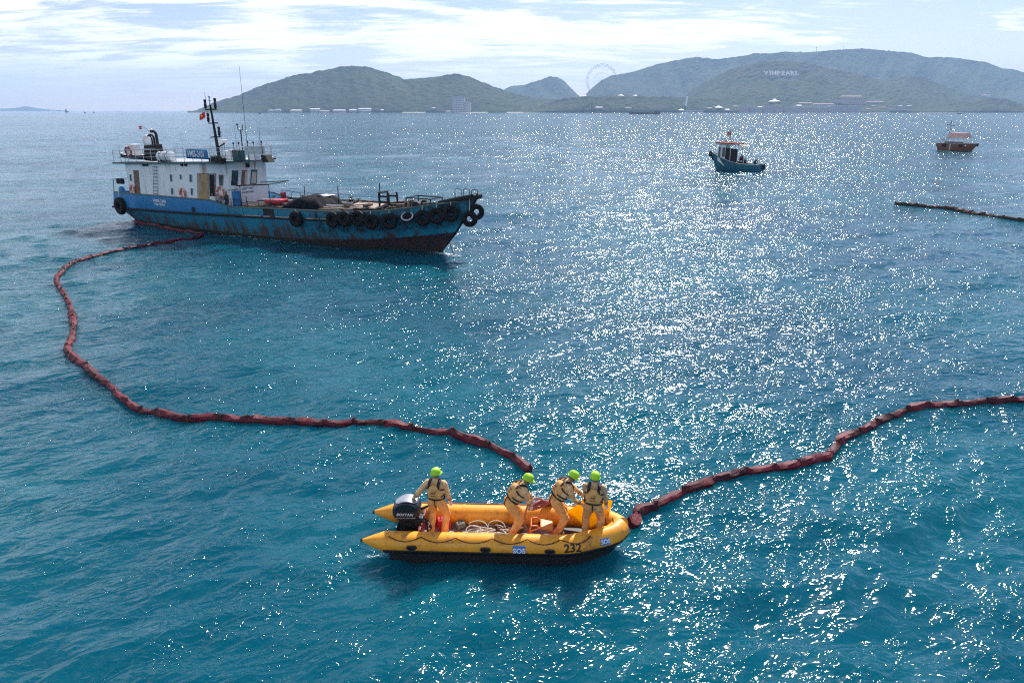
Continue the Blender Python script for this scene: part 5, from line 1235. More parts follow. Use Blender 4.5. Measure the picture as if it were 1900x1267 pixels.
# tyres along the side
tm = MB(); prof_t = []
R0, r0 = 0.375, 0.185
rows = []
for i in range(26):
    a = 2 * math.pi * i / 26; row = []
    for j in range(12):
        b = 2 * math.pi * j / 12; cx = math.copysign(abs(math.cos(b)) ** 0.7, math.cos(b)); sx = math.copysign(abs(math.sin(b)) ** 0.7, math.sin(b))
        rr_ = R0 + r0 * cx + (0.010 if (i % 2 and cx > 0.6) else 0.0); row.append((rr_ * math.cos(a), 0.15 * sx, rr_ * math.sin(a)))
    rows.append(row)
tm.sheet(rows + [rows[0]], closed=True); tyre_me = tm.mesh('tyre', 45); tyre_me.materials.append(M_TYRE)
TG = 'tyre fenders hung along the tanker side'
def tyre(px, py, r_px, label, w_=None, mat_w=False, yaw=None, tilt=0.0, s_fix=None):
    q = s_w(px, py, w_ if w_ is not None else -3.6)
    if w_ is None:
        for _ in range(6): q = s_w(px, py, -(hb(q.x) + 0.19))
    sc = r_px * (SH_M @ q).length / 1160.0 / 0.555
    e = 0.5; ang = math.atan2(hb(q.x + e) - hb(q.x - e), 2 * e) if yaw is None else yaw
    o = inst('tyre', tyre_me, None, W(q), (tilt, 0, SH_TH - ang), (sc, sc, sc)); tag(o, label, 'tyre', TG)
    rp_ = MB(); zt = zi(ZTOP, min(q.x, 36.5)) + 0.1 - q.z
    rp_.tube([(0.0, 0.0, 0.42), (0.0, 0.04, max(0.5, zt / sc))], 0.022, 5); rp_.build('hanging_rope', M_ROPE, o)
    return o
tyre(223, 382.5, 12.5, 'black tyre fender hung alone at the tanker stern')
tyre(549, 406.7, 13, 'black tyre fender below the dark tarpaulin heap')
tyre(617, 408, 13, 'black tyre fender at the aft end of the bow row')
tyre(639.5, 406, 12.5, 'black tyre fender second from the aft end of the bow row')
tyre(664, 405.5, 13, 'black tyre fender third in the bow row, partly behind the next')
tyre(688.5, 412, 13, 'black tyre fender hung low below the upright winch frame')
tyre(722.5, 411, 13.5, 'black tyre fender with pale hub, just aft of the white rimmed tyre')
tw_ = tyre(756, 403, 11, 'tyre with a pale white rim tipped outward on the tanker side', tilt=R(-52))
rim_m = MB(); rim_m.tube([Vector((0.47 * math.cos(a), -0.10, 0.47 * math.sin(a))) for a in [k * math.pi / 13 for k in range(26)]], 0.075, 6, closed=True); rim_m.build('pale_wall', M_TYRE_W, tw_, 180)
tyre(784, 405, 13.5, 'black tyre fender just forward of the white rimmed tyre')
tyre(810, 401, 13.5, 'black tyre fender second from the raked stem')
tyre(836.5, 397, 14, 'black tyre fender nearest the raked stem under the bow rail')
tyre(854, 404, 9.5, 'small black tyre fender tucked behind the stem', w_=0.45, yaw=R(-30))
tyre(871.5, 406.5, 13.5, 'black tyre fender hanging lowest below the bow tip', w_=-0.45, yaw=R(-25))
tyre(884, 393.5, 13.5, 'black tyre fender edge on at the very bow tip', w_=0.2, yaw=R(-48))
# tarpaulin over deck cargo
c = s_w(560, 388, -2.3); m = MB(); nx_, ny_ = 26, 16; rows = []; x0 = s_w(524, 389, -2.3).x; x1 = s_w(597, 389, -2.3).x; zb = 2.62; zt = s_w(560, 359, -0.6).z
for j in range(ny_ + 1):
    row = []
    for i in range(nx_ + 1):
        u = i / nx_; v = j / ny_; x = -(x1 - x0) / 2 + (x1 - x0) * u; y = -2.25 + 3.7 * v
        pk = max(0, 1 - (abs(u - 0.46) / 0.52) ** 1.25) ** 0.75 * max(0, 1 - abs(2 * v - 1) ** 4) ** 0.8
        pk2 = max(0, 1 - (abs(u - 0.72) / 0.30) ** 1.4) ** 0.8 * max(0, 1 - abs(2 * v - 1) ** 3.5) ** 0.8
        h_ = max(pk, 0.93 * pk2); fold = 0.10 * math.sin(14 * math.atan2(v - 0.45, u - 0.5 + 1e-3)) * (1 - h_) * h_ * 3 + 0.06 * mnoise.noise(Vector((u * 7, v * 5, 2)))
        row.append((x + 0.06 * math.sin(v * 19), y, max(0.01, (h_ + fold * 0.9) * (zt - zb))))
    rows.append(row)
m.sheet(rows); tp = m.build('tarpaulin', M_TARP, None, 180, loc=W(((x0 + x1) / 2, -0.2, zb)), rot=(0, 0, SH_TH)); tag(tp, 'dark tarpaulin draped over a heap on the tanker deck', 'tarpaulin')
sf = tp.modifiers.new('thick', 'SOLIDIFY'); sf.thickness = 0.03
m = MB(); L_ = (x1 - x0); rows = []
for j in range(4): rows.append([(L_ * (0.06 + 0.22 * i / 6), -0.55 + 0.36 * j, (zt - zb) * (0.99 + 0.03 * math.sin(i + j) - 0.015 * abs(i - 2))) for i in range(7)])
m.sheet(rows); sh = m.build('pale_sheet', M_HOUSE, tp, 180); sf = sh.modifiers.new('thick', 'SOLIDIFY'); sf.thickness = 0.03
# red crate-boat, drums and bundles forward of the house
a = s_w(495, 377, -1.6); b = s_w(523, 377, -1.6); m = MB(); L_ = b.x - a.x
m.hexa([(-L_ / 2, -0.5, 0), (L_ / 2, -0.5, 0), (L_ / 2, 0.5, 0), (-L_ / 2, 0.5, 0)], [(-L_ / 2 + 0.05, -0.52, 0.34), (L_ / 2 + 0.1, -0.52, 0.38), (L_ / 2 + 0.1, 0.52, 0.38), (-L_ / 2 + 0.05, 0.52, 0.34)])
rc = m.build('red_float', M_RED_PLASTIC, None, loc=W(((a.x + b.x) / 2, -1.4, 2.72)), rot=(0, 0, SH_TH), bevel=0.1); tag(rc, 'bright red flat float lying on deck before the tarpaulin', 'float')
m = MB(); m.tube([(-L_ / 2, -0.55, 0.36), (L_ / 2, -0.55, 0.40)], 0.035, 6); m.build('grab_line', M_WHITE_PAINT, rc)
def drum(p, r_, h_, mat_, label, name='drum', cat='drum'):
    m = MB(); m.lathe([(0, 0), (r_, 0), (r_, h_ * 0.32), (r_ * 1.05, h_ * 0.34), (r_, h_ * 0.37), (r_, h_ * 0.64), (r_ * 1.05, h_ * 0.66), (r_, h_ * 0.69), (r_, h_), (r_ * 0.93, h_), (r_ * 0.93, h_ * 0.97), (0, h_ * 0.97)], (0, 0, 0), 16)
    o = m.build(name, mat_, None, 50, loc=W(p)); tag(o, label, cat)
    c = MB(); c.lathe([(0.04, 0), (0.04, 0.03), (0, 0.03)], (r_ * 0.5, 0, h_ * 0.97), 8); c.build('bung', M_STEEL_D, o); return o
c = s_s(440, 374, 14.3); drum((14.3, c.y, DZ(14.3)), 0.34, max(0.9, s_s(440, 354.5, 14.3).z - DZ(14.3)), M_BANNER, 'blue upright drum standing before the wheelhouse front')
c = s_w(527, 373, 0.9); drum((c.x, 0.9, 2.6), 0.24, 0.7, M_REDDULL, 'dull red drum behind the aft end of the tarpaulin', 'drum')
c = s_w(599, 374, 0.2); drum((c.x, 0.2, 2.75), 0.24, 0.7, M_REDDULL, 'dull red drum at the forward end of the tarpaulin', 'drum')
def coil(p, r_, n_, mat_, label):
    m = MB(); pts = []
    for k in range(n_ * 10): a = k * 0.628; rr_ = r_ * (1 - 0.035 * (k // 10 % 3)); pts.append((rr_ * math.cos(a), rr_ * math.sin(a), 0.04 + 0.0065 * k))
    m.tube(pts, 0.05, 6); o = m.build('rope_coil', mat_, None, 180, loc=W(p)); tag(o, label, 'rope coil'); return o
coil((16.0, -2.6, DZ(16.0)), 0.42, 5, M_ROPE, 'pale rope coil on deck below the house front')
coil((29.6, -1.2, DZ(29.6)), 0.5, 5, M_STEEL_D, 'dark rope coil on the foredeck beside the windlass')
m = MB()
for k in range(7): m.tube([(0.0, 0.1 * k, 0.02 * k), (0.8 + 0.03 * k, 0.1 * k + 0.06, 0.42 + 0.04 * (k % 3))], 0.04, 5)
m.box((0.4, 0.3, 0.05), (1.3, 0.9, 0.1)); c = s_w(640, 379, -0.8)
gr = m.build('grapnel_heap', M_STEEL_D, None, loc=W((c.x, -0.8, 2.72)), rot=(0, 0, SH_TH)); tag(gr, 'dark heap of steel bars on the deck forward of the drum', 'scrap heap'); gr['kind'] = 'stuff'
# liferaft canister, planter, tender on the bridge deck
a = s_w(296, 292, -2.7); b = s_w(321, 292, -2.7); L_ = b.x - a.x; m = MB(); r_ = 0.40
m.tube([(-L_ / 2, 0, 0), (-L_ / 2 + 0.08, 0, 0), (-0.06, 0, 0), (-0.05, 0, 0), (0.05, 0, 0), (0.06, 0, 0), (L_ / 2 - 0.08, 0, 0), (L_ / 2, 0, 0)], [r_ * 0.86, r_, r_, r_ * 1.06, r_ * 1.06, r_, r_, r_ * 0.86], 22)
lr = m.build('liferaft_canister', M_HOUSE, None, 50, loc=W(((a.x + b.x) / 2, -2.7, RZ(5) + 0.50)), rot=(0, 0, SH_TH)); tag(lr, 'white liferaft canister lying on the bridge deck beside the funnel', 'liferaft')
for s_ in (-0.4, 0.4):
    m = MB(); m.tube([(s_, 0.42 * math.cos(t_), 0.42 * math.sin(t_)) for t_ in [k * math.pi / 9 for k in range(18)]], 0.02, 5, closed=True); m.build('strap', M_STEEL_D, lr, 180)
m = MB(); m.box((0, 0, -0.44), (L_ * 0.8, 0.7, 0.12)); m.build('cradle', M_STEEL_D, lr)
a = s_w(389, 299, -3.0); b = s_w(412, 299, -3.0); m = MB(); m.box((0, 0, 0.22), (b.x - a.x, 0.5, 0.44)); 
pl = m.build('planter', M_STEEL_D, None, loc=W(((a.x + b.x) / 2, -2.85, RZ(9))), rot=(0, 0, SH_TH), bevel=0.02); tag(pl, 'black planter box of low plants on the bridge deck edge', 'planter')
m = MB(); rg = random.Random(5)
for k in range(170):
    x = rg.uniform(-0.45, 0.45) * (b.x - a.x); y = rg.uniform(-0.22, 0.22); h_ = rg.uniform(0.10, 0.38); t_ = rg.uniform(0, 6.28); dx, dy = 0.10 * math.cos(t_), 0.10 * math.sin(t_)
    m.add([(x - dy * 0.2, y + dx * 0.2, 0.42), (x + dy * 0.2, y - dx * 0.2, 0.42), (x + dx, y + dy, 0.42 + h_)], [(0, 1, 2)])
lf = m.build('foliage', mat('planter_leaves', (0.030, 0.055, 0.020), 0.7, var=0.4), pl); lf['kind'] = 'stuff'
# tender on its chocks aft
a = s_w(219, 293, -2.3); b = s_w(258, 293, -2.3); L_ = b.x - a.x; m = MB(); rows = []
for k in range(11):
    u = k / 10; wd = 0.72 * min(1, (1 - u) * 3.2 + 0.03) ** 0.5; zb_ = 0.12 + 0.25 * max(0, u - 0.6) ** 1.3; sh_ = 0.52 + 0.16 * u * u
    x = -L_ / 2 + L_ * (1 - u); rows.append([(x, -wd, sh_), (x, -wd * 0.85, 0.30), (x, 0, zb_), (x, wd * 0.85, 0.30), (x, wd, sh_)])
m.sheet(rows); m.add(rows[0], [(0, 1, 2, 3, 4)]); td = m.build('tender', M_STEEL_D, None, 50, loc=W(((a.x + b.x) / 2, -1.9, RZ(1.5) + 0.05)), rot=(0, 0, SH_TH)); tag(td, 'small dark hulled tender with white cabin stowed behind the funnel', 'tender')
m = MB(); m.sheet([[(q[0][0], q[0][1] * 0.97, q[0][2] - 0.04), (q[4][0], q[4][1] * 0.97, q[4][2] - 0.04)] for q in rows]); m.build('deck', M_HOUSE, td)
zc_ = s_w(256, 268, -1.9).z - (RZ(1.5) + 0.05); m = MB(); m.hexa([(-0.1, -0.5, 0.5), (0.85, -0.5, 0.5), (0.85, 0.5, 0.5), (-0.1, 0.5, 0.5)], [(0.05, -0.45, zc_), (0.80, -0.45, zc_), (0.80, 0.45, zc_), (0.05, 0.45, zc_)]); cbn = m.build('cabin', M_HOUSE, td, bevel=0.05)
m = MB(); m.poly_prism([(0.15, -0.49, zc_ - 0.55), (0.72, -0.49, zc_ - 0.55), (0.70, -0.465, zc_ - 0.15), (0.20, -0.465, zc_ - 0.15)], (0, -0.02, 0)); m.build('window', M_GLASS, cbn)
m = MB(); m.tube([(0, 0.0, 0.4), (0.0, -0.55, 0.7), (0.0, -0.55, 1.25), (0, 0.55, 1.25), (0, 0.55, 0.7)], 0.03, 6); m.v = [(v[0] - 0.95, v[1], v[2]) for v in m.v]; m.build('roll_bar', M_RAIL, td, 60)
c = s_w(273, 260, 1.2); m = MB(); m.lathe([(0.0, -0.5), (0.30, -0.48), (0.46, -0.2), (0.48, 0.1), (0.36, 0.38), (0.0, 0.5)], (0, 0, 0), 18)
dm = m.build('radome', M_HOUSE, None, 180, loc=W((c.x, 1.2, c.z)), rot=(0, 0, SH_TH)); dm.parent = ship; dm.matrix_parent_inverse = Matrix.Identity(4); dm.location = (c.x, 1.2, c.z); dm.rotation_euler = (0, 0, 0)
m = MB(); m.bar((c.x, 1.2, RZ(2)), (c.x, 1.2, c.z - 0.4), 0.12, 8); m.build('radome_post', M_RAIL, ship, 60)
m = MB(); m.tube([Vector((0.40 * math.cos(k * math.pi / 10), 0, 0.40 * math.sin(k * math.pi / 10))) for k in range(20)], 0.09, 8, closed=True); c = s_w(238, 281, -2.9)
lb = m.build('lifebuoy', mat('faded_buoy', (0.30, 0.09, 0.07), 0.6, var=0.3, vscale=5), None, 180, loc=W((c.x, -2.9, c.z)), rot=(0, 0, SH_TH)); tag(lb, 'faded dark red lifebuoy on the aft bridge rail', 'lifebuoy', 'lifebuoys hung on the tanker house')
m = MB(); m.tube([Vector((0.40 * math.cos(t_), -0.01, 0.40 * math.sin(t_))) for t_ in (1.3, 1.57, 1.84)], 0.096, 8); m.build('reflective_band', M_WHITE_PAINT, lb, 180)
# flags
M_FLAG = mat('red_flag', (0.55, 0.012, 0.02), 0.7, var=0.1); M_STAR = mat('flag_star', (0.85, 0.60, 0.03), 0.7)
def flag(p, wd, hg, label, tilt, staff=None, star=True, seed=0.0):
    m = MB(); rows = []
    for i in range(7): rows.append([(-wd * j / 10, 0.10 * wd * math.sin(j * 0.9 + i * 0.3 + seed) * j / 10, -hg * i / 6 - tilt * wd * j / 10) for j in range(11)])
    m.sheet(rows); o = m.build('flag', M_FLAG, None, 180, loc=W(p), rot=(0, 0, SH_TH)); tag(o, label, 'flag'); sf = o.modifiers.new('thick', 'SOLIDIFY'); sf.thickness = 0.01
    s_ = MB(); pts = []
    for k in range(10): a = math.pi / 2 + k * math.pi / 5; rr_ = hg * (0.30 if k % 2 == 0 else 0.12); pts.append((-wd * 0.5 + rr_ * math.cos(a), -0.14 * wd, -hg * 0.5 - tilt * wd * 0.5 + rr_ * math.sin(a)))
    s_.poly_prism(pts, (0, -0.005, 0)); s_.build('star', M_STAR, o)
    return o
flag(s_w(380, 207.5, 0.0), 0.72, 0.48, 'red flag flying from the tanker mast', 0.35, seed=0.5)
flag(s_w(262, 234, -0.6), 0.36, 0.30, 'small red flag on a staff above the funnel pipes', 0.05, seed=2.0)
b = s_w(283, 247, -0.6); m = MB(); m.bar(b, s_w(262, 233.5, -0.6), 0.015, 5); m.build('flag_staff', M_STEEL_D, ship)
# people on the tanker
SHG = 'people on the tanker deck'
MN = mat('navy_cloth', (0.02, 0.028, 0.05), 0.85, var=0.3, vscale=9); MGR = mat('grey_cloth', (0.26, 0.27, 0.30), 0.85, var=0.25, vscale=9); MDK = mat('charcoal_cloth', (0.035, 0.025, 0.024), 0.85, var=0.3, vscale=9); MWH = mat('white_cap', (0.7, 0.7, 0.7), 0.8); MRD = mat('rust_shirt', (0.30, 0.06, 0.04), 0.85, var=0.2)
def ship_person(px, py, w_, face, label, mats, sc=1.0, **kw):
    c = s_w(px, py, w_); z = DZ(c.x) + 0.03
    return person(W((c.x, w_, z)), SH_TH + face, label, SHG, mats, voxel=0.024, scale=sc, **kw)
ship_person(406.5, 385, -2.6, R(-80), 'person in grey shirt and white cap by the wheelhouse doorway', (MGR, MN, SKIN, M_BOOT), 1.0, hat=MWH, hands=((0.25, 0.22, 0.95), (0.2, -0.25, 0.9)))
ship_person(423.5, 389, -2.9, R(-95), 'person in dark clothes standing at the bulwark before the house', (MDK, MN, SKIN, M_BOOT), 0.95, hands=((0.3, 0.12, 1.05), (0.3, -0.12, 1.05)))
ship_person(396, 378, -2.75, R(-70), 'person in pale shirt inside the dark open doorway', (MWH, MDK, SKIN, M_BOOT), 0.97)
# ------------------------------------------------------------------ two small boats in the sun glitter
M_TEAL = mat('teal_boat_paint', (0.012, 0.14, 0.21), 0.5, var=0.25, vscale=1.5, dirt=(0.012, 0.04, 0.055, 1), dirt_amt=0.4, dscale=1.5, streak=True)
M_BRICK = mat('brick_red_boat_paint', (0.24, 0.085, 0.045), 0.55, var=0.25, vscale=1.5, dirt=(0.06, 0.02, 0.015, 1), dirt_amt=0.4, dscale=1.5)
M_WHEELW = mat('white_cabin_paint', (0.70, 0.70, 0.69), 0.5, var=0.1, vscale=2, dirt=(0.3, 0.22, 0.16, 1), dirt_amt=0.25)
M_ROOFR = mat('red_roof_edge', (0.42, 0.06, 0.035), 0.55, var=0.2)
def small_hull(root, L, B, zs, zb, mat_, rake=1.2, transom=0.25):
    """stern at x = 0, bow at x = L; zs / zb freeboard at stern and bow"""
    lv2 = []
    def half(u): return B / 2 * (min(1.0, 0.82 + 0.5 * u) if u < 0.35 else max(0.0, 1 - ((u - 0.35) / 0.65) ** 2.3)) 
    shr = lambda u: zs + (zb - zs) * max(0, (u - 0.2) / 0.8) ** 1.9
    for k, (zf, wf, r_, t_) in enumerate(((1.0, 1.0, rake, -transom), (0.45, 0.95, rake * 0.45, -transom * 0.5), (0.0, 0.82, 0.0, 0.0), (-0.6, 0.5, -0.9, 0.4))):
        row = []
        for i in range(25):
            u = i / 24; x = t_ + (L + r_ - t_) * u; z = shr(u) * zf if zf >= 0 else zf
            row.append(Vector((x, half(u) * (wf if u < 0.9 else wf * (1 - 0.3 * (u - 0.9) / 0.1 * (1 - max(zf, 0)))) + 0.015, z)))
        lv2.append(row)
    inn = [Vector((p.x * (1 if 0 < i < 24 else 1), max(0.01, p.y - 0.09), p.z)) for i, p in enumerate(lv2[0])]
    dkl = [Vector((p.x, p.y, p.z - (0.45 if i < 19 else 0.2))) for i, p in enumerate(inn)]
    m = MB()
    for sg_ in (-1, 1):
        f_ = lambda r_: [Vector((p.x, p.y * sg_, p.z)) for p in r_]
        m.sheet([f_(r_) for r_ in lv2]); m.sheet([f_(lv2[0]), f_(inn), f_(dkl)])
    m.sheet([[Vector((r_[0].x, -r_[0].y, r_[0].z)), Vector((r_[0].x, r_[0].y, r_[0].z))] for r_ in lv2])
    m.sheet([[Vector((r_[0].x, -r_[0].y, r_[0].z)), Vector((r_[0].x, r_[0].y, r_[0].z))] for r_ in (lv2[0], inn, dkl)])
    h = m.build('hull', mat_, root, 40)
    d_ = MB(); d_.sheet([[Vector((p.x, -p.y + 0.005, p.z)) for p in dkl], [Vector((p.x, p.y - 0.005, p.z)) for p in dkl]]); d_.build('deck', M_DECKS, root)
    for sg_ in (-1, 1):
        g = MB(); g.tube([Vector((p.x, sg_ * (p.y - 0.02), p.z + 0.03)) for p in lv2[0]], 0.055, 6); g.build('gunwale', M_RAIL, root, 180)
    return shr, half
def place_boat(name, stern_px, bow_px, label, cat='boat'):
    a = at(*stern_px); b = at(*bow_px); d_ = b - a
    return empty(name, a, math.atan2(d_.y, d_.x), label, cat), d_.length
# blue work boat
bb, L = place_boat('work_boat', (1411, 319), (1328, 314.5), 'small blue work boat with white cabin and red roof edge, people aboard')
shr, half_ = small_hull(bb, L, 2.9, 1.15, 3.05, M_TEAL, 1.1, 0.15)
BM = Matrix.Translation(bb.location) @ Matrix.Rotation(bb.rotation_euler.z, 4, 'Z'); BI = BM.inverted()
def b_at(px, py, w_, I=None, M=None):
    o_ = I @ Vector((0, 0, CAM_H)); d_ = I.to_3x3() @ ray(px, py); t = (w_ - o_.y) / d_.y; return o_ + d_ * t
q = lambda px, py, w_=0.0: b_at(px, py, w_, BI)
xr0 = q(1374, 275).x; x0 = q(1351, 275).x; x1 = q(1336, 275).x; zr = q(1352, 269, 0.9).z
m = MB(); m.hexa([(x0, -1.0, 0.7), (x1, -0.75, 1.6), (x1, 0.75, 1.6), (x0, 1.0, 0.7)], [(x0, -1.0, zr), (x1 - 0.1, -0.9, zr), (x1 - 0.1, 0.9, zr), (x0, 1.0, zr)]); cb_ = m.build('cabin', M_WHEELW, bb, bevel=0.03)
for xa, xb_, za, zb_ in ((0.06, 0.40, 0.42, 0.86), (0.66, 0.86, 0.40, 0.90)):
    for w_ in (-1, 1):
        X0 = x0 + (x1 - x0) * xa; X1 = x0 + (x1 - x0) * xb_; m = MB(); m.poly_prism([(X0, w_ * 1.0, 0.8 + (zr - 0.8) * za), (X1, w_ * 0.985, 0.8 + (zr - 0.8) * za), (X1, w_ * 0.96, 0.8 + (zr - 0.8) * zb_), (X0, w_ * 0.98, 0.8 + (zr - 0.8) * zb_)], (0, w_ * 0.03, 0)); m.build('window', M_GLASS, cb_)
m = MB(); m.poly_prism([(xr0, -1.25, zr), (x1 + 0.35, -1.1, zr + 0.06), (x1 + 0.35, 1.1, zr + 0.06), (xr0, 1.25, zr)], (0, 0, 0.10)); rf = m.build('roof', M_WHEELW, bb)
for w_ in (-1.0, 1.0):
    for xx in (x0 - 0.9, xr0):
        m = MB(); m.bar((xx, w_, 0.7), (xx, w_, zr), 0.05, 6); m.build('roof_post', M_WHEELW, bb)
m = MB(); m.box((x0 - 0.75, 0.25, 1.35), (0.6, 1.2, 1.3)); m.box((x0 - 1.5, 0.5, 1.0), (0.5, 0.6, 0.9)); m.build('dark_interior_boxes', M_STEEL_D, bb, bevel=0.05)  # dark boxes added to make the space under the roof read as shaded
m = MB(); m.poly_prism([(xr0, 0.98, 1.3), (x0, 0.98, 1.3), (x0, 0.98, zr - 0.5), (xr0, 0.98, zr - 0.7)], (0, 0.04, 0)); m.build('dark_interior_sheet', M_STEEL_D, bb)  # dark sheet standing in for the shade inside the open wheelhouse
m = MB(); m.tube([(xr0, -1.25, zr + 0.2), (x1 + 0.35, -1.12, zr + 0.30), (x1 + 0.35, 1.12, zr + 0.30), (xr0, 1.25, zr + 0.2)], 0.14, 6, closed=True); m.build('roof_edge', M_ROOFR, rf)
m = MB(); aw = q(1388, 272).x; m.poly_prism([(aw, -1.1, zr - 0.25), (xr0 + 0.02, -1.2, zr + 0.02), (xr0 + 0.02, 1.2, zr + 0.02), (aw, 1.1, zr - 0.25)], (0, 0, 0.05)); m.build('awning', M_BEIGE, bb)
for w_ in (-1.0, 1.0):
    m = MB(); m.bar((aw + 0.1, w_, 0.7), (aw + 0.1, w_, zr - 0.24), 0.03, 6); m.build('awning_post', M_RAIL, bb)
t_ = q(1356, 240); m = MB(); m.bar((q(1355, 262).x, 0, zr + 0.08), t_, 0.045, 6); m.bar(Vector((t_.x - 0.35, 0, zr + 0.1)), Vector((t_.x - 0.35, 0, zr + 0.7)), 0.03, 5); ms = m; m.build('mast', M_STEEL_D, bb)
for dx in (-0.55, 0.55):
    m = MB(); m.bar((t_.x + dx, 0.3, zr + 0.08), (t_.x + dx, 0.3, zr + 0.5), 0.03, 5); m.lathe([(0, 0), (0.11, 0.05), (0.11, 0.2), (0, 0.26)], (t_.x + dx, 0.3, zr + 0.48), 8); m.build('roof_lamp', M_STEEL_D, bb)
def plain_flag(p, wd, hg, rz, label):
    m = MB(); m.sheet([[(-wd * j / 6, 0.08 * wd * math.sin(j * 1.1 + i * 0.4), -hg * i / 4) for j in range(7)] for i in range(5)]); o = m.build('flag', M_FLAG, None, 180, loc=p, rot=(0, 0, rz)); sf = o.modifiers.new('t', 'SOLIDIFY'); sf.thickness = 0.01; tag(o, label, 'flag')
    s_ = MB(); s_.lathe([(0, 0), (hg * 0.22, 0.0), (hg * 0.22, 0.01), (0, 0.01)], (0, 0, 0), 5, Matrix.Rotation(R(90), 3, 'X')); s_.v = [(v[0] - wd / 2, v[1] - 0.09 * wd, v[2] - hg / 2) for v in s_.v]; s_.build('star', M_STAR, o); return o
plain_flag(BM @ q(1356, 245), 0.6, 0.55, 0.1, 'dark red flag on the small blue work boat mast')
def hang_tyre(p, rz, sc, label, grp):
    o = inst('tyre', tyre_me, None, p, (0, 0, rz), (sc,) * 3); tag(o, label, 'tyre', grp)
    s_ = MB(); s_.tube([(0, 0.0, 0.40), (0, 0.12, 0.75)], 0.02, 5); s_.build('hanging_rope', M_ROPE, o); return o
WBG = 'tyre fenders on the blue work boat'
hang_tyre(BM @ q(1319, 285.5, -0.3), 0.7, 0.95, 'tyre fender at the top of the work boat bow', WBG)
hang_tyre(BM @ q(1324.5, 292, -0.65), 0.5, 0.95, 'tyre fender on the work boat bow, below the topmost one', WBG)
hang_tyre(BM @ Vector((-0.32, -0.5, 0.75)), bb.rotation_euler.z + math.pi / 2, 0.9, 'tyre fender at the square stern of the work boat', WBG)
BPG = 'people on the blue work boat'
MOR = mat('salmon_cloth', (0.42, 0.11, 0.08), 0.85, var=0.2); MGN = mat('olive_cloth', (0.07, 0.075, 0.045), 0.85, var=0.3)
def boat_person(root_M, rz, x, w_, z, face, label, grp, mats, **kw):
    return person(root_M @ Vector((x, w_, z)), rz + face, label, grp, mats, voxel=0.03, **kw)
brz = bb.rotation_euler.z
for px, w_, face, lab, mt, kw in ((1374.5, -0.55, 1.9, 'person in salmon shirt standing under the work boat awning', (MOR, MDK, SKIN, M_BOOT), {}),
        (1377.5, 0.2, 0.5, 'person in dark clothes standing behind the salmon shirt', (MDK, MDK, SKIN, M_BOOT), {'hat': MN}),
        (1400.5, -0.3, 2.9, 'person in dark clothes bending over at the work boat stern', (MN, MN, SKIN, M_BOOT), dict(lean=R(42), hands=((0.55, 0.25, 0.55), (0.55, -0.25, 0.55)), pelvis=0.12, feet=((0.1, 0.18), (-0.1, -0.18)))),
        (1382, -0.75, 2.0, 'person in olive crouching against the bulwark amidships', (MGN, MDK, SKIN, M_BOOT), dict(lean=R(35), pelvis=0.38, hands=((0.5, 0.2, 0.4), (0.5, -0.2, 0.4)))),
        (1354, -1.08, 2.2, 'person in olive leaning beside the cabin of the work boat', (MGN, MN, SKIN, M_BOOT), dict(lean=R(38), pelvis=0.15, hands=((0.5, 0.2, 0.55), (0.5, -0.2, 0.55))))):
    X = q(px, 300, w_).x; zf = shr(max(0, X / L)) - 0.42; boat_person(BM, brz, X, w_, zf, face, lab, BPG, mt, **kw)
m = MB(); rg = random.Random(31)
for k in range(60):
    a = Vector((rg.uniform(0.8, 5.2), rg.uniform(-0.9, 0.9), 0.75 + rg.uniform(0, 0.35))); m.box(a, (rg.uniform(0.2, 0.7), rg.uniform(0.2, 0.5), rg.uniform(0.12, 0.35)), rg.uniform(0, 3))
nt_ = m.build('net_heap', M_DECKS, None, loc=bb.location, rot=(0, 0, brz)); tag(nt_, 'dark heap of nets and gear on the work boat deck', 'net heap'); nt_['kind'] = 'stuff'

# brick red passenger boat near the right edge
rb_, L = place_boat('passenger_boat', (1743, 278.5), (1803, 281), 'small brick red passenger boat with white cabin and pink awning')
shr, half_ = small_hull(rb_, L, 3.2, 1.75, 1.95, M_BRICK, 1.2, 0.5)
RM = Matrix.Translation(rb_.location) @ Matrix.Rotation(rb_.rotation_euler.z, 4, 'Z'); RI = RM.inverted()
q = lambda px, py, w_=0.0: b_at(px, py, w_, RI)
x0, x1 = q(1754, 262).x, q(1798, 262).x; zl = 1.5; zr = q(1776, 256, -1.2).z
m = MB(); m.hexa([(x0, -1.2, zl - 0.3), (x1, -1.1, zl - 0.3), (x1, 1.1, zl - 0.3), (x0, 1.2, zl - 0.3)], [(x0 - 0.2, -1.15, zr - 0.9), (x1 - 0.2, -1.0, zr - 0.9), (x1 - 0.2, 1.0, zr - 0.9), (x0 - 0.2, 1.15, zr - 0.9)]); cb_ = m.build('cabin', M_WHEELW, rb_, bevel=0.03)
for k in range(5):
    X0 = x0 + (x1 - x0) * (0.03 + 0.195 * k)
    for w_ in (-1.13, 1.13):
        m = MB(); m.bar((X0, w_, zl + 0.2), (X0 + 0.1, w_ * 0.98, zr + 0.05), 0.05, 5); m.build('awning_post', M_WHEELW, rb_)
        if k < 4:
            m = MB(); m.poly_prism([(X0 + 0.2, w_ * 1.01, zr - 1.55), (X0 + 1.35, w_ * 1.0, zr - 1.55), (X0 + 1.35, w_ * 0.985, zr - 1.0), (X0 + 0.2, w_ * 0.985, zr - 1.0)], (0, 0.05 * (1 if w_ > 0 else -1), 0)); m.build('window', M_GLASS, cb_)
M_PINK = mat('pink_awning', (0.62, 0.38, 0.33), 0.75, var=0.15)
m = MB(); xa = q(1765, 250).x; xb_ = q(1796, 250).x; zt = q(1778, 246.5, 0).z
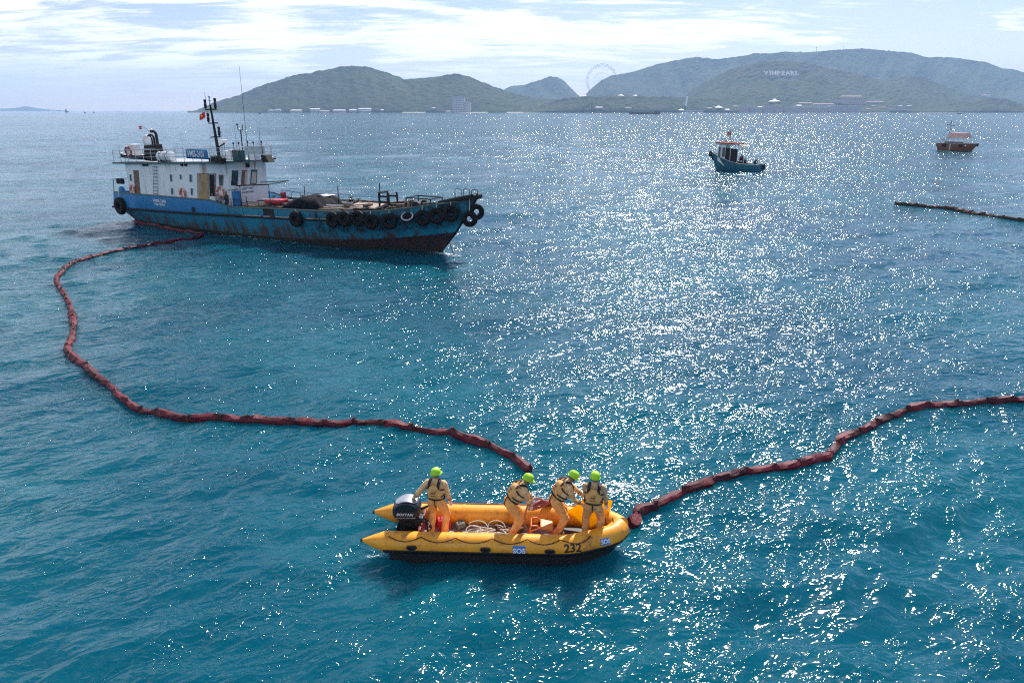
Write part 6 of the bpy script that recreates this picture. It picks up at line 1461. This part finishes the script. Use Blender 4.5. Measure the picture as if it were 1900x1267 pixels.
m.add([(xa - 0.5, -1.5, zr), (xb_ + 0.6, -1.5, zr), (xb_ + 0.6, 1.5, zr), (xa - 0.5, 1.5, zr), (xa, -0.9, zt), (xb_, -0.9, zt), (xb_, 0.9, zt), (xa, 0.9, zt)], [(3, 2, 1, 0), (4, 5, 6, 7), (0, 1, 5, 4), (1, 2, 6, 5), (2, 3, 7, 6), (3, 0, 4, 7)]); m.build('awning', M_PINK, rb_)
m = MB(); m.poly_prism([(x0 - 0.9, -1.3, zr - 0.75), (xa, -1.3, zr - 0.15), (xa, 1.3, zr - 0.15), (x0 - 0.9, 1.3, zr - 0.75)], (0, 0, 0.07)); m.build('fore_roof', M_WHEELW, rb_)
t_ = q(1766, 224); m = MB(); m.bar((t_.x, 0, zr - 0.3), t_, 0.05, 6)
m.bar((t_.x - 0.75, 0, t_.z - 1.1), (t_.x + 0.75, 0, t_.z - 1.3), 0.04, 5); m.build('mast', M_STEEL_D, rb_)
for dx, dz in ((-0.75, -1.1), (0.75, -1.3), (0.3, -2.2), (-0.4, -2.5)):
    m = MB(); m.lathe([(0, -0.15), (0.14, -0.1), (0.14, 0.12), (0, 0.18)], (t_.x + dx, 0, t_.z + dz), 8); m.build('mast_lamp', M_STEEL_D, rb_)
m = MB(); m.bar((t_.x, 0, t_.z - 0.3), (x0 - 1.2, 0, zr - 0.6), 0.02, 4); m.bar((t_.x, 0, t_.z - 0.3), (xb_, 0, zt), 0.02, 4); m.build('stay', M_STEEL_D, rb_)
m = MB(); m.tube([(-0.4, -1.1, 1.8), (-0.5, -0.6, 2.35), (-0.5, 0.6, 2.35), (-0.4, 1.1, 1.8)], 0.04, 6); m.build('stern_rail', M_RAIL, rb_)
m = MB(); X = q(1763, 270, -1.6).x; m.box((X, -1.62, 0.9), (0.28, 0.12, 1.5)); m.build('hanging_fender', M_RAIL, rb_)
PG = 'tyre fenders on the red passenger boat'
rrz = rb_.rotation_euler.z
hang_tyre(RM @ Vector((-0.62, -0.4, 1.45)), rrz + math.pi / 2, 0.85, 'tyre fender at the stern of the red passenger boat', PG)
hang_tyre(RM @ Vector((1.6, -1.62, 1.35)), rrz, 0.8, 'tyre fender on the red passenger boat side near its stern', PG)
hang_tyre(RM @ Vector((5.6, -1.70, 1.35)), rrz, 0.7, 'tyre fender on the red passenger boat side amidships', PG)
hang_tyre(RM @ Vector((L + 1.1, -0.1, 1.6)), rrz + math.pi / 2, 0.75, 'tyre fender at the bow of the red passenger boat', PG)

# ------------------------------------------------------------------ far boats and buoys
M_FARDARK = mat('far_dark_paint', (0.03, 0.035, 0.04), 0.7)
br, L = place_boat('barge', (1222, 212.6), (1168, 212.4), 'long dark flat barge lying off the far shore', 'barge')
m = MB(); m.hexa([(0, -7, -1), (L - 4, -7, -1), (L - 4, 7, -1), (0, 7, -1)], [(-1, -7, 4.2), (L, -7, 5.4), (L, 7, 5.4), (-1, 7, 4.2)]); m.build('hull', M_FARDARK, br)
m = MB(); m.box((6, 0, 6.0), (7, 10, 4.5)); m.box((4, 0, 9.5), (1.2, 1.2, 4)); m.build('deckhouse', M_FARDARK, br)
m = MB(); m.box((L * 0.55, 0, 5.2), (L * 0.7, 9, 1.2)); m.build('cargo', M_BEIGE, br)
m = MB(); m.hexa([(L - 5, -6, 5), (L - 1, -6, 5.2), (L - 1, 6, 5.2), (L - 5, 6, 5)], [(L - 4, -6, 8), (L - 1, -6, 8.4), (L - 1, 6, 8.4), (L - 4, 6, 8)]); m.build('ramp', M_FARDARK, br)
def far_boat(px, py, wpx, hpx, label, mat_=M_FARDARK, sail=False):
    c = at(px, py); k = c.y / F_PX; L = wpx * k; H = hpx * k
    o = empty('fishing_boat' if not sail else 'sailing_boat', c, 0.2, label, 'boat')
    m = MB(); m.hexa([(-L * 0.42, -L * 0.13, -0.5), (L * 0.42, -L * 0.05, -0.5), (L * 0.42, L * 0.05, -0.5), (-L * 0.42, L * 0.13, -0.5)], [(-L * 0.48, -L * 0.15, H * 0.36), (L * 0.5, -L * 0.03, H * 0.5), (L * 0.5, L * 0.03, H * 0.5), (-L * 0.48, L * 0.15, H * 0.36)]); m.build('hull', mat_, o)
    if sail:
        m = MB(); m.bar((0, 0, 0), (0, 0, H * 1.6), L * 0.03, 5); m.build('mast', mat_, o); m = MB(); m.poly_prism([(0.03 * L, 0, H * 0.6), (0.45 * L, 0, H * 0.6), (0.03 * L, 0, H * 1.55)], (0, 0.05, 0)); m.build('sail', M_WHEELW, o)
    else:
        m = MB(); m.box((-L * 0.15, 0, H * 0.62), (L * 0.34, L * 0.2, H * 0.6)); m.build('wheelhouse', mat_, o); m = MB(); m.bar((L * 0.1, 0, H * 0.3), (L * 0.1, 0, H * 1.4), L * 0.02, 5); m.build('mast', mat_, o)
    return o
M_FARTEAL = mat('far_teal_paint', (0.02, 0.10, 0.11), 0.6)
far_boat(124, 209, 6, 5, 'tiny teal fishing boat near the horizon at the left', M_FARTEAL); far_boat(112, 206.6, 14, 1.6, 'tiny low dark boat on the horizon behind the teal one'); far_boat(158, 210.2, 3.5, 2.5, 'tiny red boat on the water far left', M_BRICK); far_boat(174, 210, 3, 2, 'tiny dark boat right of the tiny red one'); far_boat(482, 212, 4, 5, 'tiny sailing boat off the left hill shore', M_FARDARK, True)
far_boat(1782, 212, 15, 1.6, 'tiny low boat off the right shore, right of the buoys')
for px, lab in ((1740, 'leftmost dark buoy off the right shore'), (1749, 'middle dark buoy off the right shore'), (1757.5, 'rightmost dark buoy off the right shore')):
    c = at(px, 210.4); m = MB(); m.lathe([(0, -1), (1.6, -0.6), (1.6, 0.8), (0.7, 1.2), (0.5, 3.2), (0, 3.4)], (0, 0, 0), 10); o = m.build('buoy', M_FARDARK, None, 50, loc=c); tag(o, lab, 'buoy', 'dark buoys off the right shore')
    m = MB(); m.lathe([(0, 0), (0.6, 0.2), (0.6, 1.0), (0, 1.3)], (0, 0, 3.3), 8); m.build('top_mark', M_FARDARK, o)

# ------------------------------------------------------------------ far shore: buildings, wheel, hillside letters, cable car
def on_hill(px, py, default=3300.0):
    d_ = ray(px, py).normalized(); best = None
    for bv in HILLS:
        h = bv.ray_cast(Vector((0, 0, CAM_H)), d_)
        if h[0] is not None and (best is None or h[3] < best[1]): best = (h[0], h[3])
    return best[0] if best else at_y(px, py, default)
M_FWALL = mat('far_pale_wall', (0.46, 0.44, 0.42), 0.8, var=0.15, vscale=0.05); M_FROOF = mat('far_tile_roof', (0.24, 0.13, 0.10), 0.8, var=0.2, vscale=0.05); M_FWHITE = mat('far_white_roof', (0.80, 0.80, 0.79), 0.6, var=0.05); M_FMAUVE = mat('far_mauve_wall', (0.46, 0.37, 0.36), 0.8, var=0.15, vscale=0.05); M_FGLASS = mat('far_window', (0.16, 0.17, 0.19), 0.3)
M_SAND = mat('beach_sand', (0.58, 0.53, 0.44), 0.95, var=0.1, vscale=0.05)
def building(px0, px1, ytop, ybot, label, wall=M_FWALL, roof=M_FROOF, kind='flat', depth=22.0, cols=None, rows=None, name='resort_building', cat='building'):
    g = on_hill((px0 + px1) / 2, ybot - 0.5); Y = g.y - 6; k = Y / F_PX
    a = at_y(px0, ybot, Y); b = at_y(px1, ybot, Y); W_ = b.x - a.x; zt = at_y(px0, ytop, Y).z; zb = min(a.z, g.z) - 3; H = zt - zb
    o = empty(name, ((a.x + b.x) / 2, Y, zb), 0.0, label, cat)
    wh = H * (0.74 if kind == 'hip' else 1.0)
    m = MB(); m.box((0, depth / 2, wh / 2), (W_, depth, wh)); wl_ = m.build('wall', wall, o)
    if kind == 'hip':
        m = MB(); e = 1.2; r_ = min(W_, depth) * 0.3
        m.add([(-W_ / 2 - e, -e, wh), (W_ / 2 + e, -e, wh), (W_ / 2 + e, depth + e, wh), (-W_ / 2 - e, depth + e, wh), (-W_ / 2 + r_, depth / 2, H), (W_ / 2 - r_, depth / 2, H)], [(0, 1, 5, 4), (1, 2, 5), (2, 3, 4, 5), (3, 0, 4), (3, 2, 1, 0)]); m.build('roof', roof, o)
    else:
        m = MB(); m.box((0, depth / 2, wh + 0.5), (W_ + 2, depth + 2, 1.6)); m.build('roof', roof, o)
    vis = max(4.0, (ybot - ytop) * k * (0.74 if kind == 'hip' else 0.95))
    rows = rows or max(1, int(vis / 6)); cols = cols or max(2, int(W_ / 9))
    wm = MB(); wm.box((0, 0, 0), (W_ / cols * 0.55, 0.5, vis / rows * 0.5)); wme = wm.mesh('window'); wme.materials.append(M_FGLASS)
    for r_ in range(rows):
        for c_ in range(cols): inst('window', wme, o, (-W_ / 2 + W_ * (c_ + 0.5) / cols, -0.12, wh - vis * (r_ + 0.55) / rows))
    return o
building(839, 862, 180, 208, 'tall pale hotel block on the left hill, windows in rows', roof=M_FWALL, cols=7, rows=7, name='hotel_block')
building(862.5, 873, 190, 208, 'lower pale hotel wing right of the tall hotel block', roof=M_FWALL, cols=3, rows=4, name='hotel_block')
for a, b, t_, b_, lab in ((497, 508, 204, 208, 'leftmost pale beach house below the left hill'), (509, 520, 202.8, 207, 'second pale beach house from the left shore tip'), (538, 559, 204, 208, 'long pale beach house, third from the left shore tip'),
        (574, 593, 201.5, 205, 'upper beach house with long roof, behind two lower ones'), (576, 590, 205.3, 208.5, 'lower beach house left of its pair at the waterline'), (592, 611, 205.3, 208.5, 'lower beach house right of its pair at the waterline'),
        (617, 641, 203.8, 208, 'long beach house in the middle of the left shore'), (647, 661, 203, 207.5, 'short beach house between two long ones'), (664, 688, 201, 204.6, 'upper long beach house with the brightest roof'), (667, 687, 205, 208.6, 'lower long beach house under the brightest roof'), (706, 711, 203, 206, 'small lone beach house right of the long ones'), (801, 808, 199.5, 203, 'small lone house on the slope left of the hotel'), (826, 838, 206, 208.8, 'low house on the beach below the hotel')):
    building(a, b, t_, b_, lab, roof=M_FWHITE if 'bright' in lab or 'long' in lab else M_FWALL, kind='hip', name='beach_house', cat='house', rows=1)
building(1105, 1119, 198.5, 202, 'white roofed low building below the big wheel', roof=M_FWHITE, kind='hip', rows=1)
building(1160, 1172, 199, 203, 'low pale building on the slope right of the big wheel', kind='hip', rows=1)
building(1268, 1290, 206, 208.5, 'low white roofed pier building by the white tower', roof=M_FWHITE, rows=1); building(1292, 1305, 206.2, 208.5, 'shorter pier building right of the white roofed one', roof=M_FWHITE, rows=1)
building(1371, 1390, 198, 208, 'mauve resort block at the left end of the right shore row', wall=M_FMAUVE, roof=M_FWHITE); building(1392, 1414, 199, 208, 'pale resort block with white roof line beside the mauve one', roof=M_FWHITE)
building(1417, 1436, 195, 208, 'taller mauve resort block under the white tent', wall=M_FMAUVE); building(1438, 1453, 200, 208, 'short pale resort block right of the tent')
building(1456, 1494, 199.5, 208, 'long resort block with a white roof line, left half of the row', wall=M_FMAUVE, roof=M_FWHITE); building(1495.5, 1536, 199.5, 208, 'long resort block with a white roof line, right half of the row', wall=M_FMAUVE, roof=M_FWHITE)
building(1483, 1508, 190, 194, 'pale villa row on the slope above the long blocks', kind='hip'); building(1510, 1548, 192, 196, 'second pale villa row on the slope, beside the palace', kind='hip')
building(1540, 1597, 197, 208, 'broad mauve resort block below the palace', wall=M_FMAUVE, roof=M_FWHITE)
building(1552, 1606, 184, 194, 'large mauve palace on the slope with a flat topped roof', wall=M_FMAUVE, kind='flat', name='palace'); building(1561, 1600, 177.5, 184.5, 'upper storey and roof of the mauve palace', wall=M_FMAUVE, kind='hip', name='palace')
building(1653, 1690, 199, 206, 'pale waterside block far right of the palace'); building(1610, 1640, 188, 192, 'pale villa row right of the palace', kind='hip'); building(1820, 1838, 176, 180, 'small pale house on the far right slope', kind='hip', rows=1)
rg = random.Random(61)
ORD = 'first second third fourth fifth sixth seventh eighth ninth tenth eleventh twelfth thirteenth fourteenth fifteenth sixteenth seventeenth eighteenth nineteenth twentieth twenty-first twenty-second twenty-third twenty-fourth'.split()
for k in range(24):
    px = 1312 + 16.2 * k + rg.uniform(-4, 4); yb = rg.uniform(198, 206.5); w_ = rg.uniform(4, 11); hh = rg.uniform(2.0, 3.6)
    building(px, px + w_, yb - hh, yb, 'small hip roofed resort house on the right shore, %s of its row from the left' % ORD[k], wall=rg.choice([M_FWALL, M_FMAUVE]), roof=rg.choice([M_FWHITE, M_FROOF, M_FWALL]), kind='hip', depth=12, rows=1, name='resort_house', cat='house')['group'] = 'small resort houses on the right shore'
def tent(px, py, wpx, hpx, label, name='white_tent'):
    g = on_hill(px, py); Y = g.y - 4; c = at_y(px, py, Y); k = Y / F_PX; w_ = wpx * k / 2; h_ = hpx * k
    m = MB(); m.lathe([(w_, 0), (w_ * 0.62, h_ * 0.22), (w_ * 0.30, h_ * 0.45), (w_ * 0.10, h_ * 0.8), (0.2, h_)], (0, 0, 0), 14); o = m.build(name, M_FWHITE, None, 60, loc=c - Vector((0, 0, h_ * 0.1))); tag(o, label, 'tent')
    p = MB(); p.lathe([(w_ * 0.45, -h_ * 0.6), (w_ * 0.45, 0.0)], (0, 0, 0), 12); p.build('wall', M_FWALL, o); return o
tent(1437, 188, 22, 5.5, 'bright white pointed tent roof above the resort blocks'); tent(1333, 199.5, 18, 4, 'white tent roof near the shore left of the resort'); tent(1152, 177.5, 13, 3.2, 'white domed roof on the low ridge right of the wheel'); tent(1179, 178, 10, 4, 'white peaked roof with pink side, right of the domed one'); tent(1086, 178.5, 13, 4, 'white peaked roof in the saddle left of the wheel'); tent(1264, 204.5, 13, 3.5, 'white dome on the shore by the leaning white tower')
g = on_hill(1272, 196); a = g + Vector((0, -5, -2)); b = at_y(1275, 181.5, a.y); m = MB(); m.tube([a, a.lerp(b, 0.5), b], [4.2, 4.0, 3.2], 10); o = m.build('white_tower', M_FWHITE, None, 60); tag(o, 'slim leaning white tower on the wooded shore', 'tower'); m = MB(); m.lathe([(4.6, 0), (4.6, 1.6), (0, 3.0)], b, 10); m.build('tower_cap', M_FWHITE, o)
# hillside sign
sg_root = empty('hillside_sign', on_hill(1449, 139) + Vector((0, -14, 0)), 0, 'row of big white capital letters on the right hillside', 'sign')
for ch, px in zip('VINPEARL', (1421.5, 1429.5, 1436.5, 1444.5, 1453, 1461.5, 1470, 1478.5)):
    g = on_hill(px, 139.6); Y = g.y - 14; c = at_y(px, 136.6, Y); me = text_mesh(ch, 7.6 * Y / F_PX / 0.70, 1.2, bold=1.3); me.materials.append(M_FWHITE)
    lo = inst('letter', me, sg_root, c - Vector(sg_root.location), (R(60), 0, 0))
    p_ = MB(); p_.bar((0, -9.5, 0), (0, -34, -6), 0.6, 5); p_.build('letter_post', M_FWALL, lo)
# ferris wheel
YW = 3240.0; c = at_y(1116.6, 150.6, YW); r_ = 27.0 * YW / F_PX
fw = empty('ferris_wheel', (c.x, YW, at_y(1116, 180, YW).z), 0, 'very large ferris wheel standing in the saddle between the hills', 'ferris wheel')
hc = c - Vector(fw.location); M_WHEEL = mat('wheel_steel', (0.42, 0.40, 0.43), 0.5, var=0.1, vscale=0.1); M_WCAB = mat('wheel_cabin', (0.25, 0.22, 0.26), 0.4)
for k, (rr_, th_) in enumerate(((1.0, 0.75), (0.93, 0.6))):
    m = MB(); m.tube([hc + Vector((rr_ * 0.95 * r_ * math.cos(a), 0, rr_ * 0.95 * r_ * math.sin(a))) for a in [2 * math.pi * i / 60 for i in range(60)]], th_, 6, closed=True); m.build('rim', M_WHEEL, fw, 180)
m = MB(); m.tube([hc + Vector((0.5 * r_ * math.cos(a), 0, 0.5 * r_ * math.sin(a))) for a in [2 * math.pi * i / 40 for i in range(40)]], 0.35, 5, closed=True); m.build('inner_ring', M_WHEEL, fw, 180)
sm = MB(); sm.bar((0, 0, 0), (r_ * 0.9, 0, 0), 0.16, 4); sme = sm.mesh('spoke'); sme.materials.append(M_WHEEL)
cm = MB(); cm.lathe([(0, -1.6), (1.3, -1.3), (1.5, 0), (1.3, 1.2), (0, 1.6)], (0, 0, 0), 8); cme = cm.mesh('cabin', 60); cme.materials.append(M_WCAB)
for i in range(60):
    a = 2 * math.pi * i / 60
    if i % 2 == 0: inst('spoke', sme, fw, hc, (0, -a, 0))
    inst('cabin', cme, fw, hc + Vector((r_ * 1.02 * math.cos(a), 0, r_ * 1.02 * math.sin(a))))
m = MB(); m.tube([hc + Vector((0, -6, 0)), hc + Vector((0, 6, 0))], 4.0, 12); m.build('hub', M_WHEEL, fw, 40)
for sx in (-1, 1):
    for sy in (-1, 1): m = MB(); m.bar(hc + Vector((0, sy * 4, 0)), Vector((sx * r_ * 0.52, sy * 14, -6)), 1.1, 6); m.build('leg', M_FMAUVE, fw)
# cable-car pylon, cable and gondolas
g = on_hill(1755, 176); p = at_y(1755, 156.5, g.y); k = g.y / F_PX
py_ = empty('cable_car_pylon', (p.x, g.y, g.z - 2), 0, 'lattice cable car pylon rising from the right hillside', 'pylon'); H = p.z - g.z + 2; m = MB()
for sx in (-1, 1):
    for sy in (-1, 1): m.bar((sx * 6, sy * 6, 0), (sx * 2, sy * 2, H), 0.7, 5)
for i in range(6):
    z0, z1 = H * i / 6, H * (i + 1) / 6; w0, w1 = 6 - 4 * i / 6, 6 - 4 * (i + 1) / 6
    m.bar((-w0, -w0, z0), (w1, -w1, z1), 0.4, 4); m.bar((w0, -w0, z0), (-w1, -w1, z1), 0.4, 4); m.bar((-w0, w0, z0), (w1, w1, z1), 0.4, 4)
lt = m.build('lattice', M_FMAUVE, py_); m = MB(); m.bar((-14, 0, H), (14, 0, H), 0.9, 5); m.bar((-14, 0, H), (-9, 0, H + 7), 0.6, 5); m.bar((14, 0, H), (9, 0, H + 7), 0.6, 5); m.build('crossarm', M_FMAUVE, py_)
gp = [Vector((p.x + 14, g.y, p.z))] + [at_y(x, y, g.y - 10 * i) for i, (x, y) in enumerate(((1789, 162.4), (1820, 165.5), (1848, 166.3), (1884, 167.0), (1960, 166)))]
m = MB(); m.tube(gp, 0.22, 4); o = m.build('cable', M_FARDARK, None); tag(o, 'thin cable running right from the hillside pylon', 'cable')
gm = MB(); gm.lathe([(0, -2.6), (2.0, -2.2), (2.4, 0), (1.8, 1.8), (0, 2.2)], (0, 0, 0), 10); gme = gm.mesh('cable_car', 60); gme.materials.append(M_FARDARK); hm2 = MB(); hm2.bar((0, 0, 2), (0, 0, 6.2), 0.25, 4); hme = hm2.mesh('hanger'); hme.materials.append(M_FARDARK)
for v, lab in zip(gp[1:5], ('cable car nearest the pylon', 'second cable car from the pylon', 'third cable car from the pylon', 'cable car farthest right of the pylon')):
    o = inst('cable_car', gme, None, v - Vector((0, 0, 6.2))); tag(o, lab, 'cable car', 'cable cars on the right hillside'); inst('hanger', hme, o)
for px, py, h_, lab in ((1515, 96, 8, 'thin radio mast on the back ridge, left of the summit'), (1565, 92, 5, 'short radio mast at the summit of the back ridge')):
    g = at_y(px, py, 5900); t_ = at_y(px, py - h_, 5900); m = MB(); m.tube([g - Vector((0, 0, 8)), t_], [1.6, 0.8], 5); o = m.build('radio_mast', M_FARDARK, None); tag(o, lab, 'mast'); m = MB(); m.box(t_.lerp(g, 0.15), (5, 5, 4)); m.build('aerial', M_FARDARK, o)
# pale beaches at the waterline
for pts in ([(745, 208.9), (788, 208.9)], [(842, 209.1), (905, 209.1)], [(940, 209.2), (1000, 209.2)], [(1405, 209.2), (1440, 209.2)], [(1610, 208.9), (1660, 208.9)], [(1700, 208.8), (1790, 208.5)]):
    Ys = 3130.0; a = at_y(pts[0][0], 208.9, Ys); b = at_y(pts[1][0], 208.9, Ys); n = 14; near = []; farr = []
    for i in range(n + 1):
        u = i / n; x = a.x + (b.x - a.x) * u; wv = 9 * math.sin(u * math.pi) ** 0.5 + 3 * mnoise.noise(Vector((x * 0.02, 1, 2)))
        near.append((x, Ys - wv, 0.25)); farr.append((x, Ys + 60, 2.6))
    m = MB(); m.sheet([near, farr]); o = m.build('beach', M_SAND, None); tag(o, kind='structure')

# ------------------------------------------------------------------ white flakes: painted sun sparkle behind the inflatable, froth along the hulls
M_FOAM_SPARKLE = mat('sea_foam_sparkle', (0.82, 0.84, 0.85), 0.6, var=0.05)
def foam_and_sparkle(cx, cy, rx, ry, count, seed, smin=0.008, smax=0.035, thr=0.50, rz=0.0, label=None):
    rg = random.Random(seed); m = MB(); k = tries = 0
    while k < count and tries < count * 40:
        tries += 1; a = rg.uniform(0, 6.283); d_ = math.sqrt(rg.random()); u, v = d_ * math.cos(a) * rx, d_ * math.sin(a) * ry
        x, y = cx + u * math.cos(rz) - v * math.sin(rz), cy + u * math.sin(rz) + v * math.cos(rz)
        sw = mnoise.noise(Vector((x * 2.3 + 0.8 * mnoise.noise(Vector((x * 1.1, y * 1.1, seed))), y * 4.2, seed)))
        if 0.5 + sw * 0.75 - 0.25 * d_ < thr - 0.18 + 0.12 * rg.random(): continue
        s_ = rg.uniform(smin, smax) * (1.2 - 0.5 * d_); z = sea_z(x, y) + 0.012; n = 6; ph = rg.uniform(0, 6); st_ = rg.uniform(0.35, 0.9)
        m.add([(x + s_ * math.cos(ph + i * 1.047) * rg.uniform(0.7, 1.3), y + s_ * st_ * math.sin(ph + i * 1.047) * rg.uniform(0.7, 1.3), z) for i in range(n)], [tuple(range(n))]); k += 1
    o = m.build('foam_and_sparkle', M_FOAM_SPARKLE, None); tag(o, kind='stuff'); return o
c = at(1075, 905); foam_and_sparkle(c.x, c.y, 1.45, 0.75, 620, 3, rz=0.1)  # sun sparkle on churned water, painted as white flakes
c = at(1150, 915); foam_and_sparkle(c.x, c.y, 0.9, 0.7, 220, 7)  # more sparkle painted as flakes towards the bow
for px_ in (700, 780, 860, 940, 1020):
    c = at(px_, 1038 + (px_ - 860) * 0.006); foam_and_sparkle(c.x, c.y, 0.55, 0.07, 30, px_, 0.006, 0.018, rz=RIB_RZ)
c = SH_M @ Vector((16, -3.25, 0)); foam_and_sparkle(c.x, c.y, 13.0, 0.22, 170, 21, 0.02, 0.08, rz=R(-29))
c = SH_M @ Vector((0.5, -1.5, 0)); foam_and_sparkle(c.x, c.y, 1.6, 1.2, 60, 22, 0.02, 0.07, rz=R(-29))
c = at(826, 470); foam_and_sparkle(c.x, c.y, 1.6, 0.6, 130, 9, 0.03, 0.09, rz=R(-29)); c = at(1190, 975); foam_and_sparkle(c.x, c.y, 0.55, 0.35, 120, 12)
